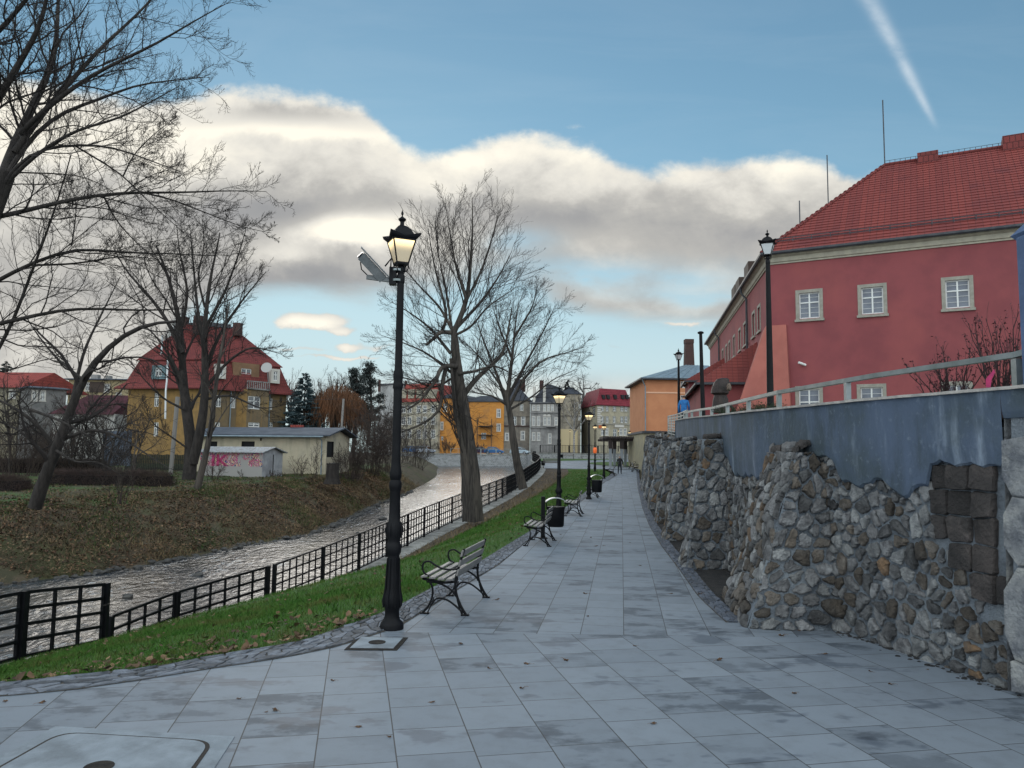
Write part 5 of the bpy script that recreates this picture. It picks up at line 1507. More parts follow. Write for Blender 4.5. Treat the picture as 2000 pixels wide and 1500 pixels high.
# ridge of the right wing measured in the photograph
t_, z_ = fR.hit(1684, 318)
ridgeL = fL.P(0, ZE + rise, -run)
M['tile_near'] = brickmat('clay_tile', (.205, .043, .036), (.160, .034, .031), (.115, .027, .025), .28, 5.0, .014, .7, 0, .5, noise_c=(.12, .028, .030), nsc=.6, nlo=.5, nhi=.8, dist=.04)
courses(fR, E0, E1 + Vector((fR.e.x * 3, fR.e.y * 3, 0)), apex, ridgeR, 30, 'roof', M['tile_near'])
courses(fL, F0, E0, ridgeL, apex, 24, 'roof', M['tile_near'])
mb = MB(); mb.tube([E0 + Vector((0, 0, .05)), apex + Vector((0, 0, .06))], .09, 8); mb.tube([apex + Vector((0, 0, .06)), ridgeR + Vector((0, 0, .06))], .10, 8)
for k in range(1, 26): q = E0.lerp(apex, k / 26) + Vector((0, 0, .07)); mb.tube([q, q + (apex - E0).normalized() * .10], .115, 8)
mb.build('ridge_tiles', M['tile_old'], rb)
mb = MB()
for i in range(60): q = apex.lerp(ridgeR, i / 60) + Vector((0, 0, .15)); mb.bar(q, q + Vector((0, 0, .13)), .02, .02)
mb.tube([apex + Vector((0, 0, .28)), ridgeR + Vector((0, 0, .28))], .012, 4); mb.build('lightning_wire', M['gutter'], rb)
# flat chimneys on the ridge
dR = (ridgeR - apex)
def ridge_t(u):
    best = 0
    for i in range(400):
        q = apex + dR * (i / 400); r = Vector((q.x, q.y, q.z - CAMZ)); c = R3.transposed() @ r; uu = 1000 + F * c.x / -c.z
        if uu < u: best = i / 400
    return best
for u0, u1, hh in ((1793, 1834, .12), (1958, 2040, .3)):
    a, b = apex + dR * ridge_t(u0), apex + dR * ridge_t(u1); mb = MB()
    mb.bar(a + Vector((0, 0, hh / 2 - .1)), b + Vector((0, 0, hh / 2 - .1)), 1.0, hh + .5); c_ = mb.build('chimney', M['tile_old'], rb)
    mb = MB(); mb.bar(a + Vector((0, 0, hh + .18)), b + Vector((0, 0, hh + .18)), 1.12, .06); mb.build('cap', M['gutter'], c_)
# lightning rods
for q, hgt in ((apex, 4.2),): 
    mb = MB(); mb.tube([q, q + Vector((0, 0, D(1684, 195, q.y).z - q.z))], .035, 6); mb.build('lightning_rod', M['gutter'], rb)
for u, vt in ((1618, 303), (1563, 392)):
    best = min(range(200), key=lambda i: abs((1000 + F * (lambda c: c.x / -c.z)(R3.transposed() @ (E0.lerp(apex, i / 200) - Vector((0, 0, CAMZ))))) - u)); q = E0.lerp(apex, best / 200)
    mb = MB(); mb.tube([q, q + Vector((0, 0, D(u, vt, q.y).z - q.z))], .03, 6); mb.build('lightning_rod', M['gutter'], rb)
# snow guard along the eave
mb = MB(); sl_ = .16
A = E0.lerp(apex, .10) + Vector((0, 0, .12)); B = (E1).lerp(ridgeR, .10) + Vector((0, 0, .12)); n_ = 60
mb.tube([A, B], .022, 5); mb.tube([A + Vector((0, 0, .13)), B + Vector((0, 0, .13))], .022, 5)
for i in range(0, n_ + 1, 3): q = A.lerp(B, i / n_); mb.bar(q - Vector((0, 0, .12)), q + Vector((0, 0, .16)), .03, .03)
mb.build('snow_guard', M['gutter'], rb)
# dormers on the left wing, seen against the sky
for u, v in ((1441, 568), (1424, 598), (1416, 608)):
    t, z = fL.hit(u + 12, v + 14); t = max(1.5, min(fL.L - 2, t)); mb = MB(); zb = ZE + .35
    P = [fL.P(t - .9, zb, -.15), fL.P(t + .9, zb, -.15), fL.P(t + .9, zb, -3.2), fL.P(t - .9, zb, -3.2)]
    Q = [p + Vector((0, 0, 1.5)) for p in P]; mb.frustum(P, Q); dm = mb.build('dormer', M['wood_brown'], rb)
    mb = MB(); P = [fL.P(t - 1.15, zb + 1.51, .25), fL.P(t + 1.15, zb + 1.51, .25), fL.P(t + 1.15, zb + 2.2, -3.4), fL.P(t - 1.15, zb + 2.2, -3.4)]
    mb.frustum(P, [p + Vector((0, 0, .1)) for p in P]); mb.build('roof', M['tile_old'], dm)
# downpipes
for u in (1462, 1406):
    t, _ = fL.hit(u, 600); t = max(.4, min(fL.L - .3, t)); mb = MB(); mb.tube([fL.P(t, ZE + .05, .45), fL.P(t, ZE - .3, .40), fL.P(t, ZE - .65, .12), fL.P(t, 3, .12)], .065, 8); mb.build('downpipe', M['gutter'], rb)
# corner buttress
mb = MB(); zb, zt = 1.6, fR.hit(1530, 635)[1]
def cb(a, b, z):   # a: length along right face, b: length along left face, with projection
    return [off_corner(a, z)]
def ring_(proL, proR, lenR, lenL, z):
    c = off_corner(0, z)
    aR, aL = fR.e, -fL.e
    nR, nL = fR.n, fL.n
    k = Vector((Cn[0], Cn[1], z))
    outer = k + nL * proL - aL * proL * .0
    return [k + aL * lenL + nL * .02, k + aL * lenL * .9 + nL * proL, k + nL * proL + nR * proR - aR * .1, k + aR * lenR + nR * proR, k + aR * lenR + nR * -.1, k + aL * .3 - nL * .3]
mb.frustum(ring_(2.35, .55, .98, 2.2, zb), ring_(.12, .10, .72, 2.0, zt))
mb.build('buttress', M['pinkwall'], rb)
# small bolts and camera on the wall
q = fR.P(fR.hit(1568, 711)[0], fR.hit(1568, 711)[1], 0)
mb = MB(); mb.bar(q, q + fR.n * .12, .05, .05); mb.tube([q + fR.n * .18 + Vector((.16, 0, -.07)), q + fR.n * .22 + Vector((-.17, 0, .05))], .06, 10); mb.build('wall_camera', M['white'], rb)
# lean-to roofs against the left wing
def leanto(u0, u1, vtop, vbot, dep, lab):
    t0, _ = fL.hit(u0, vtop); t1, ztp = fL.hit(u1, vtop); t0, t1 = min(t0, t1), max(t0, t1)
    A, B = fL.P(t0, 0, dep), fL.P(t1, 0, dep)
    ze = D(1000 + F * (B.x / B.y), vbot, B.y).z
    mb = MB(); P = [fL.P(t0, 1.6, .0), fL.P(t0, 1.6, dep), fL.P(t1, 1.6, dep), fL.P(t1, 1.6, .0)]; mb.frustum(P, [p + Vector((0, 0, ze - 1.6)) for p in P]); mb.build('annex', M['redwall'], rb)
    mb = MB(); o_ = .3
    P = [fL.P(t0 - o_, ze, -.05), fL.P(t0 - o_, ze, dep + o_), fL.P(t1 + o_, ze, dep + o_), fL.P(t1 + o_, ze, -.05)]
    Q = [fL.P(t0 + 1.6, ztp, -.05), fL.P(t1 - .6, ztp, -.05)]
    n = 14
    L0, L1, R0, R1 = P[1], P[2], Q[0], Q[1]
    for i in range(n):
        a, b = i / n, (i + 1) / n
        for (p, q, r, s_) in ((L0, L1, R0, R1), (P[2], P[3], R1, R1)):
            A0, A1, B0, B1 = p.lerp(r, a), q.lerp(s_, a), p.lerp(r, b), q.lerp(s_, b); up = Vector((0, 0, .04))
            mb.quad(A0, A1, A1 + up, A0 + up); mb.quad(A0 + up, A1 + up, B1, B0)
    mb.quad(P[0], P[1], R0)
    mb.build('lean_to_roof', M['tile_near'], rb, recalc=False)
    mb = MB(); mb.bar(P[1] - Vector((0, 0, .05)), P[2] - Vector((0, 0, .05)), .14, .12); mb.bar(P[2] - Vector((0, 0, .05)), P[3] - Vector((0, 0, .05)), .14, .12); mb.build('gutter', M['gutter'], rb)
leanto(1425, 1482, 664, 748, 3.0, '')
leanto(1403, 1416, 697, 744, 2.6, '')

# ---- orange building with zinc hip roof and brick chimney behind it
M['orange'] = mat('orange_plaster', (.50, .22, .11), .92, (.45, .19, .095), .8, .15, 40)
ob = thing('orange_building', 'orange plastered building with grey zinc hipped roof beyond the terrace', 'building', (24, 92, 2))
yO = 90.0; xa, xb_ = px_at(1262, yO), px_at(1420, yO); zE = D(1300, 742, yO).z; zA = D(1338, 714, yO + 6).z
fo = Face((xa, yO), (xb_, yO)); mb = MB()
hs = []
for u0, u1, v0, v1 in ((1329, 1340, 745, 758), (1329, 1340, 772, 786)):
    t0, z1 = fo.hit(u0, v0); t1, z0 = fo.hit(u1, v1); hs.append((t0, z0, t1 - t0, z1 - z0))
facade(mb, fo, 1.0, zE, hs); mb.quad((xa, yO, 1), (xa, yO + 12, 1), (xa, yO + 12, zE), (xa, yO, zE)); mb.build('wall', M['orange'], ob, recalc=False)
for h in hs: put_win(ob, fo, *h, style='far')
mb = MB(); zb1 = D(1300, 767, yO).z; mb.box(xa - .03, xb_, yO - .05, yO, zb1 - .08, zb1 + .08); mb.build('string_course', mat('pale_band', (.66, .40, .27), .9), ob)
mb = MB(); o_ = .7; mb.frustum([(xa - o_, yO - o_, zE), (xb_ + o_, yO - o_, zE), (xb_ + o_, yO + 12, zE), (xa - o_, yO + 12, zE)], [(xa - o_, yO - o_, zE + .18), (xb_ + o_, yO - o_, zE + .18), (xb_ + o_, yO + 12, zE + .18), (xa - o_, yO + 12, zE + .18)]); mb.build('eaves', M['gutter'], ob)
ap = (px_at(1338, yO + 5.5), yO + 5.5); mb = MB(); R0 = [(xa - o_, yO - o_, zE + .181), (xb_ + o_, yO - o_, zE + .181), (xb_ + o_, yO + 12, zE + .181), (xa - o_, yO + 12, zE + .181)]
T0 = [(ap[0], ap[1], zA), (ap[0] + 3, ap[1], zA), (ap[0] + 3, ap[1] + .5, zA), (ap[0], ap[1] + .5, zA)]; mb.frustum(R0, T0)
for k in range(1, 8):
    a = Vector(R0[0]).lerp(Vector(R0[1]), k / 9); b = Vector(T0[0]).lerp(Vector(T0[1]), k / 9); mb.bar(a + Vector((0, 0, .03)), a.lerp(b, .99) + Vector((0, 0, .03)), .06, .08)
mb.build('roof', M['zinc'], ob)
mb = MB(); mb.tube([(xa - .5, yO - .55, zE), (xa - .25, yO - .3, zE - .5), (xa - .05, yO - .12, zE - .8), (xa - .05, yO - .12, 2)], .07, 8); mb.build('downpipe', M['zinc'], ob)
ch = thing('factory_chimney', 'tapered square brick chimney rising behind the orange building roof', 'chimney', (px_at(1348, 100), 100, 2))
w0, w1 = (1357 - 1338) / F * 100 / 2, (1355 - 1340) / F * 100 / 2; cx = px_at(1347.5, 100); zt = D(1347, 664, 100).z; zb = D(1347, 750, 100).z
mb = MB(); mb.frustum([(cx - w0 * 1.6, 100 - w0, 2), (cx + w0 * 1.6, 100 - w0, 2), (cx + w0 * 1.6, 100 + w0, 2), (cx - w0 * 1.6, 100 + w0, 2)], [(cx - w1, 100 - w1, zt), (cx + w1, 100 - w1, zt), (cx + w1, 100 + w1, zt), (cx - w1, 100 + w1, zt)]); mb.build('stack', M['brick'], ch)
mb = MB(); mb.box(cx - w1 * 1.12, cx + w1 * 1.12, 100 - w1 * 1.12, 100 + w1 * 1.12, zt - .5, zt + .05); mb.build('head', M['brick'], ch)
bb = thing('beige_building', 'low beige walled building with flat roof at the end of the rubble wall', 'building', (14.5, 76, 0))
M['beige'] = mat('beige_plaster', (.33, .29, .19), .92, (.26, .235, .17), 1.5, .3, 30)
mb = MB(); x0 = px_at(1258, 76); zt = D(1262, 846, 76).z; mb.box(x0, x0 + 14, 76, 86, 0, zt); mb.build('wall', M['beige'], bb)
mb = MB(); mb.box(x0 - .15, x0 + 14.2, 75.85, 86.2, zt + .002, zt + .22); mb.build('roof', M['gutter'], bb)

# ---- generic town house
def townhouse(name, label, foot, z0, z1, wm, rows=(), roof=None, floors=None, cat='building', sills=None):
    """foot: front-left, front-right, back-right, back-left. rows: (face index, u list, v top, v bottom, half width px, surround)"""
    cx = sum(p[0] for p in foot) / 4; cy = sum(p[1] for p in foot) / 4
    t = thing(name, label, cat, (cx, cy, z0))
    fs = [Face(foot[i], foot[(i + 1) % 4]) for i in range(4)]
    H = {i: [] for i in range(4)}; W = []
    for fi, us, v0, v1, hw, sur in rows:
        f = fs[fi]
        for u in us:
            ta, zt_2 = f.hit(u - hw, v0); tb, _ = f.hit(u + hw, v0); _, zb_2 = f.hit(u, v1)
            x, w = min(ta, tb), round(abs(tb - ta), 1); h = round(zt_2 - zb_2, 1)
            if x < .05 or x + w > f.L - .05: continue
            H[fi].append((x, zb_2, w, h)); W.append((f, x, zb_2, w, h, sur))
    mb = MB()
    for i, f in enumerate(fs): facade(mb, f, z0 - .6, z1, H[i])
    mb.build('wall', wm, t, recalc=False)
    for f, x, z, w, h, sur in W: put_win(t, f, x, z, w, h, sur=sur, style='far')
    return t, fs

def uface(u0, u1, y0, y1, dep):
    A, B = (px_at(u0, y0), y0), (px_at(u1, y1), y1); d = Vector((B[0] - A[0], B[1] - A[1])).normalized(); n = Vector((-d.y, d.x)) * dep
    return [A, B, (B[0] + n.x, B[1] + n.y), (A[0] + n.x, A[1] + n.y)]

def mansard(t, fs, z1, z2, inset, mt, z3=None, over=.25, name='roof'):
    foot = [f.A for f in fs]; c = sum(foot, Vector()) / 4
    def ins(k, z, out=0): 
        r = []
        for i in range(4):
            a, b, d = foot[i - 1], foot[i], foot[(i + 1) % 4]; u = (a - b).normalized(); w = (d - b).normalized(); r.append(Vector((*(b + (u + w) * k).xy, z)))
        return r
    mb = MB(); mb.frustum(ins(-over, z1 + .002), ins(-over, z1 + .12)); mb.frustum(ins(-over + .02, z1 + .121), ins(inset, z2)); o = mb.build(name, mt, t)
    if z3: mb = MB(); mb.frustum(ins(inset, z2 + .001), ins(min(inset + 3.5, .40 * min(f.L for f in fs)), z3)); mb.build(name, mt, t)
    return ins

def roofchim(t, u0, u1, vt, vb, y, m=None):
    mb = MB(); x0, x1 = px_at(u0, y), px_at(u1, y); mb.box(x0, x1, y - .5, y + .5, D(u0, vb, y).z - 1.5, D(u0, vt, y).z); c = mb.build('chimney', m or M['brick'], t)
    for k in (.3, .7): mb2 = MB(); x = x0 + (x1 - x0) * k; mb2.lathe([(.12, D(u0, vt, y).z), (.10, D(u0, vt, y).z + .5)], 8, c=(x, y)); mb2.build('pot', M['tile_old'], c)

ZG = 1.9
M['cream'] = wallm('cream_plaster', (.40, .36, .27), (.27, .25, .20), (.20, .18, .15))
M['ochre'] = wallm('ochre_plaster', (.50, .225, .048), (.44, .185, .04), (.36, .17, .055))
M['brownp'] = wallm('brown_plaster', (.20, .175, .14), (.15, .13, .11), (.11, .10, .09))
M['greyp'] = wallm('grey_plaster', (.245, .24, .235), (.19, .185, .18), (.14, .14, .135))
M['beige2'] = wallm('blank_gable', (.33, .29, .22), (.23, .205, .165), (.17, .155, .13))
M['khaki'] = wallm('khaki_plaster', (.36, .325, .235), (.30, .27, .20), (.24, .22, .17))
M['slate'] = tiles('slate', (.045, .05, .065), (.035, .04, .05), (.015, .015, .02), .3, .25, .5)
for k in ('cream', 'brownp', 'greyp', 'beige2', 'khaki'): streak(M[k], (.085, .078, .070), .7)
streak(M['ochre'], (.26, .14, .06), .6)
WS = M['surround']; WT = mat('pale_surround', (.48, .46, .42), .85)
# cream house with red mansard
t, fs = townhouse('apartment_house', 'cream four storey house with red tiled attic left of the orange house', uface(778, 857, 172, 168, 12), ZG, D(820, 785, 170).z, M['cream'],
    [(0, (788, 800, 818, 830, 846), v0, v1, 3.6, WT) for v0, v1 in ((793, 806), (815, 829), (840, 856))])
ins = mansard(t, fs, D(820, 785, 170).z, D(820, 751, 173).z, 1.3, M['tile_red'])
f = fs[0]
for u in (787, 803, 819, 834, 846):
    tt, zb_ = f.hit(u, 778); _, zt_ = f.hit(u, 763); mb = MB(); P = [f.P(tt - .75, zb_, .1), f.P(tt + .75, zb_, .1), f.P(tt + .75, zb_, -2), f.P(tt - .75, zb_, -2)]; mb.frustum(P, [p + Vector((0, 0, zt_ - zb_ + .3)) for p in P]); d = mb.build('dormer', M['cream'], t)
    o = put_win(t, Face(f.P(tt - .75, 0, .13).xy, f.P(tt + .75, 0, .13).xy), .3, zb_ + .2, .9, zt_ - zb_ - .2, sur=None, style='far'); 
roofchim(t, 738, 742, 742, 752, 174); roofchim(t, 790, 794, 744, 752, 174)
t2, fs2 = townhouse('apartment_house', 'pale grey gable house behind the bushes at the foreground lamp', uface(738, 777, 176, 172, 12), ZG, D(755, 752, 174).z, wallm('pale_gable', (.40, .40, .40)), [(0, (748,), 775, 790, 3, WT)])
mansard(t2, fs2, D(755, 752, 174).z, D(755, 749, 175).z, .5, M['slate'])
# orange house in two heights with the dark balcony
t, fs = townhouse('apartment_house', 'taller part of the bright orange house behind the near tree trunk', uface(857, 902, 169, 167, 12), ZG, D(880, 778, 168).z, M['ochre'],
    [(0, (863,), 825, 839, 2.6, WT), (0, (900,), 822, 840, 2.4, WT), (0, (864,), 852, 860, 2.6, None), (0, (870, 890), 790, 803, 3, WT)])
mansard(t, fs, D(880, 778, 168).z, D(880, 770, 170).z, 1.5, M['slate'])
t, fs = townhouse('apartment_house', 'lower part of the orange house with a dark flower balcony', uface(902.5, 985, 168, 166, 12), ZG, D(940, 785, 167).z, M['ochre'],
    [(0, (912, 974), v0, v1, 3, WT) for v0, v1 in ((800, 815), (828, 842))] + [(0, (945,), 845, 858, 5, None)])
ins = mansard(t, fs, D(940, 785, 167).z, D(940, 774, 172).z, 3.4, M['slate'])
f = fs[0]; ta, zb_ = f.hit(935, 850); tb, zt_ = f.hit(963, 823)
for z in (f.hit(945, 832)[1], f.hit(945, 849)[1]):
    mb = MB(); P = [f.P(ta, z - .15, 0), f.P(ta, z - .15, 1.4), f.P(tb, z - .15, 1.4), f.P(tb, z - .15, 0)]; mb.frustum(P, [p + Vector((0, 0, .15)) for p in P]); b = mb.build('balcony', M['wood_brown'], t)
    mb = MB()
    for i in range(15): q = f.P(ta + (tb - ta) * i / 14, z, 1.35); mb.bar(q, q + Vector((0, 0, 1.0)), .05, .05)
    mb.bar(f.P(ta, z + 1.0, 1.35), f.P(tb, z + 1.0, 1.35), .07, .07); mb.build('railing', M['iron'], b)
mb = MB(); mb.bar(f.P(ta, ZG, 1.3), f.P(ta, zt_ + .5, 1.3), .15, .15); mb.build('balcony_post', M['wood_brown'], t); mb = MB(); mb.bar(f.P(tb, ZG, 1.3), f.P(tb, zt_ + .5, 1.3), .15, .15); mb.build('balcony_post', M['wood_brown'], t)
# grey brown house
t, fs = townhouse('apartment_house', 'grey brown three storey house with brick band beside the silver car', uface(985.5, 1036, 166, 166, 14), ZG, D(1010, 783, 166).z, M['brownp'],
    [(0, (1022,), 813, 831, 3.3, WT), (0, (1021,), 843, 859, 3.0, WT), (0, (1005,), 813, 831, 3.0, M['surround']), (0, (990,), 846, 860, 2.6, WT), (0, (1003,), 846, 858, 2.6, M['dark']), (0, (996, 1019), 790, 802, 2.8, M['surround'])])
f = fs[0]
for v in (832, 812):
    z = f.hit(1010, v)[1]; mb = MB(); mb.bar(f.P(0, z, .06), f.P(f.L, z, .06), .2, .22); mb.build('string_course', M['brick'] if v == 832 else M['brownp'], t)
mansard(t, fs, D(1010, 783, 166).z, D(1010, 760, 170).z, 2.2, M['slate'], D(1010, 745, 175).z)
roofchim(t, 1014, 1023, 741, 752, 172)
# grey house with arched windows and tower roof
t, fs = townhouse('apartment_house', 'grey house with paired arched windows, dark mansard and brick chimneys', uface(1036.5, 1091, 165, 163, 14), ZG, D(1060, 788, 164).z, M['greyp'],
    [(0, (1042.5, 1051), 792, 801, 2.0, WT), (0, (1064, 1071.5, 1079), 791, 803, 1.9, WT), (0, (1042.5, 1052), 814, 831, 2.3, WT), (0, (1064.5, 1072), 814, 830, 2.3, WT), (0, (1042.5, 1052), 845, 860, 2.2, WT), (0, (1074,), 848, 866, 2.4, WT), (0, (1086,), 816, 830, 2, WT)])
f = fs[0]
for v in (806, 835, 787):
    z = f.hit(1060, v)[1]; mb = MB(); mb.bar(f.P(0, z, .08), f.P(f.L, z, .08), .25, .22); mb.build('string_course', M['greyp'], t)
for u in (1064.5, 1072):   # arched heads
    tt, z = f.hit(u, 814); mb = MB(); n = 10; V = [f.P(tt + .42 * math.cos(PI * i / n), z + .1 + .42 * math.sin(PI * i / n), .03) for i in range(n + 1)] ; W = [p + f.n * .08 for p in V]
    mb.add(V + W, [tuple(range(n + 1)), tuple(range(n + 1, 2 * n + 2))] + [(i, i + 1, n + 2 + i, n + 1 + i) for i in range(n)]); mb.build('window_arch', WT, t)
ta, z = f.hit(1068, 834); tb, _ = f.hit(1086, 834); mb = MB(); P = [f.P(ta, z, 0), f.P(ta, z, 1.3), f.P(tb, z, 1.3), f.P(tb, z, 0)]; mb.frustum(P, [p + Vector((0, 0, .2)) for p in P]); mb.build('balcony', M['greyp'], t)
mansard(t, fs, D(1060, 788, 164).z, D(1060, 766, 167).z, 1.6, M['slate'], D(1060, 755, 172).z)
for u, vt in ((1043, 752), (1063, 757)):
    tt, z = f.hit(u, 786); mb = MB(); P = [f.P(tt - .25, z, .1), f.P(tt + .25, z, .1), f.P(tt + .25, z, -.4), f.P(tt - .25, z, -.4)]; mb.frustum(P, [p + Vector((0, 0, 3.4)) for p in P]); mb.build('gable_pier', WT, t)
roofchim(t, 1054, 1062, 743, 756, 170); roofchim(t, 1016, 1026, 741, 752, 171)
# blank gable
t, fs = townhouse('apartment_house', 'tall blank beige gable behind the birch tree', uface(1092, 1135, 164, 164, 14), ZG, D(1110, 770, 164).z, M['beige2'],
    [(0, (1132,), 790, 797, 1.5, WT), (0, (1132,), 812, 820, 1.5, WT), (0, (1125.5,), 850, 862, 2, M['dark'])])
f = fs[0]; z = f.hit(1110, 812)[1]; mb = MB(); mb.bar(f.P(0, z, .05), f.P(f.L, z, .05), .2, .15); mb.build('string_course', M['brownp'], t)
ta, z1_ = f.hit(1094, 838); tb, z0_ = f.hit(1128, 866); mb = MB(); P = [f.P(ta, ZG, 0.02), f.P(tb, ZG, .02), f.P(tb, z1_, .02), f.P(ta, z1_, .02)]; mb.frustum(P, [p + f.n * .12 for p in P]); mb.build('plaster_panel', mat('warm_panel', (.50, .41, .25), .9), t)
mansard(t, fs, D(1110, 770, 164).z, D(1110, 757, 168).z, 3, M['slate'])
# maroon mansard house: two faces
A, B, C_ = (px_at(1136, 172), 172), (px_at(1167, 158), 158), (px_at(1233, 162), 162)
foot = [B, C_, (C_[0] + (A[0] - B[0]), C_[1] + 14), A]
t, fs = townhouse('apartment_house', 'khaki corner house under a tall maroon tiled mansard, shop sign above the door', foot, ZG, D(1200, 793, 160).z, M['khaki'],
    [(0, (1177, 1186, 1200, 1214.5, 1222.5), v0, v1, 2.5, WS) for v0, v1 in ((793.5, 803), (814, 826))] + [(0, (1177, 1185, 1213, 1221), 838, 850, 2.4, WT), (0, (1201,), 838, 857, 3.4, None)] + [(3, (1160,), 798, 812, 2.2, M['dark'])])
f = fs[0]; ins = mansard(t, fs, D(1200, 793, 160).z, D(1200, 760, 161).z, 1.0, M['tile_maroon'], over=.35)
for u in (1179.5, 1188.5, 1202.5, 1217, 1225.5):
    tt, z0_ = f.hit(u, 779); _, z1_ = f.hit(u, 771); mb = MB(); P = [f.P(tt - .36, z0_, .1), f.P(tt + .36, z0_, .1), f.P(tt + .36, z1_, -.1), f.P(tt - .36, z1_, -.1)]; mb.frustum(P, [p - f.n * 1.2 for p in P]); mb.build('attic_window', M['dark'], t)
ta, z0_ = f.hit(1200, 832); tb, _ = f.hit(1218, 832); mb = MB(); mb.bar(f.P(ta, z0_, .08), f.P(tb, z0_, .08), .5, .1, up=tuple(f.n)); mb.build('sign_board', WT, t)
ta, z0_ = f.hit(1169, 833.5); tb, _ = f.hit(1180, 833.5); mb = MB(); mb.bar(f.P(ta, z0_, .08), f.P(tb, z0_, .08), .6, .1, up=tuple(f.n)); mb.build('sign_board', mat('orange_sign', (.5, .12, .04), .8), t)
z = f.hit(1200, 828.5)[1]; mb = MB(); mb.bar(f.P(0, z, .06), f.P(f.L, z, .06), .16, .16); mb.build('string_course', M['surround'], t)
mb = MB()
for k in range(9): z = f.hit(1169, 796 + 4 * k)[1]; mb.bar(f.P(.05, z, .06), f.P(.75 if k % 2 else 1.1, z, .06), .3, .12, up=tuple(f.n))
mb.build('quoins', WT, t)
# narrow reddish and pale houses at the right end
t, fs = townhouse('apartment_house', 'narrow dull red house squeezed right of the maroon roofed house', uface(1233.5, 1249, 168, 168, 12), ZG, D(1240, 776, 168).z, wallm('dull_red', (.14, .075, .07), (.10, .055, .055)), [(0, (1241,), 838, 842, 4.6, None)])
mansard(t, fs, D(1240, 776, 168).z, D(1240, 774, 169).z, .4, M['slate'])
t, fs = townhouse('apartment_house', 'narrow pale ornate house touching the orange building edge', uface(1249.5, 1262, 166, 166, 12), ZG, D(1253, 778, 166).z, M['khaki'], [(0, (1253.5,), v0, v1, 1.5, WT) for v0, v1 in ((795, 808), (820, 832), (843, 855))])
mansard(t, fs, D(1253, 778, 166).z, D(1253, 771, 168).z, 1, M['slate'])
f = fs[0]; mb = MB(); q = f.P(.6, fs[0].hit(1252, 778)[1], 0); mb.frustum([q + Vector((-.6, -.1, 0)), q + Vector((.6, -.1, 0)), q + Vector((.6, 1, 0)), q + Vector((-.6, 1, 0))], [q + Vector((-.1, .4, 1.8)), q + Vector((.1, .4, 1.8)), q + Vector((.1, .6, 1.8)), q + Vector((-.1, .6, 1.8))]); mb.build('turret', M['slate'], t)

# ---- yellow villa with the red mansard
M['ylw'] = wallm('yellow_plaster', (.27, .165, .058), (.20, .125, .050), (.19, .12, .05), .45)
streak(M['ylw'], (.10, .075, .045), .75)
M['ylwdark'] = wallm('sooty_plaster', (.155, .115, .068), (.115, .088, .058), (.22, .15, .06), .4)
streak(M['ylwdark'], (.26, .16, .055), .6)
A, B, C_ = (-41.3, 82.5), (-32.75, 80.8), (-26.0, 88.4); dB = Vector((C_[0] - B[0], C_[1] - B[1]))
Dd = (A[0] + dB.x * 1.1, A[1] + dB.y * 1.1)
vz = .2; zE = D(393, 759, 81).z
yv = thing('yellow_villa', 'big yellow and sooty brown villa with red mansard roof across the river', 'house', (-34, 86, vz))
f0, f1, f2, f3 = Face(A, B), Face(B, C_), Face(C_, Dd), Face(Dd, A)
def wbox(f, u, v0, v1, hw):
    ta, zt = f.hit(u - hw, (v0 + v1) / 2); tb, _ = f.hit(u + hw, (v0 + v1) / 2); _, zt = f.hit(u, v0); _, zb = f.hit(u, v1); return (min(ta, tb), zb, abs(tb - ta), zt - zb)
h0 = [wbox(f0, 305.5, 768, 794, 4.5), wbox(f0, 304.5, 825, 852, 4.5)]
h1 = [wbox(f1, 427, 772, 795, 5.0), wbox(f1, 456, 774, 797, 4.0), wbox(f1, 529, 778, 800, 3.2), wbox(f1, 425, 825, 833, 5), wbox(f1, 529, 825, 834, 4)]
mb = MB(); facade(mb, f0, vz - .8, zE, h0, 0); facade(mb, f1, vz - .8, zE, h1, 1); facade(mb, f2, vz - .8, zE, []); facade(mb, f3, vz - .8, zE, [])
mb.build('wall', [M['ylw'], M['ylwdark']], yv, recalc=False)
for h in h0: put_win(yv, f0, *h, style='far')
for h in h1: put_win(yv, f1, *h, style='far')
# bay with balcony
f = f1; ta, _ = f.hit(462, 790); tb, _ = f.hit(521, 790); zb_ = f.hit(490, 762)[1]
P = [f.P(ta, vz - .8, 0), f.P(ta + .6, vz - .8, 1.1), f.P(tb - .4, vz - .8, 1.1), f.P(tb, vz - .8, 0)]; fb = Face(P[1].xy, P[2].xy)
hb = [wbox(fb, 496.5, 774, 799, 12), wbox(fb, 496, 825, 834, 11)]
mb = MB(); facade(mb, fb, vz - .8, zb_, hb, 0)
for a, b in ((0, 1), (2, 3)): mb.quad(P[a], P[b], P[b] + Vector((0, 0, zb_ - vz + .8)), P[a] + Vector((0, 0, zb_ - vz + .8)), m=1)
mb.quad(*[p + Vector((0, 0, zb_ - vz + .8)) for p in P], m=1); mb.build('bay', [M['ylwdark'], M['ylw']], yv, recalc=False)
for h in hb: put_win(yv, fb, *h, style='far')
mb = MB()
for i in range(12): q = fb.P(fb.L * i / 11, zb_, -.05); mb.bar(q, q + Vector((0, 0, .9)), .09, .09)
mb.bar(fb.P(0, zb_ + .9, -.05), fb.P(fb.L, zb_ + .9, -.05), .12, .1); mb.bar(fb.P(0, zb_ + .06, .06), fb.P(fb.L, zb_ + .06, .06), .3, .16); mb.build('balcony_railing', M['greyp'], yv)
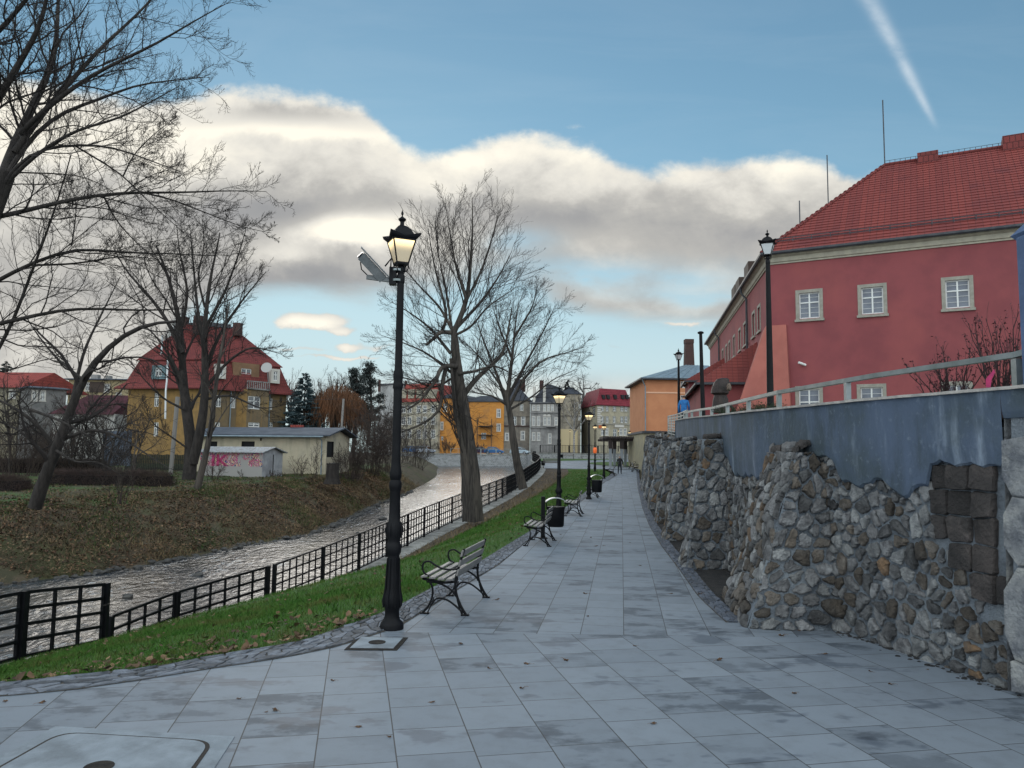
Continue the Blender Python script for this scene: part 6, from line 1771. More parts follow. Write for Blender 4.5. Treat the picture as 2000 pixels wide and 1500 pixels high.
# roof: flared eave, steep mansard, upper hip
foot = [Vector((*p, 0)) for p in (A, B, C_, Dd)]
def vins(k, z):
    r = []
    for i in range(4):
        a, b, d = foot[i - 1], foot[i], foot[(i + 1) % 4]; u = (a - b).normalized(); w = (d - b).normalized(); sn = abs(u.cross(w).z); r.append(Vector((*(b + (u + w) * k / sn).xy, z)))
    return r
zBk = D(400, 704, 82).z; zRd = D(400, 634, 86).z
mb = MB(); mb.frustum(vins(-.75, zE - .05), vins(-.72, zE + .08)); mb.frustum(vins(-.72, zE + .081), vins(-.15, zE + .75)); mb.frustum(vins(-.15, zE + .751), vins(.45, zBk)); mb.frustum(vins(.30, zBk + .001), vins(.30, zBk + .10))
mb.build('roof', M['tile_old'], yv)
q = vins(.32, zBk + .101); c0 = (q[0] + q[3]) / 2; c1 = (q[1] + q[2]) / 2
r0, r1 = D(368, 632, 86.3), D(455, 640, 88.5)
mb = MB(); mb.add(q + [r0, r1], [(0, 1, 5, 4), (1, 2, 5), (2, 3, 4, 5), (3, 0, 4)]); mb.build('upper_roof', M['tile_old'], yv)
mb = MB(); mb.bar(r0, r1, .3, .22); mb.bar(r0 + Vector((.5, 0, .2)), r0 + (r1 - r0) * .95 + Vector((0, 0, .2)), .08, .3); mb.build('ridge', M['gutter'], yv)
def vbox(name, u0, u1, v0, v1, y, m, dep=.9):
    mb = MB(); a, b = D(u0, v0, y), D(u1, v1, y); mb.box(a.x, b.x, y, y + dep, b.z, a.z); return mb.build(name, m, yv)
c_ = vbox('chimney', 378, 393, 616, 652, 85.2, M['brick']); vbox('chimney', 455, 468, 630, 655, 87, M['brick']); vbox('chimney', 350, 362, 618, 650, 86, M['brick'])
def dormer(f, u, v0, v1, hw, wm, rm, arched=False):
    t0, zb = f.hit(u, v1); ta, _ = f.hit(u - hw, v1); tb, zt = f.hit(u + hw, v0); w = abs(tb - ta); x = min(ta, tb)
    mb = MB(); P = [f.P(x, zb, .35), f.P(x + w, zb, .35), f.P(x + w, zb, -1.6), f.P(x, zb, -1.6)]; ff = Face(P[0].xy, P[1].xy)
    hh = (w * .26, zb + .3, w * .48, (zt - zb) - .55); facade(mb, ff, zb, zt, [hh])
    for a, b in ((1, 2), (3, 0)): mb.quad(P[a], P[b], P[b] + Vector((0, 0, zt - zb)), P[a] + Vector((0, 0, zt - zb)))
    d = mb.build('dormer', wm, yv, recalc=False)
    mb = MB(); k = .15; E_ = [f.P(x - k, zt, .5), f.P(x + w + k, zt, .5), f.P(x + w + k, zt, -1.8), f.P(x - k, zt, -1.8)]
    m0, m1 = f.P(x + w / 2, zt + .55, .42), f.P(x + w / 2, zt + .55, -1.8); mb.add(E_ + [m0, m1], [(0, 1, 4), (1, 2, 5, 4), (3, 0, 4, 5), (0, 1, 2, 3)]); mb.build('roof', rm, d)
    put_win(yv, ff, *hh, style='far')
M['copper'] = mat('verdigris', (.12, .19, .21), .7, (.08, .13, .15), 3)
dormer(f0, 313.5, 714, 741, 14, M['copper'], M['copper'])
dormer(f1, 429, 712, 740, 10, WT, M['copper'])
dormer(f1, 535, 722, 749, 9, WT, M['copper'])
t0, zb = f1.hit(467, 750)
f = f1; ta, zb = f.hit(455, 752); tb, zt = f.hit(508, 712); mb = MB(); P = [f.P(ta, zb, -.1), f.P(tb, zb, -.1), f.P(tb, zb, -2.2), f.P(ta, zb, -2.2)]; ff = Face(P[0].xy, P[1].xy)
hh = wbox(ff, 481, 720, 748, 10); facade(mb, ff, zb, zt, [hh]); 
for a, b in ((1, 2), (3, 0)): mb.quad(P[a], P[b], P[b] + Vector((0, 0, zt - zb)), P[a] + Vector((0, 0, zt - zb)))
mb.quad(*[p + Vector((0, 0, zt - zb)) for p in P]); mb.build('dormer', wallm('brown_gable', (.20, .12, .07)), yv, recalc=False); put_win(yv, ff, *hh, style='far')
# satellite dish, drain pipes and steel flues
q = f1.P(f1.hit(510, 720)[0], f1.hit(510, 720)[1], 1.2); mb = MB(); mb.lathe([(.01, -.02), (.35, .03), (.60, .14), (.61, .15), (.60, .13)], 24); mb.xf(Matrix.Translation(q) @ Matrix.Rotation(1.25, 4, 'X')); mb.build('satellite_dish', mat('dish', (.33, .33, .33), .7), yv)
mb = MB(); mb.tube([q + Vector((0, .1, 0)), q + Vector((.15, .3, -1.6))], .05, 6); mb.build('dish_pole', M['steel'], yv)
for pts in (((317, 655), (316, 680), (315, 692)), ((349, 640), (349, 686)), ((328, 702), (326, 745), (324, 762), (323, 818))):
    mb = MB(); mb.tube([D(u, v, 82.0 if v < 700 else 80.2) for u, v in pts], .10, 8); mb.build('steel_flue', mat('bright_steel', (.55, .58, .6), .35, metal=.5), yv)
for u in (449, 525): t0, _ = f1.hit(u, 800); mb = MB(); mb.tube([f1.P(t0, zE, .12), f1.P(t0, vz, .12)], .07, 8); mb.build('downpipe', M['zinc'], yv)

# ---- far left houses
t, fs = townhouse('house', 'grey yellow house with bright red gable roof at the left edge', [(px_at(-120, 95), 95), (px_at(36, 95), 95), (px_at(64, 101), 101), (px_at(-100, 108), 108)], 1, D(10, 757, 95).z, wallm('grey_yellow', (.24, .21, .14), (.17, .155, .12)), [(0, (25,), 763, 777, 5, WT), (1, (44,), 765, 780, 3, WT)])
z1_ = D(10, 757, 95).z; zr = D(10, 727, 100).z; xl, xr2 = px_at(-130, 95), px_at(36, 95) + .3; mb = MB()
mb.add([(xl, 94.6, z1_), (xr2, 94.6, z1_), (xr2 + 1.9, 107, z1_), (xl, 107, z1_), (xl, 100, zr), (xr2 + .9, 100, zr)], [(0, 1, 5, 4), (2, 3, 4, 5), (1, 2, 5), (0, 4, 3)]); mb.build('roof', M['tile_red'], t)
t, fs = townhouse('house', 'low grey flat roofed annex right of the red gable house', uface(52, 128, 93, 96, 8), 1, D(90, 759, 94).z, wallm('grey_annex', (.17, .165, .16), (.12, .12, .12)), [(0, (68, 84), 764, 782, 3.6, WT)])
mansard(t, fs, D(90, 759, 94).z, D(90, 756, 95).z, .3, M['bitumen'], over=.4)
t, fs = townhouse('apartment_house', 'flat roofed yellow and brown apartment block left of the villa', uface(131, 260, 118, 118, 10), 1.3, D(190, 742, 118).z, wallm('block_yellow', (.34, .28, .16), (.26, .22, .14)), [(0, (209,), 751, 765, 4.5, WT), (0, (232,), 768, 776, 4, WT), (0, (172,), 748, 763, 4, WT)])
mansard(t, fs, D(190, 742, 118).z, D(190, 740, 119).z, .3, M['bitumen'], over=.6)
f = fs[0]; ta, zb = f.hit(175, 766); tb, zt = f.hit(204, 746); mb = MB(); P = [f.P(ta, zb, .15), f.P(tb, zb, .15), f.P(tb, zb, .02), f.P(ta, zb, .02)]; mb.frustum(P, [p + Vector((0, 0, zt - zb)) for p in P]); mb.build('wall_panel', M['wood_brown'], t)
roofchim(t, 177, 190, 732, 742, 121, M['greyp']); roofchim(t, 206, 213, 734, 742, 121, M['greyp'])
# maroon roofed barn with white gable
wb_ = thing('house', 'long house with dark maroon roof and white wall left of the villa', 'house', (px_at(170, 90), 92, .8))
xa, xb_ = px_at(125, 92), px_at(243, 92); zE_ = D(180, 808, 90).z; zR_ = D(180, 771, 94).z
mb = MB(); mb.box(xa, xb_, 90, 99, .2, zE_); mb.build('wall', wallm('whitewash', (.46, .45, .43), (.34, .34, .33)), wb_)
mb = MB(); mb.add([(xa - .4, 89.5, zE_ - .1), (xb_ - .2, 89.5, zE_ - .1), (xb_ + .2, 99.5, zE_ - .1), (xa - .4, 99.5, zE_ - .1), (xa + 1.5, 94.5, zR_), (xb_, 94.5, zR_)], [(0, 1, 5, 4), (2, 3, 4, 5), (1, 2, 5), (0, 4, 3)]); mb.build('roof', tiles('dark_maroon_tile', (.085, .018, .028), (.06, .014, .02), (.03, .008, .01)), wb_)

# ---- cream shed with felt roof
M['shedw'] = wallm('shed_plaster', (.52, .46, .34), (.46, .41, .31), (.34, .31, .25), .6)
streak(M['shedw'], (.24, .22, .17), .7)
sh = thing('shed', 'long cream plastered shed with dark felt gable roof on the far bank', 'shed', (-16, 60, .2))
y1_ = 60.0; A = (px_at(390, 62.5), 62.5); B = (px_at(640, y1_), y1_); C_ = (px_at(685, 66.5), 66.5); Dd = (A[0] + C_[0] - B[0], A[1] + C_[1] - B[1])
fa, fb_ = Face(A, B), Face(B, C_); zB = D(600, 925, 60).z - .4; zE_ = fa.hit(600, 851)[1]; zR_ = D(664, 838, 63.2).z
def pxh(f, u0, u1, v0, v1): a, zt = f.hit(u0, v0); b, zb = f.hit(u1, v1); return (a, zb, b - a, zt - zb)
ha = [pxh(fa, 405, 424, 862, 874), pxh(fa, 472, 497, 862, 876), pxh(fa, 508, 511, 856, 861)]; hb_ = [pxh(fb_, 638 + 1, 651, 862, 893)]
mb = MB(); facade(mb, fa, zB, zE_, ha, 0, .12, 1); facade(mb, fb_, zB, zE_, hb_, 0, .12, 1); facade(mb, Face(C_, Dd), zB, zE_, []); facade(mb, Face(Dd, A), zB, zE_, [])
mr = Vector(((B[0] + C_[0]) / 2, (B[1] + C_[1]) / 2, zR_ - .12)); ml = Vector(((A[0] + Dd[0]) / 2, (A[1] + Dd[1]) / 2, zR_ - .12))
mb.quad(Vector((*B, zE_)), Vector((*C_, zE_)), mr); mb.quad(Vector((*Dd, zE_)), Vector((*A, zE_)), ml); mb.build('wall', [M['shedw'], M['dark']], sh, recalc=False)
e_ = fa.e; n_ = fa.n; ov = .55
R0, R1 = ml - e_ * ov + Vector((0, 0, .14)), mr + e_ * ov + Vector((0, 0, .14))
for s_ in (1, -1):
    c0 = Vector((*(A if s_ > 0 else Dd), zE_)) + n_ * ov * s_ - e_ * ov + Vector((0, 0, -.04)); c1 = Vector((*(B if s_ > 0 else C_), zE_)) + n_ * ov * s_ + e_ * ov + Vector((0, 0, -.04))
    mb = MB(); up = Vector((0, 0, .10)); mb.hexa([c0, c1, R1, R0, c0 + up, c1 + up, R1 + up, R0 + up]); r = mb.build('roof_slope', M['bitumen'], sh)
    mb = MB(); mb.bar(c1 + e_ * .03 + Vector((0, 0, .02)), R1 + e_ * .03 + Vector((0, 0, .02)), .06, .2); mb.build('bargeboard', M['white'] if s_ > 0 else M['gutter'], r)
mb = MB(); g0 = Vector((*A, zE_ - .08)) + n_ * (ov + .08); g1 = Vector((*B, zE_ - .08)) + n_ * (ov + .08); mb.tube([g0, g1], .07, 8)
mb.build('gutter', M['zinc'], sh); mb = MB(); g1 -= e_ * .3; mb.tube([g1, g1 - n_ * .45 - Vector((0, 0, .3)), g1 - n_ * .5 - Vector((0, 0, 3.6))], .05, 8); mb.build('downpipe', M['zinc'], sh)
mb = MB(); q = ml.lerp(mr, .66) + Vector((0, 0, .1)); mb.box(q.x - .5, q.x + .5, q.y, q.y + .5, q.z, q.z + .35); mb.build('chimney', M['tile_red'], sh)

# ---- garage with graffiti
def graffiti():
    m = bpy.data.materials.new('graffiti_wall'); m.use_nodes = True; nt = m.node_tree; N, L = nt.nodes, nt.links; b = N['Principled BSDF']; b.inputs['Roughness'].default_value = .8
    tc = N.new('ShaderNodeTexCoord'); sp = N.new('ShaderNodeSeparateXYZ'); L.new(tc.outputs['Object'], sp.inputs[0])
    def no(sc, d=2, dist=1.5, off=0):
        mp = N.new('ShaderNodeMapping'); mp.inputs['Location'].default_value = (off, off, off); L.new(tc.outputs['Object'], mp.inputs[0]); n = N.new('ShaderNodeTexNoise'); n.inputs['Scale'].default_value = sc; n.inputs['Detail'].default_value = d; n.inputs['Distortion'].default_value = dist; L.new(mp.outputs[0], n.inputs['Vector']); return E(nt, n.outputs[0])
    cr = N.new('ShaderNodeValToRGB'); cr.color_ramp.interpolation = 'CONSTANT'; L.new(no(1.5, 1.5, 2.5).k, cr.inputs[0]); e = cr.color_ramp.elements
    e[0].position = 0; e[0].color = (.35, .34, .33, 1); e[1].position = .36; e[1].color = (.45, .07, .17, 1)
    for p, c in ((.42, (.02, .02, .03)), (.445, (.60, .42, .28)), (.50, (.03, .08, .25)), (.53, (.02, .015, .02)), (.55, (.55, .08, .22)), (.60, (.60, .58, .55)), (.64, (.30, .03, .08))): q = e.new(p); q.color = (*c, 1)
    mx = N.new('ShaderNodeMix'); mx.data_type = 'RGBA'; z = E(nt, sp.outputs[2])
    band = z.ss(.50, .60) * z.ss(1.75, 1.62)
    L.new((band * (no(.7, 3, 1, 5) .ss(.40, .44))).k, mx.inputs[0]); mx.inputs[6].default_value = (.33, .32, .31, 1); L.new(cr.outputs[0], mx.inputs[7]); L.new(mx.outputs[2], b.inputs['Base Color']); return m
M['grafwall'] = graffiti()
M['garwall'] = wallm('garage_metal', (.40, .41, .43), (.33, .34, .36), (.26, .26, .28), .8)
y1_ = 54.0; A = (px_at(396, 56.5), 56.5); B = (px_at(517, y1_), y1_); C_ = (px_at(556, 57.2), 57.2); Dd = (A[0] + C_[0] - B[0], A[1] + C_[1] - B[1])
fa, fb_ = Face(A, B), Face(B, C_); zB = fa.hit(517, 926)[1] - .05; z0_ = fa.hit(517, 885)[1]; z1_ = fb_.hit(556, 883)[1]
ga = thing('garage', 'small flat garage covered in pink graffiti with a pale metal end wall', 'garage', (B[0] - 2, 55, zB))
mb = MB(); facade(mb, fa, zB - .3, z0_, []); mb.build('side_wall', M['grafwall'], ga, recalc=False)
mb = MB(); facade(mb, fb_, zB - .3, z0_, []); facade(mb, Face(C_, Dd), zB - .3, z0_, []); facade(mb, Face(Dd, A), zB - .3, z0_, [])
mr = Vector(((B[0] + C_[0]) / 2, (B[1] + C_[1]) / 2, z0_ + .35)); ml = mr + Vector((A[0] - B[0], A[1] - B[1], 0)); mb.quad(Vector((*B, z0_)), Vector((*C_, z0_)), mr); mb.build('end_wall', M['garwall'], ga, recalc=False)
for s_ in (1, -1):
    n_ = fa.n; e_ = fa.e; c0 = Vector((*(A if s_ > 0 else Dd), z0_)) + n_ * .25 * s_ - e_ * .2; c1 = Vector((*(B if s_ > 0 else C_), z0_)) + n_ * .25 * s_ + e_ * .25; up = Vector((0, 0, .06)); a1, a0 = mr + e_ * .25 + Vector((0, 0, .04)), ml - e_ * .2 + Vector((0, 0, .04))
    mb = MB(); mb.hexa([c0, c1, a1, a0, c0 + up, c1 + up, a1 + up, a0 + up]); mb.build('roof_sheet', mat('roof_sheet', (.34, .37, .40), .6, (.20, .18, .17), 2.5, .2, 30, stretch=(4, 1, 1)), ga)
q = fb_.hit(533, 905); mb = MB(); mb.bar(fb_.P(q[0], zB, .02), fb_.P(q[0], z0_ - .1, .02), .06, .03); mb.build('door_gap', M['dark'], ga)
# letters sprayed in relief-thin paint on the garage wall
ls = bpy.data.curves.new('letters', 'FONT'); ls.body = 'IK'; ls.size = 1.55; ls.extrude = .004; ls.offset = .03
lo = bpy.data.objects.new('letters', ls); COL.objects.link(lo)
dg = bpy.context.evaluated_depsgraph_get(); lm = bpy.data.meshes.new_from_object(lo.evaluated_get(dg)); bpy.data.objects.remove(lo)
lo = bpy.data.objects.new('graffiti_letters', lm); COL.objects.link(lo); lm.materials.append(mat('pink_spray', (.50, .06, .19), .8, (.30, .02, .08), 3)); lo.parent = ga
lt = fa.hit(412, 905)[0]; qq = fa.P(lt, zB + .55, .012); lo.location = qq - ga.location; lo.rotation_euler = (PI / 2, 0, math.atan2(fa.e.y, fa.e.x)); lo.scale = (1.15, .75, 1)

# ---- blue-grey concrete panel fence near the villa, dark board fence, utility poles
pf = thing('panel_fence', 'bluish concrete panel fence standing between the hedge and the villa', 'fence', (px_at(240, 62), 62, 0))
xa, xb_ = px_at(208, 62), px_at(262, 62); zb, zt = D(235, 905, 62).z - .2, D(235, 842, 62).z; M['panel'] = mat('blue_grey_panel', (.12, .15, .20), .9, (.09, .11, .145), 3, .3, 20)
for k in range(4): mb = MB(); h = (zt - zb) / 4; mb.box(xa, xb_ - .3, 62, 62.08, zb + h * k + .02, zb + h * (k + 1)); mb.build('panel', M['panel'], pf)
for x in (xa, xb_ - .2): mb = MB(); mb.box(x - .1, x + .1, 61.93, 62.13, zb, zt + .08); mb.build('post', M['panel'], pf)
df = thing('board_fence', 'dark green board fence along the villa garden behind the big tree', 'fence', (px_at(320, 66), 66, .2))
xa, xb_ = px_at(262, 66), px_at(398, 64); mb = MB(); n = 46
for i in range(n): x = xa + (xb_ - xa) * i / n; mb.box(x, x + (xb_ - xa) / n - .03, 65, 65.04, -.1, 1.55 + .03 * math.sin(i * 5))
mb.build('boards', mat('dark_green_board', (.022, .026, .020), .9, (.035, .04, .03), 5), df)
mb = MB(); mb.box(xa, xb_, 65.042, 65.1, .3, .4); mb.box(xa, xb_, 65.042, 65.1, 1.1, 1.2); mb.build('rail', M['wood_brown'], df)
def pole(lab, pts, y, r, m):
    t = thing('utility_pole', lab, 'pole', (px_at(pts[0][0], y), y, zlawn(0, y))); mb = MB(); P = [D(u, v, y) for u, v in pts]; P[0].z = zlawn(0, y) - .2; mb.tube(P, r, 8); mb.build('shaft', m, t); return t, P
M['polec'] = mat('pole_concrete', (.22, .21, .20), .9)
t, P = pole('concrete utility pole standing in front of the orange willow', ((663, 880), (671, 779)), 75, .11, M['polec'])
mb = MB(); mb.tube([P[1], P[1] + Vector((-14, -2, -.7)), D(330, 796, 70)], .012, 4); mb.build('wire', M['gutter'], t)
pole('leaning grey pole behind the left of the big tree trunk', ((333, 925), (347, 775)), 56, .16, M['polec'])
pole('thin street pole behind the pale blue car', ((828, 872), (830, 828)), 154, .12, M['polec'])

# ------------------------------------------------------------------ bare trees
M['bark'] = mat('bark', (.040, .034, .031), .95, (.020, .017, .016), 6, 1.0, 22, stretch=(1, 1, .3))
M['barkgrey'] = mat('grey_bark', (.060, .052, .046), .95, (.020, .018, .017), 9, 1.0, 16, stretch=(2.2, 2.2, .22), col3=(.092, .078, .066), s3=1.5)
M['twig'] = mat('twigs', (.022, .018, .017), .9)
M['twigbrown'] = mat('brown_twigs', (.060, .043, .034), .9, (.04, .03, .028), 2)
M['birch'] = mat('birch_bark', (.30, .29, .28), .8, (.05, .045, .045), 5, .5, 20, stretch=(1, 1, 2.2), lo=.5, hi=.6)


def unit(a): return a / (np.linalg.norm(a, axis=-1, keepdims=True) + 1e-9)


def polyres(P, n):
    P = np.asarray(P, float); L_ = np.r_[0, np.cumsum(np.linalg.norm(np.diff(P, axis=0), axis=1))]; s = np.linspace(0, L_[-1], n)
    # Catmull-like smoothing by resampling a finer interpolation
    Q = np.stack([np.interp(s, L_, P[:, k]) for k in range(3)], 1)
    for _ in range(2): Q[1:-1] = (Q[:-2] + 2 * Q[1:-1] + Q[2:]) / 4
    return Q


def tubes(P, R, ns):
    """P (B,n,3), R (B,n) -> verts, quads"""
    B, n, _ = P.shape
    T = np.empty_like(P); T[:, 1:-1] = P[:, 2:] - P[:, :-2]; T[:, 0] = P[:, 1] - P[:, 0]; T[:, -1] = P[:, -1] - P[:, -2]; T = unit(T)
    ref = np.tile(np.array([.31, .17, .93]), (B, 1)); bad = np.abs((T[:, 0] * ref).sum(1)) > .9; ref[bad] = (1, .2, 0)
    a = unit(np.cross(T, ref[:, None, :])); b = np.cross(T, a)
    th = np.arange(ns) * 2 * PI / ns
    V = P[:, :, None, :] + R[:, :, None, None] * (a[:, :, None, :] * np.cos(th)[None, None, :, None] + b[:, :, None, :] * np.sin(th)[None, None, :, None])
    V = V.reshape(-1, 3)
    base = (np.arange(B) * n * ns)[:, None, None]; i = (np.arange(n - 1) * ns)[None, :, None]; j = np.arange(ns)[None, None, :]; j2 = (j + 1) % ns
    Fq = np.stack([base + i + j, base + i + j2, base + i + ns + j2, base + i + ns + j], -1).reshape(-1, 4)
    return V, Fq


def children(P, R, k, ratio, ang, t0, up, n, rr, rng, noise=.12, lmax=9e9, flat=None, rmin=.002, minlen=.0, tpow=1.0, tend=1.0):
    B, m, _ = P.shape
    Lp = np.linalg.norm(np.diff(P, axis=1), axis=2).sum(1)
    kk = k
    t = t0 + (tend - t0) * ((np.arange(kk)[None, :] + rng.random((B, kk))) / kk) ** tpow
    f = t * (m - 1); i = np.clip(f.astype(int), 0, m - 2); w = (f - i)[..., None]
    bi = np.arange(B)[:, None]
    pos = P[bi, i] * (1 - w) + P[bi, i + 1] * w; tan = unit(P[bi, i + 1] - P[bi, i]); rad = R[bi, i] * (1 - w[..., 0]) + R[bi, i + 1] * w[..., 0]
    L_ = np.minimum(Lp[:, None] * ratio * (1.15 - .75 * t) * rng.uniform(.6, 1.25, t.shape), lmax)
    pos, tan, rad, L_ = pos.reshape(-1, 3), tan.reshape(-1, 3), rad.ravel(), L_.ravel()
    ok = L_ > minlen; pos, tan, rad, L_ = pos[ok], tan[ok], rad[ok], L_[ok]
    q = rng.normal(size=pos.shape); perp = unit(q - tan * (q * tan).sum(1, keepdims=True))
    a = np.radians(rng.uniform(ang[0], ang[1], len(pos)))[:, None]
    d = unit(tan * np.cos(a) + perp * np.sin(a) + np.array([0, 0, up * .6]))
    C = np.empty((len(pos), n, 3)); C[:, 0] = pos; step = (L_ / (n - 1))[:, None]
    for j in range(1, n):
        d = unit(d + rng.normal(size=d.shape) * noise + np.array([0, 0, up * .35])); C[:, j] = C[:, j - 1] + d * step
    r0 = np.maximum(rad * rr * rng.uniform(.75, 1.05, len(rad)), rmin); RR = r0[:, None] * np.linspace(1, .35, n)[None, :]
    return C, np.maximum(RR, rmin * .7)


def make_tree(label, limbs, levels, seed, name='bare_tree', loc=None, bark=None, twig=None, cat='tree', group=None, jitter=.0, trunk_n=1, ns0=10, extra=None):
    """limbs: list of (points, r0, r1); the first trunk_n are the trunk"""
    rng = np.random.default_rng(seed); n0 = 14
    P0, R0 = [], []
    for pts, r0, r1 in limbs:
        q = polyres(pts, n0); q[1:-1] += rng.normal(size=(n0 - 2, 3)) * jitter * r0; P0.append(q); R0.append(np.interp(np.linspace(0, 1, n0), [0, 1], [r0, r1]))
    P0, R0 = np.array(P0), np.array(R0)
    loc = loc or tuple(P0[0, 0]); t = thing(name, label, cat, loc, group=group)
    V, Fq = tubes(P0[:trunk_n], R0[:trunk_n], ns0)
    if trunk_n: # flare and gnarl the trunk
        V = V + rng.normal(size=V.shape) * (.035 * R0[0, 0])
    fastmesh('trunk', V, Fq, bark or M['bark'], t, True)
    Vs, Fs, off = [], [], 0
    def push(P, R, ns):
        nonlocal off
        V, Fq = tubes(P, R, ns); Vs.append(V); Fs.append(Fq + off); off += len(V)
    if len(P0) > trunk_n: push(P0[trunk_n:], R0[trunk_n:], 7)
    if Vs:
        fastmesh('limbs', np.concatenate(Vs), np.concatenate(Fs), bark or M['bark'], t, True); Vs, Fs, off = [], [], 0
    P, R = P0, R0; allc = []
    for li, lv in enumerate(levels):
        lv = dict(lv); ns = lv.pop('ns', 3); src = lv.pop('src', None)
        if li == 0 and lv.pop('skip_trunk', False): P, R = P0[trunk_n:], R0[trunk_n:]
        C, RR = children(P, R, rng=rng, **lv); push(C, RR, ns); P, R = C, RR
    fastmesh('crown', np.concatenate(Vs), np.concatenate(Fs), twig or M['twig'], t, True)
    return t


def lim(pts, y, r0, r1, dy=0.0):
    """pixel polyline at depth y (drifting by dy along its length) -> 3D limb"""
    n = len(pts); return ([tuple(D(u, v, y + dy * i / (n - 1))) for i, (u, v) in enumerate(pts)], r0, r1)

rj = random.Random(21)
# big foreground tree beyond the left edge
Y = 13.0
T1 = [([(-10.9, 12.6, -2.0), (-10.6, 12.6, 1.0), (-10.2, 12.7, 3.2), (-9.3, 12.9, 5.0), tuple(D(8, 340, Y))], .34, .17),
      lim([(8, 340), (24, 290), (58, 220), (96, 144), (110, 96), (116, -60)], Y, .115, .02, 1.5),
      lim([(-60, 270), (0, 192), (30, 134), (62, 86), (86, 30), (100, -60)], Y, .10, .02, -1.0),
      lim([(28, 298), (96, 202), (144, 154), (192, 96), (269, 29), (330, -40)], Y, .075, .012, 1.0),
      lim([(40, 260), (72, 226), (158, 158), (230, 120), (307, 86), (374, 43), (440, 8)], Y, .062, .006, -1.4),
      lim([(10, 346), (58, 269), (120, 216), (192, 197), (264, 163), (336, 158), (400, 150)], Y, .06, .006, .6),
      lim([(0, 370), (72, 298), (154, 250), (230, 235), (288, 202), (350, 168)], Y, .05, .006, -1.2),
      lim([(-20, 420), (14, 336), (72, 288), (144, 283), (216, 283), (288, 312), (352, 335)], Y, .05, .006, -.6),
      lim([(-120, 440), (0, 427), (96, 398), (192, 379), (269, 374), (360, 379), (432, 370), (520, 374)], Y, .066, .005, .8),
      lim([(269, 374), (336, 389), (408, 418), (480, 446), (530, 455)], Y + .45, .022, .004, .4),
      lim([(144, 283), (240, 341), (269, 374), (312, 413), (355, 451)], Y - .2, .022, .005, .3),
      lim([(-140, 620), (0, 547), (62, 509), (115, 499), (144, 475), (206, 494), (270, 495), (338, 494), (420, 500)], Y + 2, .068, .006, 0),
      lim([(62, 518), (144, 516), (240, 499), (336, 509)], Y + 2, .03, .005, .5),
      lim([(-140, 655), (0, 634), (72, 614), (144, 600), (230, 605), (312, 607), (388, 600)], Y + 1, .066, .008, 1.5),
      lim([(-70, 800), (0, 677), (29, 624), (53, 552), (77, 494), (110, 403), (139, 302)], Y + 2.5, .060, .01, -1),
      lim([(-80, 120), (0, 60), (60, -10), (100, -80)], Y, .07, .02, -1),
      lim([(240, 345), (262, 300), (300, 262), (345, 228)], Y + .4, .018, .004, .5),
      lim([(200, 378), (225, 430), (262, 470), (320, 520), (360, 540)], Y + .4, .02, .004, .5),
      lim([(140, 480), (146, 440), (150, 395), (130, 350)], Y + 2, .02, .004, .3)]
LV = [dict(k=15, ratio=.42, ang=(25, 60), t0=.10, up=.08, n=8, rr=.42, noise=.15, lmax=1.8, rmin=.0042, ns=5, skip_trunk=True),
      dict(k=11, ratio=.46, ang=(28, 62), t0=.12, up=.14, n=6, rr=.6, noise=.16, lmax=.85, rmin=.0034),
      dict(k=8, ratio=.46, ang=(28, 62), t0=.15, up=.22, n=5, rr=.7, noise=.15, lmax=.36, rmin=.0027)]
T1 = [T1[0]] + [(p, a * .8, b) for p, a, b in T1[1:]]
make_tree('huge bare tree leaning in from the left edge with long horizontal limbs', T1, LV, 1, bark=M['bark'], ns0=14)

# leaning dark tree on the far bank lawn, near left
Y = 31
T3 = [lim([(68, 992), (85, 930), (110, 880), (138, 800), (160, 740), (190, 700), (225, 660), (270, 638), (305, 625), (345, 628)], Y, .25, .045, -1),
      lim([(138, 800), (150, 740), (165, 680), (200, 610), (235, 540)], Y, .09, .015, 1),
      lim([(110, 880), (75, 830), (20, 790), (-60, 760)], Y, .09, .02, -1),
      lim([(100, 900), (60, 860), (30, 835), (-30, 815)], Y, .07, .02, 1),
      lim([(120, 860), (180, 835), (240, 855), (290, 890), (330, 915)], Y, .08, .012, -2),
      lim([(60, 800), (120, 822), (190, 860), (230, 890)], Y - 2, .06, .01, -1),
      lim([(225, 660), (215, 720), (190, 760)], Y - .6, .03, .008, 0),
      lim([(160, 740), (110, 700), (70, 650), (40, 600)], Y, .06, .012, 1),
      lim([(270, 638), (310, 650), (360, 640), (410, 660)], Y - 1, .03, .006, 0),
      lim([(110, 880), (150, 905), (190, 900), (240, 930)], Y - 1, .05, .008, -1)]
LVb = [dict(k=9, ratio=.42, ang=(25, 65), t0=.12, up=.02, n=7, rr=.5, noise=.22, lmax=3.2, rmin=.008, ns=4, skip_trunk=False),
       dict(k=7, ratio=.48, ang=(28, 65), t0=.12, up=.02, n=6, rr=.6, noise=.20, lmax=1.5, rmin=.0065),
       dict(k=6, ratio=.45, ang=(28, 65), t0=.15, up=.04, n=5, rr=.7, noise=.18, lmax=.7, rmin=.0055)]
make_tree('dark bare tree leaning right with tangled drooping branches on the far lawn', T3, LVb, 3)

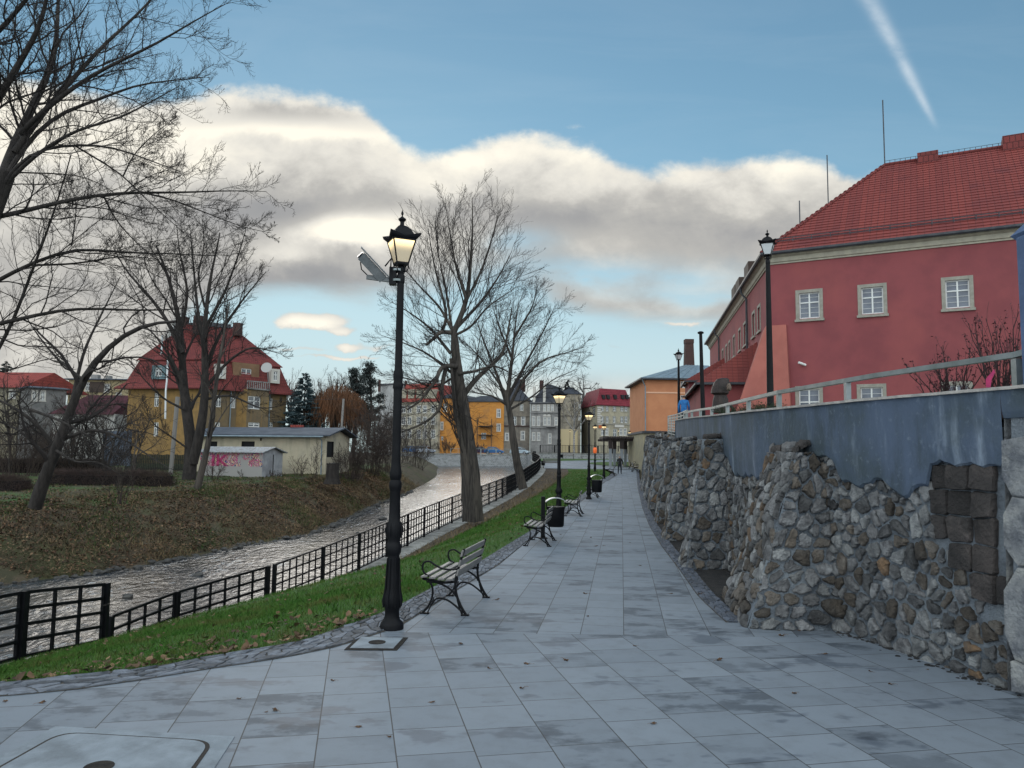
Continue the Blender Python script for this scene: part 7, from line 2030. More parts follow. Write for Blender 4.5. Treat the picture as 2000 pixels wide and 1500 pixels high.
# two-stemmed tree in front of the villa
Y = 49
T2 = [lim([(368, 944), (374, 900), (376, 865), (368, 820), (356, 760), (357, 690), (350, 620), (330, 540), (305, 480)], Y, .42, .04, 1),
      lim([(376, 905), (392, 850), (400, 790), (402, 730), (398, 660), (402, 600), (415, 520), (430, 455)], Y, .33, .025, -1),
      lim([(357, 690), (330, 630), (290, 575), (245, 530), (215, 470)], Y, .16, .02, 1), lim([(400, 720), (430, 650), (470, 590), (520, 530)], Y, .15, .02, 1.5),
      lim([(399, 760), (445, 705), (490, 675), (545, 690)], Y, .13, .02, -1.5), lim([(356, 750), (335, 700), (300, 650), (262, 620)], Y, .12, .02, -1.5),
      lim([(398, 680), (385, 600), (378, 520), (372, 450)], Y, .14, .02, 2), lim([(355, 640), (368, 570), (350, 490), (345, 440)], Y, .12, .02, -2),
      lim([(402, 640), (440, 570), (465, 500), (480, 450)], Y, .12, .02, -2), lim([(402, 780), (450, 770), (510, 800), (560, 790)], Y, .09, .015, -2),
      lim([(360, 800), (320, 780), (280, 740), (250, 700)], Y, .08, .015, -2), lim([(372, 880), (330, 850), (300, 830), (275, 790)], Y, .07, .012, -2), lim([(400, 600), (385, 540), (400, 480), (395, 430)], Y, .08, .015, 0)]
LVc = [dict(k=12, ratio=.46, ang=(22, 50), t0=.25, up=.12, n=7, rr=.42, noise=.10, lmax=4.5, rmin=.013, ns=4),
       dict(k=9, ratio=.50, ang=(24, 52), t0=.15, up=.08, n=6, rr=.6, noise=.12, lmax=2.4, rmin=.0095),
       dict(k=6, ratio=.48, ang=(24, 52), t0=.15, up=.08, n=4, rr=.7, noise=.12, lmax=1.1, rmin=.008)]
make_tree('tall two stemmed bare tree in front of the yellow villa', T2, LVc, 5, trunk_n=2, ns0=12)
Y = 43
T2b = [lim([(384, 958), (398, 905), (411, 850), (416, 800), (424, 730), (436, 660), (448, 590)], Y, .20, .03, 0), lim([(411, 850), (440, 800), (465, 770), (500, 750)], Y, .05, .01, 1), lim([(418, 780), (395, 740), (380, 700)], Y, .05, .01, -1), lim([(430, 700), (450, 660), (480, 630)], Y, .05, .01, 1)]
make_tree('slim pale trunked tree leaning right beside the two stemmed tree', T2b, [dict(LVc[0], lmax=2.2, k=7), dict(LVc[1], lmax=1.1, k=5)], 6, bark=M['barkgrey'])

# the tall tree by the railing
Y = 30.4
T4 = [lim([(924, 1018), (922, 985), (920, 950), (915, 880), (905, 800), (893, 720), (886, 645)], Y, .43, .12, 0),
      lim([(886, 650), (903, 612), (914, 580), (920, 500), (924, 440), (921, 400), (923, 385)], Y, .12, .010, .3),
      lim([(920, 940), (900, 860), (888, 800), (884, 740), (880, 700)], Y - .25, .13, .06, 0),
      lim([(884, 650), (860, 648), (846, 662), (832, 674)], Y, .10, .05, -.3), lim([(862, 648), (876, 628), (870, 600), (848, 520), (835, 440)], Y, .07, .01, -.8),
      lim([(893, 716), (868, 712), (856, 720), (855, 745), (836, 758), (822, 785), (795, 800)], Y - .2, .11, .03, -1), lim([(872, 716), (862, 750), (864, 790), (856, 808), (820, 832), (780, 845), (750, 855)], Y - .3, .09, .02, -1),
      lim([(905, 772), (928, 740), (955, 718), (984, 692), (992, 650), (1000, 600)], Y + .2, .12, .02, 1), lim([(896, 730), (930, 725), (965, 712), (1010, 735)], Y - .2, .07, .015, -1),
      lim([(886, 650), (860, 600), (820, 560), (785, 520)], Y, .07, .01, 1), lim([(880, 690), (840, 640), (800, 610), (765, 590)], Y, .07, .01, 1.4), lim([(884, 730), (835, 690), (790, 670), (745, 655)], Y, .06, .01, .6),
      lim([(892, 640), (940, 590), (975, 540), (1000, 490)], Y, .08, .01, 1.2), lim([(912, 585), (940, 530), (960, 470), (975, 410)], Y, .06, .01, 1), lim([(912, 590), (890, 520), (878, 450), (870, 400)], Y, .06, .01, -1.2),
      lim([(888, 655), (920, 640), (950, 600), (1010, 560)], Y, .06, .01, -1.2), lim([(880, 740), (850, 760), (800, 740), (755, 730)], Y, .05, .01, -1), lim([(884, 655), (874, 580), (856, 500), (850, 430)], Y, .06, .01, 1.6)]
LVd = [dict(k=15, ratio=.62, ang=(18, 56), t0=.10, up=.15, n=8, rr=.30, noise=.07, lmax=3.0, rmin=.0068, ns=4, skip_trunk=True),
       dict(k=8, ratio=.55, ang=(18, 46), t0=.12, up=.14, n=6, rr=.6, noise=.09, lmax=1.6, rmin=.0052),
       dict(k=5, ratio=.50, ang=(20, 46), t0=.15, up=.12, n=4, rr=.7, noise=.11, lmax=.8, rmin=.0042)]
make_tree('tall bare tree with thick scarred trunk standing on the verge by the railing', T4, LVd, 7, bark=M['barkgrey'], ns0=16, loc=tuple(D(924, 1012, Y)))
Y = 43.5
T5 = [lim([(1022, 955), (1012, 915), (1004, 870), (995, 800), (986, 762)], Y, .26, .13, 0),
      lim([(990, 790), (972, 735), (950, 680), (928, 620)], Y, .12, .015, 1), lim([(990, 785), (1000, 700), (1006, 640), (1012, 590)], Y, .14, .015, -.6), lim([(994, 795), (1020, 742), (1060, 700), (1105, 690), (1140, 678)], Y, .11, .012, -1.5),
      lim([(992, 775), (1035, 695), (1065, 640), (1085, 595)], Y, .11, .012, 1.5), lim([(988, 790), (960, 772), (930, 768), (905, 760)], Y, .07, .012, -1), lim([(1000, 700), (975, 640), (960, 590)], Y, .08, .01, 1), lim([(1004, 660), (1040, 600), (1050, 560)], Y, .08, .01, -1),
      lim([(996, 800), (1040, 775), (1080, 740), (1130, 720)], Y, .07, .01, 1.5), lim([(990, 770), (940, 700), (905, 665), (880, 650)], Y, .07, .01, -1.6)]
make_tree('smaller bare tree leaning left behind the tall tree by the railing', T5, [dict(LVd[0], k=15, lmax=2.3, rmin=.009, up=.06), dict(LVd[1], rmin=.007, up=.05, lmax=1.5), dict(LVd[2], rmin=.006)], 9, bark=M['barkgrey'], ns0=12)


def simple_tree(label, u, vb, vt, y, seed, spread=.45, stems=1, bark=None, twig=None, name='bare_tree', r=None, levels=None, limbs=9, crown0=.35, zb=None, upness=.12, group=None, lean=0.0):
    rng = np.random.default_rng(seed); b = D(u, vb, y); tpt = D(u, vt, y); H = tpt.z - b.z; z0 = b.z if zb is None else zb
    r = r or H * .022; L_ = []
    for s_ in range(stems):
        a = rng.uniform(0, 2 * PI); k = .0 if stems == 1 else .16 * H
        L_.append(([(b.x, b.y, z0 - .2), (b.x + .3 * k * math.cos(a), b.y + .3 * k * math.sin(a), z0 + H * .35), (b.x + k * math.cos(a) + lean * H * .5, b.y + k * math.sin(a), z0 + H * .7), (b.x + 1.3 * k * math.cos(a) + lean * H, b.y + 1.3 * k * math.sin(a), z0 + H)], r / (1 if stems == 1 else 1.5), r * .08))
    for i in range(limbs):
        f = crown0 + (.85 - crown0) * (i + rng.random()) / limbs; a = i * 2.4 + rng.uniform(-.5, .5); R_ = H * spread * (1.1 - .7 * f) ; p = L_[i % stems][0]
        q = np.array([np.interp(f, [0, .35, .7, 1], [w[k] for w in p]) for k in range(3)]); e = q + np.array([math.cos(a) * R_, math.sin(a) * R_, H * (1 - f) * rng.uniform(.45, .95)])
        m = (q + e) / 2 + np.array([math.cos(a) * R_ * .12, math.sin(a) * R_ * .12, -H * .03]); L_.append(([tuple(q), tuple(m), tuple(e)], r * .38, r * .05))
    lv = levels or [dict(k=8, ratio=.45, ang=(20, 50), t0=.2, up=upness, n=5, rr=.5, noise=.12, rmin=H * .0013), dict(k=6, ratio=.48, ang=(22, 52), t0=.15, up=upness, n=4, rr=.6, noise=.13, rmin=H * .0010), dict(k=5, ratio=.5, ang=(24, 52), t0=.15, up=upness, n=3, rr=.7, noise=.12, rmin=H * .0008)]
    return make_tree(label, L_, lv, seed, name=name, bark=bark, twig=twig, trunk_n=stems, ns0=7, group=group, loc=(b.x, b.y, z0))

simple_tree('round bare crown rising behind the blank gable, left of the maroon roof', 1139, 860, 708, 185, 31, .40, crown0=.5, zb=2)
simple_tree('bare tree standing behind the grey houses left of the round crown', 1103, 860, 722, 186, 32, .34, crown0=.45, zb=2)
simple_tree('faint bare trees behind the maroon roofed house at its right end', 1222, 860, 738, 200, 33, .42, crown0=.4, zb=2, twig=M['twigbrown'])
simple_tree('white trunked birch on the street before the blank gable', 1121, 872, 752, 150, 34, .34, bark=M['birch'], name='birch_tree', crown0=.3, zb=1.9, r=.22, upness=-.02)
simple_tree('small street tree in front of the cream house by the pale blue car', 842, 872, 800, 156, 35, .5, zb=1.9, stems=2, twig=M['twigbrown'])
simple_tree('bare poplar behind the villa roof beside the blue spruce', 565, 880, 724, 120, 36, .16, zb=1.3, twig=M['twigbrown'], upness=.5, name='poplar_tree')
simple_tree('tall thin bare tree behind the blue spruce on its right', 622, 880, 730, 125, 37, .2, zb=1.3, twig=M['twigbrown'], upness=.4, name='poplar_tree')
simple_tree('thin larch like bare tree rising out of the orange willow', 655, 880, 708, 98, 38, .16, zb=.9, twig=M['twigbrown'], upness=.0, limbs=16, name='larch_tree', crown0=.25)
simple_tree('hazy bare tree top between the pines and the foreground lamp', 690, 880, 702, 104, 39, .2, zb=1, twig=M['twigbrown'], upness=.3)
simple_tree('bare bush like tree rising from the bushes left of the foreground lamp', 735, 900, 770, 88, 40, .5, stems=3, zb=.3, twig=M['twigbrown'])
simple_tree('small bare tree before the flat roofed yellow block', 140, 930, 770, 60, 41, .5, zb=.0, stems=2, twig=M['twigbrown'])
simple_tree('bare tree left of the white walled house', 20, 930, 735, 55, 42, .5, zb=.0, stems=2)
simple_tree('thin bare tree in front of the white wall left of the villa', 205, 935, 760, 52, 43, .42, zb=-.05, stems=2, twig=M['twigbrown'])
simple_tree('bare sapling by the panel fence in front of the villa corner', 255, 940, 790, 45, 44, .4, zb=-.1, stems=2, bark=M['barkgrey'], twig=M['twigbrown'])

# shrubs: many stems from the ground
def shrub(label, u, v, y, w, h, n, seed, twig=None, name='bare_shrub', lv2=5, up=.1, zb=None, fan=.5, group=None, r=.02, loc=None, rmin=.0065):
    rng = np.random.default_rng(seed); b = Vector(loc) if loc else D(u, v, y)
    if zb is not None: b.z = zb
    L_ = []
    for i in range(n):
        a = rng.uniform(0, 2 * PI); k = rng.uniform(0, 1) ** .6; bx, by = b.x + math.cos(a) * w * .25 * k, b.y + math.sin(a) * w * .25 * k; ex, ey = b.x + math.cos(a) * w * .5 * k * (1 + fan * .3), b.y + math.sin(a) * w * .5 * k; hh = h * rng.uniform(.65, 1.0) * (1 - .35 * k * k)
        L_.append(([(bx, by, b.z - .1), ((bx * .6 + ex * .4), (by * .6 + ey * .4), b.z + hh * .5), (ex, ey, b.z + hh)], r, r * .3))
    lv = [dict(k=7, ratio=.42, ang=(15, 45), t0=.2, up=up, n=4, rr=.6, noise=.14, rmin=rmin * 1.2), dict(k=lv2, ratio=.5, ang=(18, 50), t0=.15, up=up, n=3, rr=.7, noise=.14, rmin=rmin)]
    rngs = rng; t = thing(name, label, 'shrub', tuple(b), group=group)
    P0 = np.array([polyres(p, 6) for p, _, _ in L_]); P0[:, 1:] += rng.normal(size=P0[:, 1:].shape) * .03 * h; R0 = np.array([np.linspace(a, c, 6) for _, a, c in L_])
    V, Fq = tubes(P0, R0, 4); fastmesh('stems', V, Fq, M['twigbrown'], t, True)
    P, R = P0, R0; Vs, Fs, off = [], [], 0
    for l in lv:
        P, R = children(P, R, rng=rng, **l); V, Fq = tubes(P, R, 3); Vs.append(V); Fs.append(Fq + off); off += len(V)
    fastmesh('twigs', np.concatenate(Vs), np.concatenate(Fs), twig or M['twigbrown'], t, True)
    return t
shrub('dense grey brown thicket directly right of the shed', 718, 910, 70, 5.5, 6.4, 60, 51, zb=-.1, rmin=.010)
shrub('tall twiggy bush right behind the foreground lamp shaft', 752, 906, 76, 5.5, 7.2, 55, 52, zb=-.2, rmin=.010)
shrub('leaning bare willow stems on the bank end below the cars', 806, 905, 96, 5.5, 6.0, 40, 53, zb=-.2, rmin=.011)
shrub('brown bush on the bank between the shed gable and the thicket', 690, 925, 62, 3.0, 3.4, 40, 54, zb=-.1, rmin=.008)
shrub('sparse bush in front of the shed long wall', 583, 927, 57, 1.7, 2.0, 10, 55, zb=0, lv2=4, rmin=.007)
shrub('thin upright bush beside the shed downpipe', 616, 927, 57, 1.2, 2.6, 7, 56, zb=0, lv2=4, rmin=.007)
shrub('twiggy bush growing against the shed gable wall', 668, 925, 60, 1.7, 2.6, 14, 57, zb=0, lv2=4, rmin=.007)
shrub('dark bush before the orange house wall', 872, 866, 160, 4, 3.4, 26, 58, zb=1.9, rmin=.02)
shrub('reddish brown bush left of the blue car under the balcony', 932, 870, 155, 4.5, 2.6, 26, 59, zb=1.95, rmin=.02)
shrub('large dark thicket behind the long hedge', 175, 925, 54, 6.5, 4.6, 60, 60, zb=0, twig=M['twig'], rmin=.010)
shrub('dark brown thicket at the left edge behind the lawn', 30, 925, 52, 7.5, 4.4, 60, 61, zb=0, rmin=.010)
shrub('brown bush in front of the white walled house', 125, 925, 60, 5, 4.8, 46, 62, zb=0, rmin=.010)
shrub('scraggly pale stems hanging over the bank in front of the hedge', 235, 985, 33, 1.4, 2.6, 9, 63, zb=-.3, fan=1.2, lv2=3, twig=M['barkgrey'], rmin=.006)
shrub('bare bramble bush in front of the garage left end', 415, 940, 50, 1.6, 1.8, 10, 64, zb=0, lv2=4, rmin=.007)
for i, (u, lab) in enumerate(((480, 'low dry weed clump before the middle of the garage'), (535, 'low dry weed clump at the corner of the garage'), (690, 'dead weed clump at the corner of the shed'))):
    shrub(lab, u, 932, 55, 1.6, .7, 16, 70 + i, zb=-.02, lv2=4, name='dry_weeds', rmin=.007, r=.012)

# hedges: dense clipped boxes of twigs
def hedge(label, u0, u1, vb, y, h, d, seed):
    rng = np.random.default_rng(seed); x0, x1 = px_at(u0, y), px_at(u1, y); z0 = D((u0 + u1) / 2, vb, y).z; t = thing('hedge', label, 'hedge', ((x0 + x1) / 2, y, z0))
    n = int((x1 - x0) * 2200); p = np.stack([rng.uniform(x0, x1, n), y + d / 2 + rng.uniform(-d / 2, d / 2, n), z0 + h * rng.uniform(0, 1, n) ** .8], 1)
    ex = np.minimum(p[:, 0] - x0, x1 - p[:, 0]); ok = p[:, 2] - z0 < h * np.clip(.45 + ex * 1.2, 0, 1) * (1 + .06 * np.sin(p[:, 0] * 3)); p = p[ok]; n = len(p)
    dd = unit(rng.normal(size=(n, 3)) + np.array([0, 0, .8])) * rng.uniform(.10, .30, (n, 1)); C = np.stack([p, p + dd * .5 + rng.normal(size=(n, 3)) * .02, p + dd], 1)
    V, Fq = tubes(C, np.full((n, 3), .009) * np.array([1, .8, .4]), 3); fastmesh('twigs', V, Fq, M['hedge'], t)
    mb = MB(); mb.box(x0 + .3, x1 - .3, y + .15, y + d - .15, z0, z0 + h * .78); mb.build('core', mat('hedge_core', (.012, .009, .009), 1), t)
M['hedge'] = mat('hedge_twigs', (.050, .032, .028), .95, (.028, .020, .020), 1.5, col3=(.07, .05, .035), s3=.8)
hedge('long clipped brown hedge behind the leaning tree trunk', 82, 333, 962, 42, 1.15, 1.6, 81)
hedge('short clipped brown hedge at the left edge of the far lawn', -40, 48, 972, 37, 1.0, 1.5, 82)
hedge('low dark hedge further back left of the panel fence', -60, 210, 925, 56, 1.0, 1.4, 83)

# conifers
def conifer(label, u, vb, vt, y, seed, wid, m, name='spruce_tree', zb=None, blotch=1.0, n=42, dens=60):
    rng = np.random.default_rng(seed); b = D(u, vb, y); H = D(u, vt, y).z - b.z; z0 = b.z
    t = thing(name, label, 'tree', tuple(b)); mb = MB(); mb.tube([(b.x, b.y, z0 - .2), (b.x + .05, b.y, z0 + H * .5), (b.x, b.y, z0 + H * .97)], [H * .02, H * .012, H * .003], 7); mb.build('trunk', M['bark'], t)
    Ps = []
    for i in range(n):
        f = .05 + .93 * (i / n) ** .9; R_ = wid * (1 - f) ** .85 * rng.uniform(.75, 1.12) + .12; k = max(4, int(9 * (1 - f) + 4))
        for j in range(k):
            a = rng.uniform(0, 2 * PI); r_ = R_ * rng.uniform(.7, 1.08); m_ = int(dens * r_ / wid) + 8
            s_ = rng.uniform(.15, 1, m_) ** .7; dz = -.22 * r_ * s_ + .12 * r_ * s_ ** 3
            q = np.stack([b.x + np.cos(a) * r_ * s_ + rng.normal(size=m_) * .07 * r_ * s_, b.y + np.sin(a) * r_ * s_ + rng.normal(size=m_) * .07 * r_ * s_, z0 + f * H + dz + rng.normal(size=m_) * .02 * H * .3], 1); Ps.append((q, a))
    P = np.concatenate([q for q, _ in Ps]); A = np.concatenate([np.full(len(q), a) for q, a in Ps]); k = len(P)
    d = unit(np.stack([np.cos(A), np.sin(A), np.full(k, -.25)], 1) + rng.normal(size=(k, 3)) * .55); s_ = unit(np.cross(d, rng.normal(size=(k, 3)))); l = H * .030 * rng.uniform(.6, 1.3, (k, 1)); w = l * .28
    V = np.stack([P - s_ * w, P + s_ * w, P + d * l], 1).reshape(-1, 3); fastmesh('needles', V, np.arange(3 * k).reshape(-1, 3), m, t)
    return t
M['blue_needle'] = mat('blue_spruce_needles', (.045, .075, .085), .9, (.018, .034, .040), .9)
M['dark_needle'] = mat('pine_needles', (.026, .036, .034), .9, (.014, .020, .020), .9)
conifer('blue green spruce standing right of the villa', 592, 842, 725, 88, 91, 3.0, M['blue_needle'], dens=90)
conifer('dark spruce tip showing over the red gable roof at the left edge', 6, 800, 703, 120, 92, 3.4, M['dark_needle'])
conifer('dark narrow conifer among the bare trees behind the grey houses', 1108, 850, 738, 190, 93, 3.5, M['dark_needle'], n=26)
def pine(label, u, vb, vt, y, seed, m, blobs, wid):
    rng = np.random.default_rng(seed); b = D(u, vb, y); H = D(u, vt, y).z - b.z; t = thing('pine_tree', label, 'tree', tuple(b)); mb = MB(); mb.tube([tuple(b), (b.x + .3, b.y, b.z + H * .5), (b.x, b.y, b.z + H * .96)], [H * .022, H * .016, H * .004], 7)
    Ps = []
    for i in range(blobs):
        f = .3 + .68 * (i + rng.random()) / blobs; a = rng.uniform(0, 2 * PI); R_ = wid * (1.15 - f) * rng.uniform(.3, 1); c = np.array([b.x + math.cos(a) * R_, b.y + math.sin(a) * R_, b.z + f * H]); mb.tube([(b.x, b.y, c[2] - .4), tuple(c)], [.06, .02], 4)
        m_ = 170; Ps.append(c + rng.normal(size=(m_, 3)) * np.array([.55, .55, .26]) * H * .055)
    mb.build('trunk', M['bark'], t); P = np.concatenate(Ps); k = len(P); d = unit(rng.normal(size=(k, 3)) + np.array([0, 0, .5])); s_ = unit(np.cross(d, rng.normal(size=(k, 3)))); l = H * .022 * rng.uniform(.6, 1.4, (k, 1))
    V = np.stack([P - s_ * l * .2, P + s_ * l * .2, P + d * l], 1).reshape(-1, 3); fastmesh('needles', V, np.arange(3 * k).reshape(-1, 3), m, t)
pine('dark pine with open crown right of the orange willow', 692, 870, 718, 92, 94, M['dark_needle'], 44, 3.2)
pine('taller dark pine just left of the foreground lamp', 718, 870, 708, 95, 95, M['dark_needle'], 40, 2.8)
# orange weeping willow
def willow(label, u, vb, vt, y, seed, w, m):
    rng = np.random.default_rng(seed); b = D(u, vb, y); H = D(u, vt, y).z - b.z; t = thing('willow_tree', label, 'tree', tuple(b)); mb = MB(); mb.tube([tuple(b), (b.x - .2, b.y, b.z + H * .35), (b.x + .3, b.y, b.z + H * .8)], [.28, .2, .05], 7); mb.build('trunk', M['bark'], t)
    n = 1700; a = rng.uniform(0, 2 * PI, n); r_ = w * np.sqrt(rng.uniform(.02, 1, n)); top = b.z + H * (1 - .35 * (r_ / w) ** 2) * rng.uniform(.72, 1.0, n); L_ = rng.uniform(.2, .5, n) * H
    P = np.stack([b.x + np.cos(a) * r_, b.y + np.sin(a) * r_, top], 1); C = [P]
    for j in range(1, 5): C.append(C[-1] + np.stack([np.cos(a) * .10 * (5 - j) * .3, np.sin(a) * .1 * (5 - j) * .3, -L_ / 4], 1) + rng.normal(size=(n, 3)) * .09)
    V, Fq = tubes(np.stack(C, 1), np.full((n, 5), .018), 3); fastmesh('drooping_twigs', V, Fq, m, t)
M['willow'] = mat('orange_twigs', (.19, .082, .036), .9, (.09, .05, .030), .8)
willow('orange weeping willow between the blue spruce and the pine', 655, 850, 748, 90, 96, 3.4, M['willow'])
willow('smaller pale orange willow behind the garden fence right of the first', 683, 856, 768, 96, 97, 2.3, M['willow'])

# reddish shrubs on the terrace, with leaves left on the twigs
M['redleaf'] = mat('dark_red_leaf', (.085, .018, .025), .8, (.035, .014, .018), 6)
M['redtwig'] = mat('dark_twig', (.035, .02, .022), .9)
def leafshrub(label, u, vt, y, w, seed, n):
    rng = np.random.default_rng(seed); z0 = zterr(y) - .1; x = px_at(u, y); H = D(u, vt, y).z - z0; t = thing('leafy_shrub', label, 'shrub', (x, y, z0)); L_ = []
    for i in range(n):
        a = rng.uniform(0, 2 * PI); k = rng.uniform(.1, 1); L_.append([(x, y, z0), (x + math.cos(a) * w * .3 * k, y + math.sin(a) * w * .3 * k, z0 + H * .45), (x + math.cos(a) * w * .5 * k, y + math.sin(a) * w * .5 * k, z0 + H * rng.uniform(.7, 1) * (1 - .2 * k))])
    P = np.array([polyres(p, 7) for p in L_]); P[:, 1:] += rng.normal(size=P[:, 1:].shape) * .02; R = np.tile(np.linspace(.014, .004, 7), (n, 1)); V0, F0 = tubes(P, R, 4)
    C, RC = children(P, R, 7, .35, (15, 40), .3, .3, 5, .6, rng, rmin=.003); V1, F1 = tubes(C, RC, 3); fastmesh('stems', np.concatenate([V0, V1]), np.concatenate([F0, F1 + len(V0)]), M['redtwig'], t, True)
    q = C[:, 2:].reshape(-1, 3); q = q[rng.random(len(q)) < .55]; q = np.repeat(q, 2, 0) + rng.normal(size=(len(q) * 2, 3)) * .012; k = len(q); d = unit(rng.normal(size=(k, 3)) + np.array([0, 0, .3])); s_ = unit(np.cross(d, rng.normal(size=(k, 3)))); l = rng.uniform(.022, .045, (k, 1))
    V = np.stack([q, q + d * l * .5 + s_ * l * .28, q + d * l, q + d * l * .5 - s_ * l * .28], 1).reshape(-1, 3); fastmesh('leaves', V, np.arange(4 * k).reshape(-1, 4), M['redleaf'], t)
leafshrub('dark red leaved shrub behind the handrail before the third lower window', 1862, 668, 9.6, 1.1, 101, 16)
leafshrub('taller dark red leaved shrub beside the blue pillar', 1965, 585, 9.0, .95, 102, 20)
# juniper tips over the wall
rng = np.random.default_rng(5)
for i, (u, vt, w, lab) in enumerate(((1457, 797, .9, 'low green juniper showing over the wall left of the unlit lamp'), (1492, 792, .7, 'low green juniper beside the unlit lamp shaft'))):
    y = 15.5; x = px_at(u, y); z0 = zterr(y); H = D(u, vt, y).z - z0; t = thing('juniper', lab, 'shrub', (x, y, z0)); n = 60; a = rng.uniform(0, 2 * PI, n); k = rng.uniform(.2, 1, n)
    P0 = np.stack([x + 0 * a, y + 0 * a, z0 + 0 * a], 1); P1 = np.stack([x + np.cos(a) * w * .7 * k, y + np.sin(a) * w * .5 * k, z0 + H * rng.uniform(.5, 1, n)], 1); P = np.stack([P0 * (1 - s) + P1 * s for s in np.linspace(0, 1, 5)], 1); R = np.tile(np.linspace(.012, .004, 5), (n, 1))
    V, Fq = tubes(P, R, 3); fastmesh('stems', V, Fq, M['redtwig'], t); q = np.repeat(P[:, 2:].reshape(-1, 3), 26, 0); q = q + rng.normal(size=q.shape) * .045; m_ = len(q); d = unit(rng.normal(size=(m_, 3)) + np.array([0, 0, .9])); s_ = unit(np.cross(d, rng.normal(size=(m_, 3)))); l = rng.uniform(.03, .06, (m_, 1))
    V = np.stack([q - s_ * l * .15, q + s_ * l * .15, q + d * l], 1).reshape(-1, 3); fastmesh('needles', V, np.arange(3 * m_).reshape(-1, 3), mat('juniper_green', (.018, .032, .014), .9), t)

# tree stump by the shed
st = thing('tree_stump', 'sawn off rough tree stump on the bank before the shed gable', 'stump', (D(649, 935, 55).x, 55, -.3)); rng = np.random.default_rng(2)
c = D(649, 937, 55); zt = D(649, 906, 55).z; n = 18; rows = []
for z, r_ in ((c.z - .3, .55), (c.z + .1, .42), (c.z + .6, .38), (zt - .1, .38), (zt, .40)):
    rows += [(c.x + r_ * (1 + .22 * math.sin(j * 2.1) + rng.uniform(-.08, .08)) * math.cos(2 * PI * j / n), c.y + r_ * math.sin(2 * PI * j / n), z + (.12 * rng.random() if z >= zt - .01 else 0)) for j in range(n)]
mb = MB(); mb.add(rows, [(i * n + j, i * n + (j + 1) % n, (i + 1) * n + (j + 1) % n, (i + 1) * n + j) for i in range(4) for j in range(n)] + [tuple(range(4 * n, 5 * n))]); mb.build('wood', M['bark'], st)

# ------------------------------------------------------------------ grass blades, leaves and litter
rng = np.random.default_rng(77)
def blades(name, P, hmin, hmax, w, m, lean=.35):
    k = len(P); a = rng.uniform(0, 2 * PI, k); s_ = np.stack([np.cos(a), np.sin(a), 0 * a], 1); h = rng.uniform(hmin, hmax, (k, 1)); d = unit(np.stack([rng.normal(size=k) * lean, rng.normal(size=k) * lean, np.ones(k)], 1))
    tip = P + d * h + np.stack([rng.normal(size=k) * .25, rng.normal(size=k) * .25, 0 * a], 1) * h; mid = P + d * h * .55
    ww = (w * rng.uniform(.6, 1.2, (k, 1)))
    V = np.stack([P - s_ * ww, P + s_ * ww, mid + s_ * ww * .7, tip, mid - s_ * ww * .7], 1).reshape(-1, 3)
    me = fastmesh(name, V, np.arange(5 * k).reshape(-1, 5), m); return tag(me, kind='stuff')
M['blade'] = mat('grass_blade', (.036, .115, .014), .7, (.060, .135, .022), 4, col3=(.11, .105, .035), s3=1.6, spec=.2)
def island_tint(m, a=.35):
    nt = m.node_tree; b = nt.nodes['Principled BSDF']; src = b.inputs['Base Color'].links[0].from_socket; g = nt.nodes.new('ShaderNodeNewGeometry'); hv = nt.nodes.new('ShaderNodeHueSaturation')
    nt.links.new((E(nt, g.outputs['Random Per Island']) * (2 * a) + (1 - a)).k, hv.inputs['Value']); nt.links.new(src, hv.inputs['Color']); nt.links.new(hv.outputs[0], b.inputs['Base Color'])
island_tint(M['blade'])
def verge_points(n, ya, yb, t0=0.0, t1f=None, pw=1.0):
    y = ya + (yb - ya) * rng.random(n) ** pw; out = np.empty((n, 3))
    for i in range(n):
        t = t0 + rng.random() * ((t1f(y[i]) if t1f else 1.0) - t0); out[i] = verge_pt(float(y[i]), t)
    return out
P = np.concatenate([verge_points(62000, 5.0, 13, 0, SO, 1.25), verge_points(52000, 11, 30, 0, SO, 1.5)])
o = blades('grass_blades', P, .035, .10, .0032, M['blade']); tag(o, 'fresh green grass blades covering the near verge', 'grass')
P = verge_points(26000, 26, 76, 0, SO, 1.2); o = blades('grass_blades', P, .05, .11, .010, M['blade']); tag(o, 'green grass blades on the far half of the verge', 'grass')
M['drygrass'] = mat('dry_grass', (.23, .165, .09), .9, (.10, .08, .045), .7); island_tint(M['drygrass'], .4)
P = verge_points(5000, 23, 70, .0, None); P = P[[i for i in range(len(P))]]
yy_ = 22 + 50 * rng.random(5200); P = np.array([verge_pt(float(y), SO(y) - .04 + (1.02 - SO(y)) * rng.random() ** 1.6) for y in yy_]); o = blades('dry_grass', P, .08, .26, .006, M['drygrass'], .6); tag(o, 'dry yellow grass tufts on the bare soil under the railing', 'dry grass')
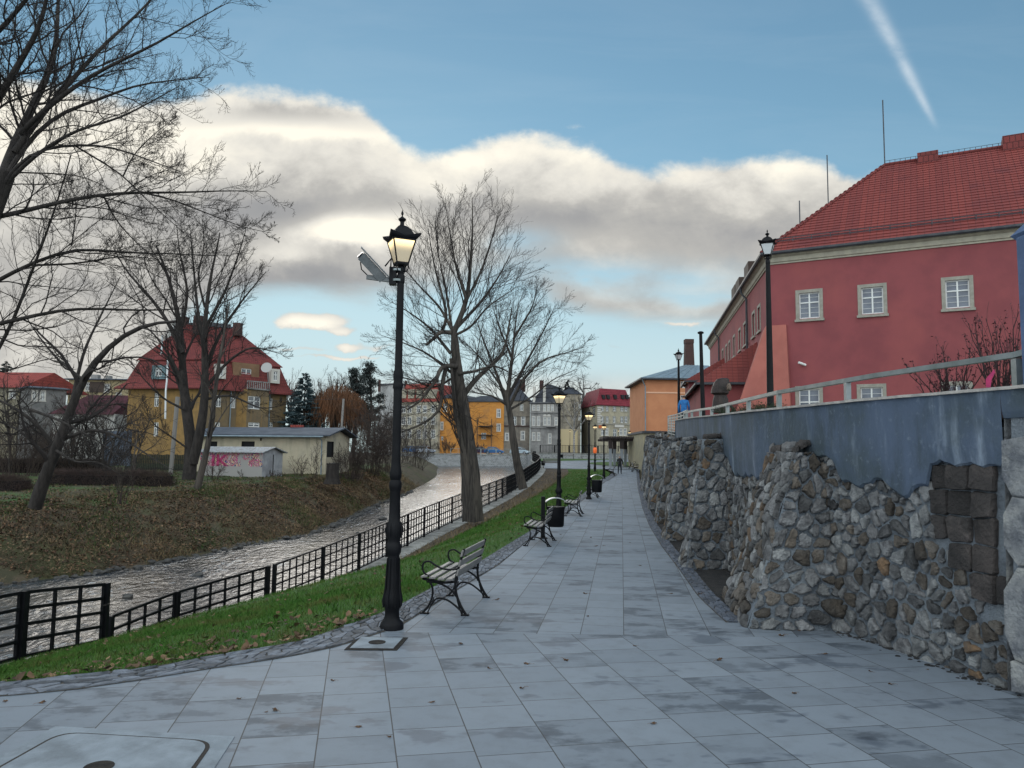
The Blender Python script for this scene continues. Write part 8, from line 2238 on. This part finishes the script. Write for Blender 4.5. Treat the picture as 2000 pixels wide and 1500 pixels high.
# leaves: curled four-corner shapes
M['leaf'] = mat('fallen_leaf', (.115, .062, .032), .85, (.055, .032, .022), 3, col3=(.20, .13, .075), s3=2); island_tint(M['leaf'], .55)
def leaves(name, P, smin, smax, m, label, cat):
    k = len(P); a = rng.uniform(0, 2 * PI, k); d = np.stack([np.cos(a), np.sin(a), rng.normal(size=k) * .35], 1); s_ = np.stack([-np.sin(a), np.cos(a), rng.normal(size=k) * .35], 1); l = rng.uniform(smin, smax, (k, 1)); c = np.array([0, 0, 1.0])
    P = P + c * .006
    ring = []
    for t, w in ((0, .05), (.25, .42), (.5, .5), (.8, .28), (1, .02)): ring.append(P + d * l * (t - .5) + s_ * l * w * .8 + c * l * (.25 * abs(t - .5) + .10 + rng.uniform(0, .12, (k, 1))))
    for t, w in ((.8, .28), (.5, .5), (.25, .42)): ring.append(P + d * l * (t - .5) - s_ * l * w * .8 + c * l * (.20 * abs(t - .5) + .08 + rng.uniform(0, .12, (k, 1))))
    V = np.stack(ring, 1).reshape(-1, 3); o = fastmesh(name, V, np.arange(8 * k).reshape(-1, 8), m); return tag(o, label, cat, kind='stuff')
P = np.concatenate([np.array([verge_pt(float(5 + 4.5 * rng.random()), float(rng.random() ** 2.2 * .7)) for _ in range(900)]), verge_points(500, 8, 30, 0, SO, 1.5)]); P[:, 2] += .03
leaves('fallen_leaves', P, .03, .085, M['leaf'], 'brown autumn leaves caught in the grass of the verge', 'leaves')
# litter on the far bank
n = 95000; y = 8 + 64 * rng.random(n) ** 1.3; P = np.empty((n, 3))
for i in range(n):
    yy = float(y[i]); xb = XB(yy); x = xb - BW(yy) * rng.random() * .86 - .15; P[i] = (x, yy, bank(x, yy) + .01)
leaves('leaf_litter', P, .045, .11, M['leaf'], 'brown leaf litter covering the far river bank', 'leaves')
n = 60000; y = 9 + 73 * rng.random(n) ** 1.3; P = np.empty((n, 3)); keep = []
for i in range(n):
    yy = float(y[i]); xb = XB(yy); x = xb - BW(yy) * (rng.random() ** 1.4) - .05; P[i] = (x, yy, bank(x, yy)); keep.append(wob(x * .9, yy * .8) + rng.normal() * .35 > -.1)
o = blades('bank_grass', P[np.array(keep)], .10, .32, .009, M['drygrass'], .6); tag(o, 'dead straw coloured grass on the far river bank', 'dry grass')
M['lawnblade'] = mat('lawn_blade', (.04, .10, .02), .9, (.07, .09, .03), 2); island_tint(M['lawnblade'])
n = 34000; y = 24 + 50 * rng.random(n) ** 1.2; P = np.empty((n, 3))
for i in range(n):
    yy = float(y[i]); x = XB(yy) - BW(yy) * .70 - 17 * rng.random() ** 1.5; P[i] = (x, yy, bank(x, yy))
o = blades('lawn_blades', P, .06, .14, .012, M['lawnblade']); tag(o, 'short green grass on the far bank lawn', 'grass')
Pg = []
while len(Pg) < 16000:
    yy = 10 + 66 * rng.random() ** 1.2; x = XB(yy) - BW(yy) * (.03 + .9 * rng.random())
    if wob(x * .7 + 3, yy * .55 + 1) + .25 * rng.normal() > .42: Pg.append((x, yy, bank(x, yy)))
o = blades('bank_tufts', np.array(Pg), .08, .22, .010, M['lawnblade'], .5); tag(o, 'green grass tufts among the dead leaves of the far bank', 'grass')
P = P[rng.random(n) < .5]; leaves('lawn_leaves', P, .06, .14, M['leaf'], 'brown leaves lying on the far lawn', 'leaves')
# stones along the water
M['riverstone'] = mat('river_stone', (.075, .072, .068), .7, (.035, .034, .033), 5, .8, 30)
mb = MB(); r2 = random.Random(9)
def rock(mb, x, y, z, s):
    n = 7; V = []; 
    for zz, k in ((-.4, .9), (0, 1), (.35, .7)):
        for j in range(n): a = 2 * PI * j / n; q = k * s * r2.uniform(.75, 1.15); V.append((x + q * math.cos(a), y + q * .8 * math.sin(a), z + zz * s * .8))
    V.append((x, y, z + .45 * s)); mb.add(V, [(i * n + j, i * n + (j + 1) % n, (i + 1) * n + (j + 1) % n, (i + 1) * n + j) for i in range(2) for j in range(n)] + [(2 * n + j, 2 * n + (j + 1) % n, 3 * n) for j in range(n)], 0)
for i in range(620):
    yy = 13 + 62 * r2.random() ** 1.4; x = XB(yy) + r2.uniform(-.5, .45); rock(mb, x, yy, ZW(yy) + r2.uniform(-.03, .08), r2.uniform(.06, .24))
tag(mb.build('bank_stones', M['riverstone']), 'dark wet stones along the water edge of the far bank', 'stones', kind='stuff')
r3 = random.Random(3)
for i, (u, v, s, w_) in enumerate(((748, 1008, .34, 'just left of the foreground lamp'), (700, 1042, .2, 'in mid stream left of the foreground lamp'), (388, 1125, .22, 'above the middle of the stepped down railing'), (250, 1168, .22, 'right of the end of the high railing'))):
    q = G(u, v, ZW(G(u, v, -2.8).y)); mb = MB(); rock(mb, q.x, q.y, ZW(q.y) + .05, s)
    tag(mb.build('river_rock', M['riverstone']), 'dark rock breaking the river surface ' + w_, 'rock', 'rocks in the river')
# single leaves on the paving
LP = [(467, 1365), (520, 1391), (537, 1388), (82, 1373), (955, 1306), (1029, 1297), (843, 1372), (1276, 1414), (1143, 1160), (971, 1172), (1368, 1161), (1343, 1129), (1552, 1355), (1527, 1242), (1560, 1232), (1180, 1066), (1164, 1067), (1218, 993), (1095, 1044), (1145, 1041), (1154, 1050), (1230, 1060), (1250, 1105), (1148, 1204), (1330, 1075), (1310, 1160), (1610, 1278), (1700, 1312), (1660, 1232), (760, 1440), (1020, 1345), (900, 1258), (1105, 1290), (1240, 1262), (1405, 1290), (1812, 1308), (1740, 1337), (10, 1370), (650, 1330), (700, 1420)]
lm = None
for i, (u, v) in enumerate(LP):
    q = G(u, v, 0)
    if lm is None:
        mb = MB(); r4 = random.Random(1); n = 11; ring = [(math.cos(2 * PI * j / n) * (.045 if j % 2 else .028), math.sin(2 * PI * j / n) * (.030 if j % 2 else .018), .012 + .012 * math.sin(j * 1.9)) for j in range(n)]
        mb.add(ring + [(0, 0, .004)], [(j, (j + 1) % n, n) for j in range(n)], 0, True); mb.add([(x, y, z - .002) for x, y, z in ring] + [(0, 0, .002)], [((j + 1) % n, j, n) for j in range(n)], 0, True)
        mb.tube([(.03, 0, .01), (.06, .01, .02), (.085, .012, .012)], .0018, 4); o = mb.build('fallen_leaf', M['leaf'], recalc=False); lm = o.data
    else: o = bpy.data.objects.new('fallen_leaf', lm); COL.objects.link(o)
    o.location = (q.x, q.y, zp(q.y) + .002); s_ = r3.uniform(.35, .8) * (1 + q.y * .03); o.scale = (s_, s_ * r3.uniform(.6, 1), s_ * r3.uniform(.2, 1.1)); o.rotation_euler = (r3.uniform(-.2, .2), r3.uniform(-.2, .2), r3.uniform(0, 6.28))
    marks = [('the large manhole cover', -2.2, 5.0), ('the small square manhole cover', -1.5, 7.8), ('the nearest bench', -.5, 9.5), ('the foot of the big buttress', 2.3, 8.7), ('the pale pier of the wall', 3.3, 7.0), ('the second bench', 1.2, 14.5),
             ('the joint where the slab pattern turns', .8, 8.4), ('the bottom edge middle of the photo', .6, 5.4), ('the second buttress', 2.4, 13.4), ('the third bench', 3.2, 24.0)]
    w_ = min(marks, key=lambda k: (k[1] - q.x) ** 2 + (k[2] - q.y) ** 2)[0]
    tag(o, 'small curled brown leaf on the slabs nearest to ' + w_, 'leaf', 'leaves on the paving near ' + w_)
# rubble crumbs at the foot of the wall
mb = MB()
for i in range(420):
    s = float(WL[np.searchsorted(wya, 5.0)] + r2.random() ** .8 * 10); x, y = wpt(s); nx, ny = wn(s); d = .10 + abs(r2.gauss(0, .07)); rock(mb, x + nx * d, y + ny * d, .0, r2.uniform(.008, .035))
tag(mb.build('wall_rubble', M['dark_soil']), 'small crumbled stones and dirt along the foot of the wall', 'rubble', kind='stuff')
